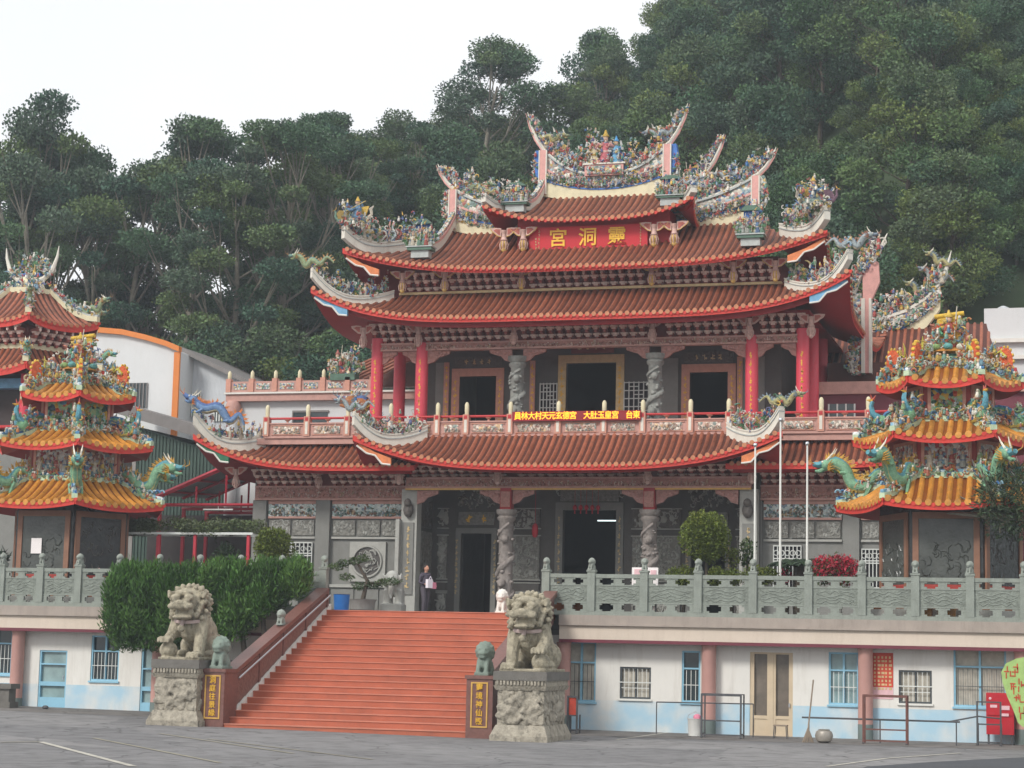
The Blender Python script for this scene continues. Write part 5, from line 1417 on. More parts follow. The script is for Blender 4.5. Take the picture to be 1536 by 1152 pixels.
# ------------------------------------------------------------------ golden pagodas (hexagonal), built at the origin
def hexf(k, R):      # frame of side k: local x along the eave, local y inward
    return Matrix.Rotation(k * pi / 3, 4, 'Z') @ Matrix.Translation((0, -R * .866, 0))
GM = ('gold_bed', 'gold_tile', 'gold_tile', 'red_eave', 'red_soffit')
def hexring(b, r0, r1, z0, z1):
    c = [(cos(-pi / 3 + k * pi / 3 - 0), sin(-pi / 3 + k * pi / 3)) for k in range(6)]
    b.add([(x * r0, y * r0, z0) for x, y in c] + [(x * r1, y * r1, z1) for x, y in c], [(k, (k + 1) % 6, 6 + (k + 1) % 6, 6 + k) for k in range(6)] + [tuple(range(6))[::-1], tuple(range(6, 12))])
def phoenix_big():
    b = MB()
    for i, (c, r) in enumerate((('4f86b5', .62), ('5fa38f', .55), ('a9b85a', .48), ('d9c9a0', .42), ('35507a', .34), ('c98a70', .26))):
        b.p(c); b.tube([(.05 + r * 1.1 * cos(t), -.03 * i, .12 + r * 1.05 * sin(t) * .95) for t in [pi * q / 8 for q in range(9)]], [.06] * 9, 5)
    b.p('7fb58a'); b.ball((.7, 0, .28), (.26, .16, .24), 8, 6)
    b.p('5f9fb0'); b.tube([(.75, 0, .4), (.95, 0, .55), (1.0, 0, .8), (.95, 0, .95)], [.14, .11, .08, .07], 6)
    b.p('d9a53a'); b.tube([(.95, 0, .97), (1.15, 0, 1.0)], [.07, .01], 5)
    b.p('c05a4a'); b.tube([(.93, 0, 1.0), (.85, 0, 1.15)], [.05, .01], 4); b.tube([(.97, 0, 1.0), (1.02, 0, 1.18)], [.04, .01], 4)
    b.p('c9b45a')
    for q in range(4): b.tube([(.8, -.12, .15), (.6 - q * .2, -.16, .05)], [.05, .02], 4)
    return b.mesh('phoenix', None, 60, False)
def fish_big():
    b = MB(); n = 14
    pts = [(.34 * cos(2 * pi * q / n), .55 + .55 * sin(2 * pi * q / n)) for q in range(n)]
    b.p('d8602f'); b.prism(pts, -.07, .07)
    b.p('e0b540')
    for q in range(n):
        u, v = pts[q]; b.ball((u * 1.06, 0, .55 + (v - .55) * 1.06), (.07, .09, .08), 6, 4)
    b.p('c9c04a'); b.tube([(0, -.09, .7), (-.3, -.1, .95), (-.55, -.08, .8), (-.6, -.05, 1.15), (-.5, 0, 1.4)], [.08, .07, .06, .05, .01], 5)
    b.p('9fb8b0'); b.tube([(-.2, -.08, .1), (-.45, -.1, .3), (-.75, -.08, .2), (-.85, -.05, .5)], [.11, .1, .08, .03], 6)
    b.p('7f9fc0'); b.ball((-.3, -.1, .12), (.2, .12, .14), 7, 5); b.ball((-.65, -.08, .1), (.15, .1, .1), 7, 5)
    b.p('e6e2d6'); b.ball((-.1, -.12, .25), (.12, .08, .1), 7, 5)
    b.p('c98a3a'); b.tube([(-.45, -.05, .3), (-.7, -.05, .75), (-.62, -.05, 1.0)], [.05, .04, .01], 4)
    return b.mesh('fire_fish', None, 60, False)
PPAL = ['d0cfc4', '6a8f9c', 'bfa250', 'c07f48', '8aa578', 'a86250', '74a092', 'd9d4c4', '5a7a98', 'c9ac58', 'b5705a', '97a886', 'b8c0b8', 'cbb38a']
PHX, FSH = phoenix_big(), fish_big()
def dragon_big(side):
    b = MB()
    dragon(b, [(-.9, .25, -.1), (-.6, .12, .5), (-.15, -.06, .62), (.3, .04, .15), (.75, 0, .22), (1.0, -.02, .72), (1.35, 0, .95), (1.62, 0, .88)], .17, ('5a9aa6', '7fae8c', 'cfc585', 'c9983f'), head=.95)
    for q in range(12):
        b.p(('d6dcdc', '3f74a8', '8fb5c8')[q % 3]); a = q * .9
        b.tube([(-.5 + q * .16 + .09 * cos(t), -.12 + .06 * (q % 2), -.08 + .1 * sin(t)) for t in [pi * w_ / 5 for w_ in range(6)]], .035, 4)
    return b.mesh('roof_dragon', None, 60, False)
DRG = dragon_big(1)
PG = thing('pagoda', 'hexagonal three tiered golden tiled pagoda standing beside the flagpoles', 'pagoda', (0, 0, 0), 'golden pagodas on the terrace')
b = MB(); b.use('stone_pale'); hexring(b, 2.75, 2.75, 0, .35); b.use('gold_bed'); hexring(b, 2.6, 2.55, .351, .85); build(b, 'base', PG)
b = MB(); b.use('pagoda_dark'); hexring(b, 2.18, 2.18, .851, 3.6); body = build(b, 'body', PG)
for k in range(6):
    M_ = hexf(k, 2.18)
    b = MB(M_); b.use('pagoda_glass' if k in (0, 5) else 'pagoda_dark'); b.box(-.82, .82, -.03, -.004, 1.1, 3.1); pn = build(b, 'wall_panel', body)
    b = MB(M_); b.use('pagoda_glass' if k in (0, 5) else 'stone_dark'); rd = random.Random(k)
    for q in range(26):
        c = Vector((rd.uniform(-.7, .7), -.032, rd.uniform(1.2, 2.3) if k in (0, 5) else rd.uniform(1.2, 2.9))); a_ = rd.uniform(0, 6.28); r_ = rd.uniform(.06, .16)
        b.tube([c + Vector((cos(a_ + w_) * r_, 0, sin(a_ + w_) * r_ * 1.3)) for w_ in range(4)], [.02, .028, .022, .01], 4)
    tag(build(b, 'etched_relief', pn, None, False), kind='stuff')
    b = MB(M_); b.use('frame_brown')
    b.box(-1.0, -.82, -.07, -.004, .95, 3.3); b.box(.82, 1.0, -.07, -.004, .95, 3.3); b.box(-.82, .82, -.07, -.004, 3.1, 3.3)
    b.use('frame_red'); b.box(-.82, .82, -.07, -.004, .95, 1.1); build(b, 'panel_frame', pn)
for R0, r0, ze, zt, lf, nm in ((3.45, 1.85, 3.5, 4.42, .16, 'lower_roof'), (2.92, 1.5, 5.56, 6.2, .18, 'middle_roof'), (2.18, 1.05, 7.32, 7.92, .2, 'top_roof')):
    ro0 = None
    for k in range(6):
        ro, S_, MM = roof(nm, PG, -R0 / 2, R0 / 2, 0, (R0 - r0) * .866, ze, zt, (R0 - r0) / 2, (R0 - r0) / 2, lf, lf, 2.2, .285, hexf(k, R0), None, .6, .08, .22, True, .092, GM)
        # wave-painted rim over the slope and up the corner
        b = MB(MM); b.use('pagoda_rim')
        pts = [S_(-R0 / 2 + (R0 - r0) / 2 * t, t) for t in (0, .25, .5, .75, 1)]
        mid = [S_(x, 1.0) for x in np.linspace(-r0 / 2, r0 / 2, 6)]
        b.ribbon([(p[0], p[1] - .0, p[2]) for p in pts], .2, -.02, .14)
        b.use('wave'); b.ribbon([(p[0], p[1], p[2]) for p in pts], .13, .14, .24)
        b.use('pagoda_rim'); b.ribbon([(p[0], p[1] - .06, p[2]) for p in mid], .1, -.06, .12); b.use('wave'); b.ribbon([(p[0], p[1] - .03, p[2]) for p in mid], .08, .12, .22)
        build(b, 'roof_rim', ro, 40)
        a = -pi / 3 + k * pi / 3 - pi / 3      # corner direction
        cx, cy = cos(a), sin(a)
        b_ = [(cx * R0 * f_, cy * R0 * f_, ze + (zt - ze) * (1 - f_) * R0 / (R0 - r0) + .12) for f_ in (.95, .8, .65, r0 / R0)]
        filigree(ro, b_, [.3, .45, .6, .6] if nm == 'lower_roof' else [.45, .7, .8, .6], 150 if nm == 'lower_roof' else 170, None, .22, k * 7 + int(R0 * 10), 1.25, PPAL)
        filigree(ro, [tuple(MM @ Vector((p[0], p[1] - .12, p[2]))) for p in mid], .42, 90, None, .08, k * 11 + int(R0 * 10), 1.2, PPAL)
        if nm == 'lower_roof': inst(DRG, 'roof_dragon', ro, (cx * 2.35, cy * 2.35, ze + .62), a, .92)
        elif nm == 'middle_roof': inst(PHX, 'phoenix', ro, (cx * 1.45, cy * 1.45, ze + .45), a, 1.0)
        else: inst(FSH, 'fire_fish', ro, (cx * 1.75, cy * 1.75, ze + .42), a, (.62, .9, .78))
for R0, z0, z1, m, h0 in ((1.72, 4.35, 5.75, 'mural_pagoda', .14), (1.36, 6.1, 7.5, 'painted_panel', .12)):
    b = MB(); b.use('frame_red'); hexring(b, R0, R0, z0, z1); bd = build(b, 'upper_body', PG)
    for k in range(6):
        M_ = hexf(k, R0); b = MB(M_); b.use(m); q = R0 / 2 - .2; b.box(-q, q, -.05, -.004, z0 + .3, z1 - .3); pn = build(b, 'painted_panel', bd)
        b = MB(M_); b.use('panel_frame'); b.box(-q - .1, -q, -.08, -.004, z0 + .2, z1 - .2); b.box(q, q + .1, -.08, -.004, z0 + .2, z1 - .2); b.box(-q, q, -.08, -.004, z0 + .2, z0 + .3); b.box(-q, q, -.08, -.004, z1 - .3, z1 - .2); build(b, 'panel_frame', pn)
        for j in range(4 if m == 'mural_pagoda' else 2):
            p = M_ @ Vector((-q + 2 * q * (j + .5) / (4 if m == 'mural_pagoda' else 2), -.09, z0 + .34)); put(FIG_P if m == 'mural_pagoda' else FIG_F, 'figurine', pn, p, .62, k * pi / 3)
b = MB(); b.use('ridge_green'); b.lathe([(.5, 7.85), (.75, 7.95), (.8, 8.15), (.6, 8.3), (.65, 8.36)], 12); b.p('cf8a3a'); b.lathe([(.55, 8.36), (.7, 8.45), (.5, 8.55), (.28, 8.6)], 12)
for q in range(8):
    b.p(('5f9f9a', 'd8d4c0', '8fae6a')[q % 3]); a = q * pi / 4; b.ball((cos(a) * .55, sin(a) * .55, 8.6), (.16, .16, .12), 7, 5)
fin = build(b, 'finial_pot', PG, 50)
b = fig_person(['c05a4a', 'd9a53a', '4f8f6a', 'd9b54a'], True, RF, True); inst(b.mesh('god_figure', None, 60), 'god_figure', fin, (0, -.05, 8.6), 0, 1.25)
b = MB(); b.p('d9b23a'); b.prism([(-.42, 9.2), (.42, 9.3), (.36, 9.72), (-.36, 9.62)], .12, .2); b.tube([(-.46, .16, 9.66), (.46, .16, 9.76)], .08, 8); b.p('c2502f'); b.prism([(-.45, 9.25), (.45, 9.33), (.42, 9.5), (-.42, 9.42)], .1, .119); b.p('8a5a3a'); b.tube([(-.38, .2, 8.5), (-.38, .2, 9.6)], .03, 5); b.tube([(.38, .2, 8.5), (.38, .2, 9.7)], .03, 5); build(b, 'canopy', fin, 50); filigree(fin, [(-.6, -.05, 8.4), (.6, -.05, 8.4)], 1.1, 170, None, .4, 88, 1.3, PPAL)
PG2 = copy_tree(PG)
px_ = at(1425, 800, 3.5).x
PG.location = (px_, 3.7, FZ); WLOC[PG] = Vector(PG.location)
PG2.location = (-17.3, 3.7, FZ)
PG2['label'] = 'hexagonal golden tiled pagoda with a white notice on its dark panel'
b = MB(); b.use('paper'); A = at(48, 808, 2.1); B = at(66, 831, 2.1)
M_ = Matrix.Translation((-17.3, 3.7, FZ)) @ hexf(0, 2.18)
b.M = M_; cxl = (M_.inverted() @ at(57, 820, 1.85)).x; b.box(cxl - .2, cxl + .2, -.085, -.068, B.z - FZ, A.z - FZ); tag(build(b, 'paper_notice'), 'blank white notice stuck on the dark panel of a pagoda', 'notice')

# ------------------------------------------------------------------ drum tower behind the left pagoda
cx_ = at(42, 500, 14).x
DT = thing('drum_tower', 'hexagonal drum tower with two red edged tiers rising behind a golden pagoda', 'tower', (0, 0, 0))
DM = ('tile_bed', 'tile_rib', 'tile_end', 'red_eave', 'red_soffit')
b = MB(); b.use('stone_wall'); hexring(b, 2.6, 2.6, 0, 6.6); build(b, 'base', DT)
for k in range(6):
    a = k * pi / 3
    b = MB(); b.use('red_column'); b.lathe([(.2, 6.6), (.18, 9.6)], 14, (cos(a) * 2.4, sin(a) * 2.4, 0)); build(b, 'red_column', DT, 40)
b = MB(); b.use('dim_wall'); hexring(b, 1.7, 1.7, 6.6, 9.7); b.use('sky_blue'); hexring(b, 2.3, 2.3, 9.05, 9.45); build(b, 'chamber', DT)
b = MB(); b.use('red_plain'); hexring(b, 2.5, 2.5, 6.601, 6.7); hexring(b, 2.5, 2.5, 7.4, 7.5); build(b, 'gallery', DT)
b = MB(); b.use('bracket_back'); hexring(b, 2.05, 2.25, 10.7, 11.7); build(b, 'upper_chamber', DT)
for R0, r0, ze, zt, nm in ((3.5, 2.15, 9.7, 10.75, 'lower_roof'), (3.15, 1.0, 11.75, 13.3, 'upper_roof')):
    for k in range(6):
        ro, S_, MM = roof(nm, DT, -R0 / 2, R0 / 2, 0, (R0 - r0) * .866, ze, zt, (R0 - r0) / 2, (R0 - r0) / 2, .3, .3, 2.6, .26, hexf(k, R0), None, .6, .1, .3, True, .08, DM)
        b = MB(MM); pts = [S_(-R0 / 2 + (R0 - r0) / 2 * t, t) for t in (0, .2, .45, .7, 1)]
        b.use('ridge_cream'); b.ribbon(pts, .24, -.02, .2); b.use('ridge_grey'); b.ribbon(pts, .18, .2, .28)
        b.use('ridge_cream'); b.ribbon([S_(x, 1.0) for x in np.linspace(-r0 / 2, r0 / 2, 5)], .16, -.05, .16); build(b, 'corner_ridge', ro, 40)
        filigree(ro, [tuple(MM @ Vector((p[0], p[1], p[2] + .25))) for p in pts], [.7, .6, .4, .3, .3], 120, None, .15, k * 5 + int(ze), 1.3)
        a = -2 * pi / 3 + k * pi / 3
        inst(DRG if nm == 'lower_roof' else FIG_D[0], 'ridge_dragon', ro, (cos(a) * (R0 - .35), sin(a) * (R0 - .35), ze + .55), a if nm == 'lower_roof' else a + pi, .5 if nm == 'lower_roof' else 1.1)
        for q in range(3):
            rr_ = R0 - .7 - q * .3; put(RF.choice([FIG_P, FIG_F, FIG_S]), 'figurine', ro, (cos(a) * rr_, sin(a) * rr_, ze + .55), .55, RF.uniform(-1, 1))
    for k in range(6):
        M_ = hexf(k, 2.3)
        for q in range(6):
            if nm == 'upper_roof': inst(BRK, 'bracket', DT, tuple(M_ @ Vector((-.95 + .38 * q, 0, 10.85))), k * pi / 3, (1.2, 1, 1.15))
b = MB(); b.use('ridge_cream'); b.lathe([(1.0, 13.2), (.7, 13.5), (.45, 14.0)], 8)
for s in (-1, 1):
    b.use('ridge_white'); b.tube([(0, 0, 13.95), (s * .6, 0, 13.95), (s * 1.0, 0, 14.3), (s * 1.2, 0, 14.9), (s * 1.25, 0, 15.35)], [.12, .12, .1, .06, .015], 6)
b.use('ridge_blue'); b.box(-.5, .5, -.15, .15, 14.08, 14.2); dtop = build(b, 'ridge_top', DT, 50)
filigree(dtop, [(-.9, 0, 14.1), (-.4, 0, 14.1), (.4, 0, 14.1), (.9, 0, 14.1)], [.5, .9, .9, .5], 260, None, .2, 41, 1.3); filigree(dtop, [(-1, -.6, 13.3), (0, -.8, 13.3), (1, -.6, 13.3)], .6, 150, None, .2, 42, 1.3)
for q, (x, z, s_) in enumerate(((-.35, 14.2, .6), (.35, 14.2, .6), (0, 14.2, .95), (-.2, 14.2, .5), (.2, 14.15, .5))): put(FIG_P if q % 2 else FIG_F, 'figurine', dtop, (x, -.05, z), s_)
DT.location = (cx_, 14, FZ)

# ------------------------------------------------------------------ other buildings
def prism_thing(name, label, cat, base): return thing(name, label, cat, base)
# white hall with a balustraded roof, left of the temple
HY = 25.0
def P(px, py, y): return at(px, py, y)
h0, h1 = P(345, 590, HY), P(570, 640, HY)
RH = thing('rear_hall', 'white rendered hall with carved pink parapet behind the left wing of the temple', 'building', ((h0.x + h1.x) / 2, HY, FZ))
b = MB(); b.use('plaster_white'); b.box(h0.x, h0.x + 11, HY, HY + 14, FZ, h0.z - .05); build(b, 'wall', RH)
b = MB(); b.use('pink_trim'); b.box(h0.x - .05, h0.x + 11, HY - .35, HY + 14, h0.z - .42, h0.z - .1); b.use('white_stone'); b.box(h0.x - .1, h0.x + 11, HY - .45, HY + 14, h0.z - .1, h0.z - .02); build(b, 'cornice', RH)
b = MB(); b.use('pink_trim'); b.lathe([(.35, 0), (.4, .1), (.35, .55), (.28, .7)], 14, (h0.x + .3, HY - .2, h0.z - 1.1)); b.use('plaster_white'); b.lathe([(.27, 0), (.27, h0.z - 1.1 - FZ)], 14, (h0.x + .3, HY - .2, FZ)); build(b, 'corner_column', RH, 40)
A, B = P(441, 619, HY), P(491, 645, HY)
b = MB(); b.use('dark_glass'); b.box(A.x, B.x, HY - .03, HY - .004, B.z - .4, A.z); wn = build(b, 'window', RH); b = MB(); b.use('roof_grey'); b.box(A.x - .06, B.x + .06, HY - .08, HY - .031, A.z, A.z + .09); b.box(A.x - .06, A.x, HY - .08, HY - .031, B.z - .4, A.z); build(b, 'window_frame', wn)
pps = [P(x, 575, HY - .2).x for x in (345, 379, 414, 450, 486, 523, 560)]
for i, x in enumerate(pps):
    b = MB(); b.use('panel_frame'); b.box(x - .12, x + .12, HY - .4, HY - .1, h0.z, h0.z + .62); b.use('ridge_cream'); b.lathe([(.07, 0), (.1, .06), (.09, .3), (.02, .4)], 8, (x, HY - .25, h0.z + .62)); build(b, 'parapet_post', RH, 50)
    if i:
        b = MB(); b.use('pink_trim'); b.box(pps[i - 1] + .12, x - .12, HY - .32, HY - .18, h0.z, h0.z + .5); pn = build(b, 'parapet_panel', RH); b = MB(); b.use('porcelain_fine'); b.box(pps[i - 1] + .25, x - .25, HY - .345, HY - .321, h0.z + .12, h0.z + .4); build(b, 'panel_relief', pn)
# slanting tiled end roof with a flower stand between hall and temple
b = MB(); b.use('tile_rib'); a0, a1 = P(500, 568, HY + 1), P(575, 520, HY + 1)
for k in range(7): b.tube([(a0.x + k * .3, HY + .5 + .1 * k, a0.z - .05), (a1.x + .5 + k * .3, HY + 2.5, a1.z + .3)], .09, 6)
b.use('tile_bed'); b.prism([(a0.x, a0.z - .2), (a1.x + 3, a0.z - .2), (a1.x + 3, a1.z + .2), (a1.x + .4, a1.z + .2)], HY + 2.6, HY + 3.2)
build(b, 'side_roof', RH, 50)
fs = P(517, 560, HY - .1); b = MB(); b.use('ridge_green'); b.bc(fs.x, HY - .1, fs.z - .35, 1.2, .6, .3); st = build(b, 'figure_stand', RH)
for q in range(9): put(FIG_P if q % 2 else FIG_F, 'figurine', st, (fs.x - .5 + .13 * q, HY - .1, fs.z - .05), RF.uniform(.7, 1.3))
filigree(st, [(fs.x - .7, HY - .1, fs.z - .1), (fs.x + .7, HY - .1, fs.z - .1)], 1.3, 220, None, .25, 43, 1.4)
fs = P(540, 640, 18.2)
b = MB(); dragon(b, [(fs.x + 1, 18.5, fs.z - .4), (fs.x + .7, 18.4, fs.z + .3), (fs.x + .1, 18.2, fs.z), (fs.x - .1, 18.2, fs.z + .6), (fs.x + .2, 18.2, fs.z + 1.0), (fs.x - .4, 18.2, fs.z + 1.1)], .2, ('4f6fa8', 'b0703f', 'd8cfae', '8f9fa8'))
b.use('stone_pale'); b.bc(fs.x + .5, 18.3, 10.7, .6, .6, max(.2, fs.z - .4 - 10.7)); tag(build(b, 'dragon_ornament', None, 60, False), 'coiling blue and orange porcelain dragon between white hall and temple balcony', 'ornament')

# factory block with a curved white gable
FY = 33.0
g = [P(150, 499, FY), P(185, 502, FY), P(220, 510, FY), P(250, 519, FY), P(271, 528, FY)]
left = g[0].x - 14
FB = thing('factory_building', 'white factory block with curved orange edged gable and corrugated side beyond the pagoda', 'building', (g[2].x, FY, FZ))
poly = [(left, FZ), (left, g[0].z - 1.2), (g[0].x - 7, g[0].z + .05)] + [(p.x, p.z) for p in g] + [(g[-1].x, FZ)]
b = MB(); b.use('plaster_white'); b.prism(poly, FY, FY + 8); build(b, 'gable_wall', FB)
b = MB(); b.use('orange_trim'); b.ribbon([(g[0].x - 7, FY - .06, g[0].z + .05)] + [(p.x, FY - .06, p.z) for p in g], .35, -.02, .26); b.box(g[-1].x - .3, g[-1].x + .02, FY - .14, FY - .004, FZ, g[-1].z - .02); build(b, 'orange_edge', FB)
A, B = P(185, 575, FY), P(220, 612, FY); b = MB(); b.use('dark_glass'); b.box(A.x, B.x, FY - .04, FY - .004, B.z, A.z); wn = build(b, 'window', FB); b = MB(); b.use('roof_grey')
for q in range(8): b.box(A.x + (B.x - A.x) * q / 7 - .03, A.x + (B.x - A.x) * q / 7 + .03, FY - .08, FY - .041, B.z, A.z)
build(b, 'window_grille', wn)
s0, s1 = P(273, 527, FY + 1.5), P(352, 566, FY + 1.5)
b = MB(); b.use('corrugated'); b.prism([(s0.x, FZ), (s1.x + 4, FZ), (s1.x + 4, s1.z - 1.9), (s1.x, s1.z), (s0.x, s0.z)], FY + 1.6, FY + 9)
n = 40
for q in range(n): 
    x = s0.x + (s1.x - s0.x) * q / n; b.box(x, x + .07, FY + 1.56, FY + 1.599, FZ + 3, s0.z + (s1.z - s0.z) * q / n - .06)
build(b, 'corrugated_wall', FB)
b = MB(); b.use('roof_grey'); b.ribbon([(s0.x, FY + 4.5, s0.z), (s1.x, FY + 4.5, s1.z), (s1.x + 4.2, FY + 4.5, s1.z - 1.95)], 7, -.02, .22); build(b, 'side_roof', FB)
for (pa, pb) in (((283, 590), (300, 625)), ((322, 607), (345, 632))):
    A, B = P(*pa, FY + 1.5), P(*pb, FY + 1.5); b = MB(); b.use('dark_glass'); b.box(A.x, B.x, FY + 1.5, FY + 1.555, B.z, A.z); wn = build(b, 'window', FB)
    b = MB(); b.use('grille')
    for q in range(7): b.box(A.x + (B.x - A.x) * q / 6 - .03, A.x + (B.x - A.x) * q / 6 + .03, FY + 1.45, FY + 1.499, B.z, A.z)
    build(b, 'window_grille', wn)
# green corrugated shed
GY = 25.5
A, B = P(207, 640, GY), P(330, 690, GY)
SH = thing('green_shed', 'dark green corrugated shed with grey sloping roof between pagoda and temple', 'shed', ((A.x + B.x) / 2, GY, FZ))
b = MB(); b.use('shed_green'); b.prism([(A.x, FZ), (B.x + 1, FZ), (B.x + 1, B.z), (A.x, A.z)], GY + .05, GY + 6)
for q in range(30): x = A.x + (B.x + 1 - A.x) * q / 30; b.box(x, x + .08, GY, GY + .049, FZ, A.z + (B.z - A.z) * q / 30 - .1)
build(b, 'corrugated_wall', SH)
r0, r1, = P(196, 612, GY - .5), P(345, 655, GY - .5)
b = MB(); b.use('roof_grey'); b.ribbon([(r0.x - 3, GY + 3, r0.z + .8), (r0.x, GY + 3, r0.z), (r1.x, GY + 3, r1.z)], 7.5, -.45, .1); build(b, 'roof', SH)
b = MB(); b.use('dark_interior'); b.box(A.x - 1.6, A.x - .2, GY + .3, GY + .5, FZ, A.z - .1); b.use('concrete'); b.box(A.x - .2, A.x - .004, GY - .05, GY + .3, FZ, A.z - .2); build(b, 'doorway', SH)
# red steel carport
c0, c1 = P(236, 745, 19.0), P(392, 668, 19.0)
CP = thing('carport', 'open carport with red steel frame and grey sheet roof at the temple corner', 'carport', ((c0.x + c1.x) / 2, 21, FZ))
def CPp(u, v): return (c0.x + (c1.x + .6 - c0.x) * u, 19.0 + 5 * v, c0.z + (c1.z - c0.z) * u + .25 * v)
b = MB(); b.use('sheet_grey'); q = [CPp(0, 0), CPp(1, 0), CPp(1, 1), CPp(0, 1)]; b.add([(x, y, z + .06) for x, y, z in q] + [(x, y, z + .1) for x, y, z in q], [(0, 1, 2, 3), (7, 6, 5, 4), (0, 4, 5, 1), (1, 5, 6, 2), (2, 6, 7, 3), (3, 7, 4, 0)]); build(b, 'roof_sheet', CP)
for v in (0, .5, 1):
    b = MB(); b.use('steel_red'); b.tube([CPp(0, v), CPp(1, v)], .11 if v == 0 else .07, 4); build(b, 'rafter', CP)
for u in (.1, .32, .54, .76, .98):
    b = MB(); b.use('steel_red'); b.tube([CPp(u, 0), CPp(u, 1)], .05, 4); build(b, 'purlin', CP)
zz = c0.z - .35
for y in (19.1, 21.5, 23.9):
    b = MB(); b.use('steel_red'); b.tube([(c0.x, y, zz), (c1.x + .4, y, zz)], .07, 4); b.tube([(c0.x + 1.8, y, zz), (c0.x + 1.8, y, zz + .8)], .05, 4); b.tube([(c0.x + 3.2, y, zz), (c0.x + 3.2, y, zz + 1.5)], .05, 4); build(b, 'tie_beam', CP)
    for x in (c0.x + .1, c1.x + .2):
        b = MB(); b.use('steel_red'); b.box(x - .07, x + .07, y - .07, y + .07, FZ, zz); build(b, 'post', CP)
b = MB(); b.use('dim_wall'); b.box(c0.x - 3, c1.x + .5, 24.2, 24.4, FZ, zz - .1); build(b, 'back_wall', CP)
b = MB(); b.use('plastic_white'); p0 = P(305, 763, 19.1); b.tube([(p0.x, 19.1, zz - .2), (p0.x + 1.4, 19.1, zz - .2)], .035, 6); b.tube([(p0.x + .7, 19.1, zz - .2), (p0.x + .7, 19.1, zz - .04)], .015, 4); tag(build(b, 'tube_lamp'), 'white unlit tube lamp hanging under the red carport', 'lamp')
# hall roofs to the right of the temple
RY = 26.0
RT = thing('rear_temple', 'rear temple hall whose upswept ridge shows between main temple and pagoda', 'temple', (P(1380, 500, RY).x, RY, FZ))
b = MB(); b.use('red_plain'); p0, p1 = P(1270, 545, RY), P(1450, 640, RY); b.box(p0.x, p1.x + 2, RY + 2.2, RY + 12, FZ, p0.z); build(b, 'wall', RT)
rx0, rx1 = P(1300, 500, RY + 3).x, P(1500, 500, RY + 3).x
e0 = P(1360, 565, RY); t0 = P(1330, 500, RY + 3)
ro, S_, _ = roof('roof', RT, rx0 - 1.5, rx1, RY, RY + 3.4, e0.z, t0.z + .4, 0, .6, .2, 1.2, 3, .3)
n = 20; R_ = [P(x, y, RY + 3.4) for x, y in ((1300, 478), (1330, 476), (1360, 466), (1390, 447), (1410, 425), (1420, 402), (1427, 376))]
b = MB()
R2_ = [(p.x, p.y, p.z) for p in R_[:5]]; low = [.85, .85, .8, .75, .6]
b.use('ridge_cream'); b.ribbon(R2_, .4, [-q - .6 for q in low], [-q for q in low]); b.use('ridge_blue'); b.ribbon(R2_, .44, [-q for q in low], [-q * .75 for q in low]); b.use('porcelain'); b.ribbon(R2_, .36, [-q * .75 for q in low], [-.1] * 5); b.use('ridge_white'); b.ribbon(R2_, .46, -.1, .04)
b.tube(R_[4:], [.12, .09, .015], 6); rg = build(b, 'ridge', RT, 40)
crowd(rg, [tuple(p) for p in R2_], Matrix.Identity(4), .9, 2)
filigree(rg, R2_, 1.0, 420, None, .3, 93, 1.5); filigree(rg, [(p[0], p[1] - .3, p[2] - .7) for p in R2_], .6, 260, None, .05, 94, 1.4)
for q in R_[3:6]: put(FIG_D, 'ridge_dragon', rg, q, 1.1)
R_ = [P(x, y, RY - 4) for x, y in ((1278, 440), (1288, 415), (1303, 395), (1318, 378), (1331, 350))]
b = MB(); b.use('ridge_white'); b.tube(R_, [.16, .15, .13, .1, .02], 6)
q0, q1 = P(1298, 398, RY - 4), P(1318, 448, RY - 4)
b.use('ridge_pink'); b.prism([(q0.x - .1, q1.z - .1), (q1.x - .25, q1.z), (q1.x + .05, q1.z + .7), (q1.x, q0.z + .1), (q1.x - .35, q0.z + .3), (q0.x - .1, q0.z)], RY - 4.1, RY - 3.8)
q2, q3 = P(1298, 445, RY - 4), P(1309, 560, RY - 4); b.use('ridge_pink'); b.box(q2.x, q2.x + .16, RY - 4.15, RY - 3.75, q3.z, q2.z - .1); b.use('ridge_white'); b.box(q2.x + .161, q2.x + .26, RY - 4.2, RY - 3.75, q3.z, q2.z - .1); b.box(q2.x - .15, q2.x - .001, RY - 4.2, RY - 3.75, q3.z, q2.z - .1)
q4 = P(1276, 440, RY - 4); b.use('porcelain'); b.box(q4.x, q2.x - .151, RY - 4.0, RY - 3.8, q3.z, q4.z); b.use('tile_bed'); b.box(q4.x - 1, q2.x + 2, RY - 3.7, RY - 2, FZ, q3.z + .5)
hn = build(b, 'side_horn', RT, 40)
crowd(hn, [tuple(p) for p in R_[:4]], Matrix.Identity(4), .9, 1)
filigree(hn, [tuple(p) for p in R_[:4]], .7, 260, None, .3, 91, 1.5); filigree(hn, [(q4.x, RY - 4.1, q3.z), (q2.x - .2, RY - 4.1, q3.z)], q4.z - q3.z, 220, None, .05, 92, 1.5)
# lower dark red gallery right of the temple
b = MB(); b.use('maroon'); q0, q1 = P(1225, 585, 20.5), P(1330, 640, 20.5); b.box(q0.x, q1.x + 6, 20.5, 24, FZ, q0.z); b.use('pink_trim'); b.box(q0.x, q1.x + 6, 20.3, 20.49, q0.z - .2, q0.z + .3); gl = build(b, 'gallery_wall', RT)
b = MB(); b.use('dark_glass'); A, B = P(1243, 606, 20.4), P(1282, 640, 20.4); b.box(A.x, B.x, 20.43, 20.49, B.z, A.z); wn = build(b, 'window', gl); b = MB(); b.use('grille'); 
for q in range(4): b.box(A.x + (B.x - A.x) * q / 3 - .03, A.x + (B.x - A.x) * q / 3 + .03, 20.38, 20.429, B.z, A.z)
build(b, 'window_frame', wn)
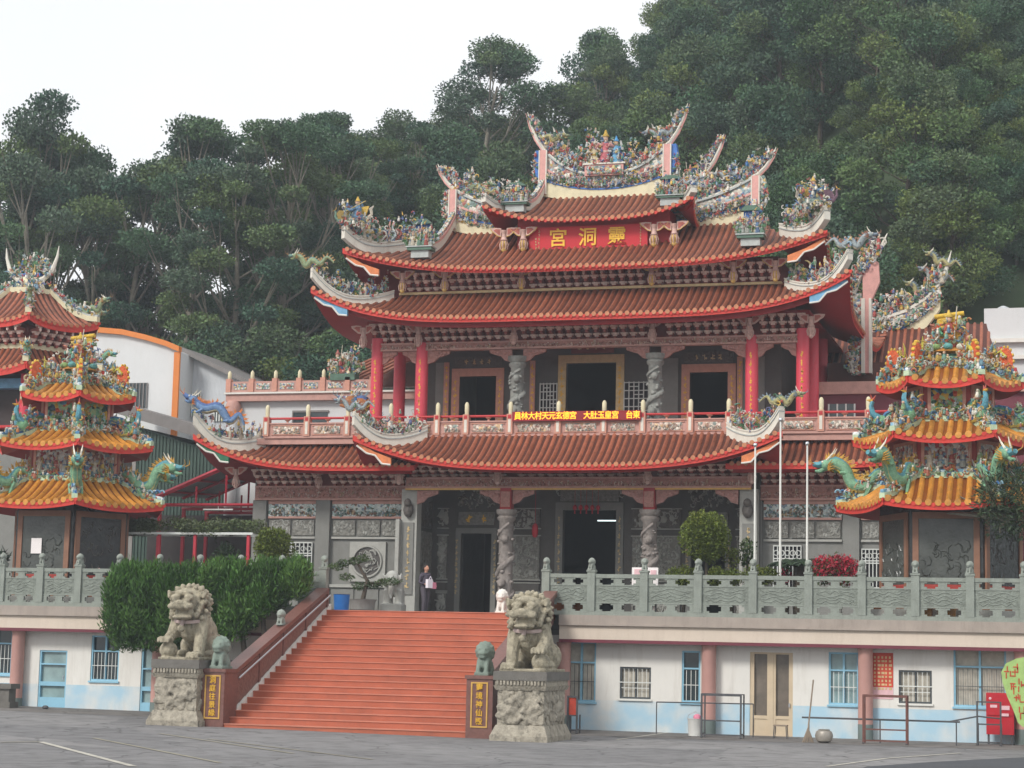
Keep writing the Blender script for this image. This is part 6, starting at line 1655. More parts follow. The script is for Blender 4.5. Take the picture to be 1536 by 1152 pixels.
# white block far right
WYB = 42.0
A, B = P(1476, 463, WYB), P(1475, 508, WYB)
WB = thing('white_block', 'plain white rooftop block against the wooded hill behind a pagoda', 'building', (A.x + 5, WYB, FZ))
b = MB(); b.use('plaster_white'); b.box(A.x, A.x + 12, WYB, WYB + 8, FZ, A.z); build(b, 'wall', WB)
b = MB(); b.use('white_stone'); b.box(A.x - .1, A.x + 12, WYB - .3, WYB - .004, B.z - .25, B.z - .05); b.box(A.x - .1, A.x + 12, WYB - .3, WYB - .004, B.z - 1.1, B.z - .9); build(b, 'ledge', WB)
b = MB(); b.use('corrugated'); b.lathe([(.3, 0), (.3, .35), (.1, .45)], 10, (P(1505, 460, WYB + 2).x, WYB + 2, A.z)); build(b, 'roof_vent', WB)

# ------------------------------------------------------------------ vegetation
def leaf_mesh(name, C, size, cols, upright=0.0, width=.45, rng=NPR, mname='leaf', outward=None):
    """many small pointed leaves, one quad each"""
    C = np.asarray(C, dtype=np.float64); n = len(C)
    a = rng.normal(size=(n, 3)); 
    if outward is not None: a = a * .75 + outward * 1.0
    a[:, 2] += upright
    a /= np.linalg.norm(a, axis=1)[:, None] + 1e-9
    r = rng.normal(size=(n, 3)); b_ = np.cross(a, r); b_ /= np.linalg.norm(b_, axis=1)[:, None] + 1e-9
    s = (size * rng.uniform(.65, 1.35, n))[:, None]
    V = np.stack([C - a * s * .5, C + b_ * s * width * .5, C + a * s * .5, C - b_ * s * width * .5], 1).reshape(-1, 3)
    me = bpy.data.meshes.new(name)
    me.vertices.add(4 * n); me.loops.add(4 * n); me.polygons.add(n)
    me.vertices.foreach_set('co', V.astype(np.float32).ravel())
    me.loops.foreach_set('vertex_index', np.arange(4 * n, dtype=np.int32))
    me.polygons.foreach_set('loop_start', np.arange(0, 4 * n, 4, dtype=np.int32))
    me.polygons.foreach_set('loop_total', np.full(n, 4, dtype=np.int32))
    me.materials.append(MATS[mname])
    ca = me.color_attributes.new('Col', 'FLOAT_COLOR', 'POINT')
    cc = np.repeat(np.c_[cols, np.ones(n)], 4, axis=0).astype(np.float32)
    ca.data.foreach_set('color', cc.ravel())
    me.update(calc_edges=True)
    return me
def clump_points(centers, radii, per, flat, rng, shell=.55):
    P_, idx, out_ = [], [], []
    for i, (c, r) in enumerate(zip(centers, radii)):
        n = max(8, int(per * r * r))
        d = rng.normal(size=(n, 3)); d /= np.linalg.norm(d, axis=1)[:, None]
        rad = r * (shell + (1 - shell) * rng.random(n) ** .6) * rng.choice([1, .75, .5], n, p=[.7, .2, .1])
        rad *= 1 + .22 * np.sin(d[:, 0] * 5 + i) * np.cos(d[:, 1] * 6 + 2 * i)
        q = d * rad[:, None]; q[:, 2] *= flat
        P_.append(q + c); idx.append(np.full(n, i)); out_.append(d)
    return np.concatenate(P_), np.concatenate(idx), np.concatenate(out_)
GREENS = np.array([(.064, .124, .064), (.082, .144, .064), (.052, .108, .068), (.112, .166, .066), (.068, .114, .07), (.098, .146, .052), (.086, .132, .08)])
def leaf_cols(idx, rng, pal=GREENS, jit=.22):
    k = rng.integers(0, len(pal), idx.max() + 1)
    return pal[k][idx] * rng.uniform(1 - jit, 1 + jit, (len(idx), 1)) * rng.uniform(.93, 1.07, (len(idx), 3))
def make_tree_mesh(seed, H, R, base, ncl, per, flat, leaf, bark, airy, tint=(1, 1, 1)):
    rng = np.random.default_rng(seed); rd = random.Random(seed)
    b = MB(); b.use(bark)
    lean = rd.uniform(-.12, .12), rd.uniform(-.1, .1)
    def tr(t): return Vector((lean[0] * H * t * t + .25 * sin(t * 5 + seed), lean[1] * H * t * t + .2 * cos(t * 4 + seed) - .2, H * t))
    r0 = H * .017
    T_ = [tr(t) for t in np.linspace(0, .86, 9)]
    T_[0].z -= 1.5
    b.tube(T_, [r0 * (1.15 - .95 * i / 8) for i in range(9)], 7)
    cen, rad = [], []
    for i in range(ncl):
        t = base + (1 - base) * (i + .5) / ncl
        prof = sin(pi * min(1, (t - base) / (1 - base) * .92 + .08)) ** .6
        a = i * 2.4 + rd.uniform(-.6, .6); rr = R * prof * rd.uniform(.45 if airy else .35, 1.0)
        c = tr(min(t, .9)) + Vector((cos(a) * rr, sin(a) * rr, 0)); c.z = H * t + rd.uniform(-.04, .06) * H
        cr = R * rd.uniform(.2, .42) * (.82 if airy else 1.15)
        cen.append(np.array(c)); rad.append(cr)
        t0 = max(.2, t - rd.uniform(.14, .26)); s = tr(min(t0, .84)); m_ = s.lerp(c, .55) + Vector((0, 0, -.03 * H))
        b.tube([s, m_, c], [r0 * .42 * (1.1 - t0), r0 * .3 * (1.1 - t0), r0 * .08], 5)
        for q in range(2):
            c2 = c + Vector((rd.uniform(-1, 1), rd.uniform(-1, 1), rd.uniform(-.2, .5))) * cr
            b.tube([m_, c2], [r0 * .15, r0 * .04], 4)
    cen.append(np.array(tr(.95))); rad.append(R * .36)
    P_, idx, od = clump_points(cen, rad, per, flat, rng)
    return b.mesh('trunk', None, 60, False), leaf_mesh('crown', P_, leaf, leaf_cols(idx, rng) * np.array(tint), .25, .62, rng, outward=od)
AIRY = [make_tree_mesh(21 + i, 20, 4.7, .30, 26, 800, .5, .175, 'bark', True) for i in range(3)]
WOOD = [make_tree_mesh(41 + i, 11.5, 3.9, .16, 22, 520, .66, .2, 'bark_dark', False, ((1, 1, 1), (1.12, 1.06, .85), (.82, .92, .86), (.95, 1.0, .98), (1.22, 1.12, .85))[i]) for i in range(5)]
BIGT = make_tree_mesh(77, 20, 5.4, .28, 34, 640, .6, .19, 'bark', True)
def lerp_tab(x, tab):
    for (a, u), (c_, v) in zip(tab[:-1], tab[1:]):
        if x <= c_:
            t = max(0, min(1, (x - a) / (c_ - a))); t = t * t * (3 - 2 * t); return u + (v - u) * t
    return tab[-1][1]
def hill(x, y):
    q = x - (17.75 - .294 * (y + 60.3))
    Hc = lerp_tab(q, [(-60, 8), (-27, 9), (-15, 32), (-5, 35.5), (3, 34), (13, 45), (26, 70), (60, 76)])
    yc = lerp_tab(q, [(-60, 54), (-27, 56), (-13, 84), (40, 100)])
    t = max(0, (y - 33) / (yc - 33))
    z = FZ - .4 + (Hc - FZ) * (min(t, 1) ** .9) + (max(0, t - 1) * 3)
    return z + .8 * sin(x * .21 + y * .13) * min(1, t * 4)
b = MB(); b.use('hill_soil')
nx, ny = 60, 40
vs_ = [(-150 + 230 * i / nx, 30 + 110 * j / ny, 0) for j in range(ny + 1) for i in range(nx + 1)]
b.add([(x, y, hill(x, y)) for x, y, _ in vs_], [(j * (nx + 1) + i, j * (nx + 1) + i + 1, (j + 1) * (nx + 1) + i + 1, (j + 1) * (nx + 1) + i) for j in range(ny) for i in range(nx)])
tag(build(b, 'hillside', None, 180, False), kind='structure')
def plant_tree(name, meshes, x, y, s, rz, label, group=None, z=None, cat='tree', sz=None):
    zz = hill(x, y) if z is None else z
    t = thing(name, label, cat, (x, y, zz), group)
    for me in meshes:
        o = bpy.data.objects.new(me.name.split('.')[0], me); COL.objects.link(o); o.parent = t
    t.rotation_euler = (0, 0, rz); t.scale = sz or (s, s, s)
    return t
TR = random.Random(5)
cnt = 0
y = 37.0
row = 0
while y < 103:
    xq = -46
    step = 4.4 if y < 60 else 4.7
    while xq < 52:
        q = xq + TR.uniform(-1.6, 1.6) + (row % 2) * step / 2; yy = y + TR.uniform(-1.8, 1.8)
        x = 17.75 - .294 * (yy + 60.3) + q
        xq += step
        pz = hill(x, yy)
        pxx, pyy, _ = project((x, yy, pz + 8))
        if not (-70 < pxx < 1610) or pyy < -190: continue
        if q < -19 and yy < 62: continue          # the tall airy stand grows there
        if q < -19 and yy > 64: continue
        if pxx > 1340 and yy < 42.5 : continue
        if pxx > 1425 and yy < 62 : continue
        if pxx > 1425 and yy < 60: s_cap = .62
        else: s_cap = 9
        s = min(s_cap, TR.uniform(.58, 1.02))
        plant_tree('forest_tree', TR.choice(WOOD), x, yy, s, TR.uniform(0, 6.28), 'leafy evergreen in the dense wood covering the hillside', 'trees of the wooded hillside', None, 'tree', (s * TR.uniform(.9, 1.15), s * TR.uniform(.9, 1.15), s * TR.uniform(.85, 1.2)))
        cnt += 1
    y += 4.7; row += 1
for k, yy in enumerate((50.8, 53.2, 55.8, 58.5, 61.5)):
    for px in range(1398 + 17 * (k % 2), 1590, 40):
        x = at(px, 300, yy).x; s = TR.uniform(.5, .72)
        plant_tree('forest_tree', TR.choice(WOOD), x, yy + TR.uniform(-.7, .7), s, TR.uniform(0, 6.28), 'leafy evergreen in the dense wood covering the hillside', 'trees of the wooded hillside')
# the tall stand with bare stems
for i, (px, py, yy) in enumerate(((-30, 168, 48), (32, 176, 50), (122, 140, 50), (205, 205, 47), (243, 160, 52), (318, 198, 53), (385, 182, 52), (440, 178, 48), (490, 172, 54), (350, 235, 45), (545, 160, 60), (600, 175, 64), (75, 215, 44), (165, 220, 46), (285, 240, 46), (190, 235, 56), (10, 250, 43))):
    p = at(px, py, yy); x = p.x; sz_ = (p.z - hill(x, yy)) / 20.8
    sx_ = min(1.15, max(.8, sz_ * 1.05))
    plant_tree('tall_tree', AIRY[i % 3], x, yy, 1, i * 1.7, 'tall tree with bare pale stem and layered crown against the white sky', 'tall stand of trees behind the drum tower and factory', None, 'tree', (sx_, sx_, sz_))
for px, yy, s in ((20, 37, .5), (95, 38, .5), (60, 38, .42), (170, 37, .5), (210, 39, .5), (245, 38, .45), (325, 38, .5), (385, 37, .5), (440, 38, .5), (500, 37, .45)):
    plant_tree('undergrowth_tree', WOOD[int(px) % 5], at(px, 500, yy).x, yy, s * 1.1, px, 'low bushy tree at the foot of the tall bare stemmed stand', 'low trees under the tall stand', None, 'tree')
plant_tree('lone_tree', BIGT, at(722, 200, 84).x, 84, .8, .4, 'tall broad crowned tree rising above the wooded skyline behind the temple ridge', None, hill(at(722, 200, 84).x, 84) - 4.2, 'tree', (1.12, 1.12, .96))
plant_tree('skyline_tree', AIRY[1], at(828, 200, 86).x, 86, .46, 2.0, 'slender flat topped tree on the skyline beside the broad crowned one')
plant_tree('skyline_tree', AIRY[0], at(905, 150, 92).x, 92, .55, 1.0, 'spreading flat topped tree leaning out where the steep hill begins')

# ---- clipped conifers in front of the left balustrade
rng = np.random.default_rng(5)
hy = -1.1
cen, rad = [], []
for px in range(178, 462, 19):
    top = 845 + (6 if px > 430 else 0) + rng.uniform(-4, 6); bot = 962 if px < 330 else 962 - (px - 330) * .75
    n = 5
    for k in range(n):
        p = at(px + rng.uniform(-5, 5), top + 16 + (bot - top - 30) * k / (n - 1), hy + rng.uniform(-.35, .35)); cen.append(np.array(p)); rad.append(.5 if k else .4)
P_, idx, od = clump_points(cen, rad, 4200, 1.25, rng, .6)
pal = np.array([(.06, .14, .026), (.05, .118, .022), (.075, .155, .033), (.043, .1, .022)])
hp0 = at(315, 1080, hy)
hg = thing('conifer_hedge', 'dense bright green clipped conifer hedge spilling over the terrace edge behind the lion', 'hedge', (hp0.x, hy, gz(hp0.x)))
me = leaf_mesh('foliage', P_ - np.array((hp0.x, hy, gz(hp0.x))), .19, leaf_cols(idx, rng, pal, .35), 1.6, .22, rng, outward=od); o = bpy.data.objects.new('foliage', me); COL.objects.link(o); o.parent = hg
for px in (338, 372, 405):
    p = at(px, 1000, hy + .2); b = MB(); b.use('bark_dark'); b.tube([(p.x, hy + .2, gz(p.x) - .05), (p.x - .1, hy + .2, 1.8), (p.x - .25, hy, 3.4), (p.x - .3, hy, 4.4)], [.11, .1, .08, .03], 7); build(b, 'stem', hg, 60)

def bush(name, label, center, rads, leaf, pal, stem=None, per=900, up=.2, cat='shrub', shell=.8, width=.5, extra=None, ncl=14, seed=1, group=None, sm=.42, ball=False):
    rng = np.random.default_rng(seed); c = np.array(center, dtype=float); R_ = np.array(rads, dtype=float)
    cen, rad = [], []
    for i in range(ncl):
        if ball: break
        d = rng.normal(size=3); d /= np.linalg.norm(d); cen.append(c + d * R_ * .62); rad.append(float(min(R_) * sm + max(R_) * .08))
    if ball: cen, rad = [c] + [c + np.array(q_) * R_ for q_ in ((.35, -.3, .4), (-.4, -.3, .1), (.3, -.35, -.35), (-.2, -.3, .5), (0, -.45, 0))], [float(R_[0])] + [float(R_[0]) * .6] * 5
    P_, idx, od = clump_points(cen, rad, per, 1.0, rng, shell)
    base = Vector((center[0], center[1], FZ)) if stem is None else Vector(stem)
    t = thing(name, label, cat, base, group)
    me = leaf_mesh('foliage', P_ - np.array(base), leaf, leaf_cols(idx, rng, np.array(pal), .3), up, width, rng, outward=od)
    o = bpy.data.objects.new('foliage', me); COL.objects.link(o); o.parent = t
    b = MB(); b.use('bark_dark'); b.tube([tuple(base), (base.x + .05, base.y, (base.z + c[2]) / 2), tuple(c)], [.06, .05, .03], 6); build(b, 'stem', t, 60)
    return t
OLIVE = [(.11, .145, .022), (.095, .125, .022), (.13, .16, .03)]
DKG = [(.05, .085, .03), (.04, .07, .03), (.065, .1, .035)]
p = at(1058, 807, 1.6); bush('topiary_ball', 'round clipped yellow green topiary ball standing above the stone balustrade', p, (.72, .72, .78), .085, OLIVE, per=9000, seed=2, cat='topiary', ball=True, shell=.88)
p = at(411, 822, 2.2); bush('topiary_shrub', 'rounded olive clipped shrub behind the conifer hedge beside the lattice window', p, (.62, .6, .6), .085, OLIVE, per=8000, seed=3, cat='topiary', ball=True, shell=.85)
p = at(1120, 828, 2.5); bush('small_topiary', 'small loose grey green shrub beside the large topiary ball', p, (.35, .35, .45), .12, DKG, per=900, seed=4)
p = at(1098, 835, 1.9); bush('low_shrub', 'low yellow green shrub under the large topiary ball', p, (.3, .3, .3), .1, OLIVE, per=1000, seed=14)
for k, px in enumerate((1025, 1085, 1140)):
    p = at(px, 862, 1.2); bush('clipped_shrub', 'low clipped box shrub along the balustrade in front of the porch', (p.x, 1.2, p.z - .1), (.62, .3, .28), .09, OLIVE, per=1500, seed=20 + k, ncl=22, group='low clipped shrubs along the balustrade', sm=.7)
p = at(545, 862, 4.0)
bz = thing('potted_pine', 'cloud pruned pine in a grey pot beside the top of the stairs', 'potted tree', (p.x, 4.0, FZ))
rng = np.random.default_rng(8); cen = [np.array(at(px, py, 4.0)) for px, py in ((532, 842), (545, 838), (520, 865), (505, 850), (560, 878), (575, 874), (540, 880), (590, 872), (515, 845))]
P_, idx, od = clump_points(cen, [.28] * len(cen), 2200, .5, rng, .6); me = leaf_mesh('foliage', P_ - np.array((p.x, 4.0, FZ)), .11, leaf_cols(idx, rng, np.array(DKG)), .5, .3, rng, outward=od); o = bpy.data.objects.new('foliage', me); COL.objects.link(o); o.parent = bz
b = MB(); b.use('bark_dark'); b.tube([(p.x, 4.0, FZ + .4), (p.x + .15, 4.0, p.z - .2), (p.x - .2, 4.0, p.z + .35)], [.09, .07, .04], 6); b.tube([(p.x + .1, 4, p.z - .3), tuple(cen[5])], [.05, .02], 5); build(b, 'trunk', bz, 60)
b = MB(); b.use('concrete'); b.lathe([(.3, 0), (.42, .1), (.45, .38), (.5, .45)], 12, (p.x, 4.0, FZ)); build(b, 'pot', bz, 40)
# cycad
p = at(1198, 848, 2.0); cy = thing('cycad', 'dark cycad with arching fronds behind the red bougainvillea', 'plant', (p.x, 2.0, FZ))
b = MB(); b.use('bark_dark'); b.lathe([(.16, 0), (.2, .5), (.17, p.z - FZ)], 9, (p.x, 2, FZ)); build(b, 'trunk', cy, 50)
b = MB(); rr_ = random.Random(4)
for i in range(22):
    a = i * 2.4; L = rr_.uniform(.75, 1.05); el = rr_.uniform(.3, .9)
    pts = [Vector((p.x + cos(a) * L * t, 2 + sin(a) * L * t, p.z + L * (el * t - .75 * el * t * t * 1.5))) for t in np.linspace(0, 1, 7)]
    b.use('leaf', (.028, .05, .024)); b.tube(pts, [.016] * 7, 3)
    sd_ = Vector((-sin(a), cos(a), 0))
    for k in range(1, 7):
        for q in (0, .33, .66):
            c_ = pts[k - 1].lerp(pts[k], q); w_ = .22 * sin(pi * (k + q) / 7.4)
            for s in (-1, 1): b.add([tuple(c_), tuple(c_ + sd_ * s * w_ + Vector((0, 0, .05))), tuple(c_ + sd_ * s * w_ * .9 + (pts[k] - pts[k - 1]) * .3)], [(0, 1, 2)])
build(b, 'fronds', cy, None, False)
p = at(1252, 855, 1.5); bush('bougainvillea', 'magenta red flowering bougainvillea bush behind the balustrade', (p.x, 1.5, p.z - .05), (.85, .4, .38), .1, [(.36, .02, .04), (.42, .03, .06), (.28, .02, .035), (.06, .09, .03)], per=1300, seed=6, ncl=22, sm=.7)
p = at(1180, 858, 1.7); bush('red_flower', 'small clump of dark red flowers at the foot of the cycad', (p.x, 1.7, p.z - .1), (.25, .25, .28), .09, [(.3, .03, .06), (.05, .08, .03)], per=1300, seed=9)
p = at(6, 838, 2.0); bush('spiky_plant', 'dark spiky plant at the foot of the pagoda with the notice', (p.x - .2, 2.0, p.z), (.4, .4, .35), .35, [(.03, .045, .03), (.04, .06, .035)], per=300, seed=12, up=.8, width=.18)
p = at(1500, 755, .9)
pt = bush('pine_tree', 'dark spreading pine reaching in front of the pagoda that stands by the flagpoles', (p.x + .5, 1.0, p.z + .1), (1.9, .8, 1.1), .2, [(.045, .07, .035), (.055, .075, .04), (.06, .085, .035)], per=620, seed=17, ncl=22, cat='tree', width=.22, sm=.5, stem=(p.x + 1.6, 1.0, FZ))
b = MB(); b.use('bark')
for px, py in ((1440, 745), (1470, 700), (1420, 770), (1500, 800)): e = at(px, py, .95); b.tube([(p.x + .4, 1.0, p.z - .5), ((p.x + e.x) / 2, 1.0, (p.z + e.z) / 2 - .2), tuple(e)], [.09, .06, .02], 6)
build(b, 'branch', pt, 60)
# pergola with creeper
q0, q1 = at(178, 800, 4.6), at(385, 812, 4.6)
pg = thing('pergola', 'low pergola with thin red posts under a mat of creeper behind the hedge', 'pergola', ((q0.x + q1.x) / 2, 4.6, FZ))
for px in (238, 292, 372):
    x = at(px, 830, 4.3).x; b = MB(); b.use('steel_red'); b.box(x - .05, x + .05, 4.25, 4.35, FZ, q0.z); build(b, 'post', pg)
b = MB(); b.use('white_lattice'); b.box(q0.x, q1.x, 4.2, 4.28, q0.z - .05, q0.z + .03); b.box(q0.x, q1.x, 5.3, 5.38, q0.z - .05, q0.z + .03); build(b, 'beam', pg)
rng = np.random.default_rng(19); cen = [np.array((q0.x + (q1.x - q0.x) * rng.random(), 4.2 + 1.5 * rng.random(), q0.z + .15 + .22 * rng.random())) for _ in range(40)]
P_, idx, od = clump_points(cen, [.42] * 40, 900, .6, rng, .6); me = leaf_mesh('creeper', P_ - np.array(WLOC[pg]), .14, leaf_cols(idx, rng, np.array([(.085, .11, .045), (.07, .095, .04), (.1, .12, .06)])), .4, .35, rng); o = bpy.data.objects.new('creeper', me); COL.objects.link(o); o.parent = pg
p = at(335, 835, 5.0); bush('dark_shrub', 'dark bushy plant in the shade under the creeper pergola', (p.x, 5.0, p.z), (.9, .5, .55), .14, [(.035, .06, .03), (.045, .07, .035)], per=500, seed=33)

# ------------------------------------------------------------------ guardian lions
def lion_mesh(ball_side, seed):
    rd = random.Random(seed); b = MB()
    for s in (-1, 1):
        b.ball((s * .34, .55, .36), (.27, .46, .38), 10, 7); b.ball((s * .4, .15, .12), (.17, .36, .13), 9, 6)
        b.ball((s * .36, -.3, .95), (.22, .26, .38), 9, 6)
        if s == ball_side:
            b.tube([(s * .38, -.35, .95), (s * .43, -.52, .66), (s * .42, -.72, .56)], [.19, .16, .15], 9); px_, py_, pz_ = s * .42, -.82, .52
            b.ball((s * .42, -.72, .22), .25, 12, 8)
        else:
            b.tube([(s * .38, -.35, .95), (s * .39, -.5, .45), (s * .39, -.56, .08)], [.2, .165, .16], 9); px_, py_, pz_ = s * .39, -.72, .1
        b.ball((px_, py_, pz_), (.19, .2, .12), 9, 6)
        for q in range(4): b.tube([(px_ - .135 + .09 * q, py_ - .1, pz_ + .05), (px_ - .14 + .093 * q, py_ - .23, pz_ + .01), (px_ - .14 + .093 * q, py_ - .27, pz_ - .09)], [.055, .055, .035], 6)
        b.ball((s * .2, -.9, 1.72), (.15, .1, .09), 8, 6); b.ball((s * .19, -.96, 1.63), .075, 8, 6); b.ball((s * .24, -1.0, 1.46), (.13, .12, .1), 8, 6)
        b.tube([(s * .42, -.55, 1.78), (s * .52, -.6, 1.86), (s * .5, -.66, 1.7)], [.09, .1, .04], 6)
        for q in range(4): b.ball((s * (.36 + .02 * q), -.72 + .05 * q, 1.22 + .1 * q), .085, 7, 5)
    b.ball((0, .35, .72), (.44, .62, .52), 12, 8); b.ball((0, -.22, 1.0), (.43, .36, .55), 12, 8); b.ball((0, -.42, 1.58), (.46, .42, .44), 12, 8)
    b.ball((0, -.9, 1.5), (.33, .22, .15), 10, 7); b.ball((0, -1.06, 1.56), (.13, .08, .08), 8, 6); b.ball((0, -.86, 1.16), (.28, .24, .085), 10, 6); b.ball((0, -.72, 1.28), (.3, .15, .17), 8, 6); b.ball((0, -.82, 1.85), (.28, .13, .1), 8, 6)
    for i in range(95):                              # curls of the mane
        t = (i + .5) / 95; ph = i * 2.39996; zz = 1 - 1.75 * t; r_ = sqrt(max(0, 1 - zz * zz)); d = Vector((cos(ph) * r_, sin(ph) * r_, zz))
        if d.y < -.42 or (d.y < -.2 and d.z < .35 and abs(d.x) < .8): continue
        c = Vector((0, -.38, 1.55)) + Vector((d.x * .53, d.y * .53, d.z * .51 if d.z > 0 else d.z * .78))
        rr_ = rd.uniform(.075, .1); b.ball(tuple(c), rr_, 7, 5); b.ball(tuple(c + d * rr_ * .75), rr_ * .5, 6, 4)
    for q in range(6): b.ball((.0, .98 + .05 * sin(q), .45 + q * .13), (.13 - .01 * q, .1, .12), 7, 5)
    b.box(-.6, .6, -.98, 1.05, -.05, .03)
    m_ = remeshed(b, .019, 1, 'lion_stone'); m_.name = 'lion_body'
    return m_
def guardian(label, x, y, side, seed):
    t = thing('guardian_lion', label, 'statue', (x, y, gz(x)), 'guardian lions at the foot of the stairs')
    z0 = gz(x); hw, y0, y1 = .68, -1.15, 1.15
    def bx_(m, name, ww, dd, za, zb, tx=0):
        b = MB(); b.use(m); b.box(x - ww, x + ww, y - dd, y + dd, z0 + za, z0 + zb, tx, tx); return build(b, name, t)
    bx_('lion_base', 'plinth', .80, 1.27, -.03, .14); bx_('lion_base', 'plinth_slope', .79, 1.26, .141, .42, .12)
    core = bx_('lion_base', 'pedestal', .64, 1.1, .421, 1.34)
    bx_('lion_base', 'pedestal_cap', .68, 1.15, 1.341, 1.46, -.06); bx_('lion_base', 'pedestal_band', .70, 1.17, 1.461, 1.60); bx_('dark_stone', 'top_slab', .74, 1.22, 1.601, 1.84)
    rd = random.Random(seed + 9); b = MB()
    for face in range(2):
        for i in range(70):
            u = rd.uniform(-1, 1); v = rd.uniform(.45, 1.32); r_ = rd.uniform(.05, .12)
            if face == 0: c = (x + u * .58, y - 1.1, z0 + v)
            else: c = (x + .64, y + u * 1.0, z0 + v)
            b.ball(c, (r_ * (1.3 if face == 0 else .6), r_ * (.6 if face == 0 else 1.3), r_), 6, 4)
        for i in range(10):
            u = rd.uniform(-.8, .6); v = rd.uniform(.5, 1.1)
            if face == 0: b.tube([(x + u * .6, y - 1.12, z0 + v), (x + u * .6 + .15, y - 1.17, z0 + v + .16), (x + u * .6 + .3, y - 1.12, z0 + v + .02)], [.06, .07, .03], 6)
            else: b.tube([(x + .66, y + u, z0 + v), (x + .71, y + u + .2, z0 + v + .16), (x + .66, y + u + .4, z0 + v + .02)], [.06, .07, .03], 6)
    rm = remeshed(b, .03, 1, 'lion_base'); rm.name = 'carved_relief'
    o = bpy.data.objects.new('carved_relief', rm); COL.objects.link(o); o.parent = core; o.location = -WLOC[core]
    b = MB(); b.use('lion_base')
    for i in range(14): b.bc(x - .62 + .095 * i, y - 1.19, z0 + 1.48, .06, .05, .11)
    build(b, 'petal_band', t)
    lm = lion_mesh(side, seed); o = inst(lm, 'lion_body', t, (x, y, z0 + 1.88)); o.scale = (1.06, 1.05, 1.0)
    b = MB(); b.use('ribbon'); pts = [(x + .49 * cos(a), y - .28 + .44 * sin(a), z0 + 1.88 + 1.12 + .1 * sin(a)) for a in np.linspace(pi * .95, 2.05 * pi, 16)]
    b.tube(pts, .055, 6, flat=.5); b.tube([(x - .02, y - .76, z0 + 2.98), (x - .05, y - .8, z0 + 2.8)], [.05, .06], 6); cl = build(b, 'collar', t, 60)
    b = MB(); b.use('lion_stone'); b.ball((x - .06, y - .8, z0 + 2.72), .11, 10, 7); build(b, 'bell', cl, 60)
    return t
xl, xr = -7.3, 2.92
guardian('weathered stone guardian lion on a carved pedestal in front of the clipped conifer hedge', xl, -7.0, -1, 3)
guardian('weathered stone guardian lion on carved pedestal in front of the white terrace wall', xr, -7.35, 1, 4)
# small green stone lions on the stair end blocks, and at the top
ML = mini_lion(); LG = remeshed(ML, .014, 1, 'green_stone')
for lab, x in (('small green stone lion sitting on the granite block beside the hedge side guardian lion', -6.28), ('small green stone lion sitting on the granite block by the ball holding guardian lion', 1.58)):
    o = bpy.data.objects.new('small_stone_lion', LG); link(o, None, (x, SY0 + .38, 1.72)); o.scale = (1.75,) * 3; tag(o, lab, 'statue')
LWm = remeshed(mini_lion(), .014, 1, 'white_stone'); p = at(753, 917, 1.0)
o = bpy.data.objects.new('white_stone_lion', LWm); link(o, None, (p.x, 1.0, FZ + .02)); o.scale = (1.3, 1.3, 1.45); tag(o, 'small white stone lion at the head of the stairs beside the porch column', 'statue')
o = bpy.data.objects.new('small_stone_lion', LION_S); link(o, None, (at(415, 935, -3.2).x - .1, -3.2, FZ - 1.45 + 1.12 + .16)); o.scale = (.9,) * 3; o.location.x = SX0 - .2; o.location.y = -3.4; o.location.z = .75 * slope + 1.22 + (-3.4 - SY0 - .75) * .365 + .145; tag(o, 'tiny stone lion sitting halfway up the parapet of the stairs', 'statue')
# stone elephant by the porch
p = at(590, 915, 5.5); b = MB()
b.ball((0, .05, .62), (.36, .5, .36), 10, 7); b.ball((0, -.5, .85), (.26, .26, .28), 10, 7); b.tube([(0, -.7, .85), (.03, -.88, .6), (0, -.9, .3), (.05, -1.0, .18)], [.14, .1, .07, .05], 8)
for sx in (-1, 1):
    for sy in (-.25, .35): b.tube([(sx * .2, sy, .5), (sx * .21, sy, .03)], [.14, .13], 8)
    b.ball((sx * .3, -.42, .85), (.05, .17, .2), 8, 6); b.tube([(sx * .12, -.68, .72), (sx * .16, -.9, .66)], [.035, .01], 5)
b.box(-.36, .36, -.7, .6, -.3, .04)
em = remeshed(b, .03, 1, 'stone_pale'); o = bpy.data.objects.new('stone_elephant', em); link(o, None, (p.x, 5.5, FZ + .3)); o.scale = (1, 1, 1.05); o.rotation_euler = (0, 0, .2); tag(o, 'grey stone elephant standing at the head of the stairs by the porch pilaster', 'statue')

# ------------------------------------------------------------------ person
p = at(638, 880, 6.0)
PX, PY = p.x, 6.0
b = MB()
b.tube([(0, 0, .98), (0, .02, 1.2), (0, .0, 1.4)], [.165, .165, .15], 10); b.ball((0, 0, .95), (.19, .14, .15), 10, 7); b.tube([(-.19, 0, 1.37), (.19, 0, 1.37)], [.085, .085], 8); b.tube([(0, 0, 1.4), (.01, -.02, 1.52)], [.06, .055], 8)
b.ball((.01, -.03, 1.6), (.08, .095, .115), 10, 8); b.ball((.02, -.125, 1.59), .02, 6, 4); b.ball((.085, -.02, 1.6), (.015, .03, .035), 6, 4); b.ball((-.07, -.02, 1.6), (.015, .03, .035), 6, 4)
for s in (-1, 1):
    b.tube([(s * .1, 0, .92), (s * .105, -.02 + .04 * s, .5), (s * .11, .03 + .06 * s, .1)], [.105, .08, .055], 9); b.ball((s * .11, -.05 + .06 * s, .045), (.05, .13, .045), 8, 5)
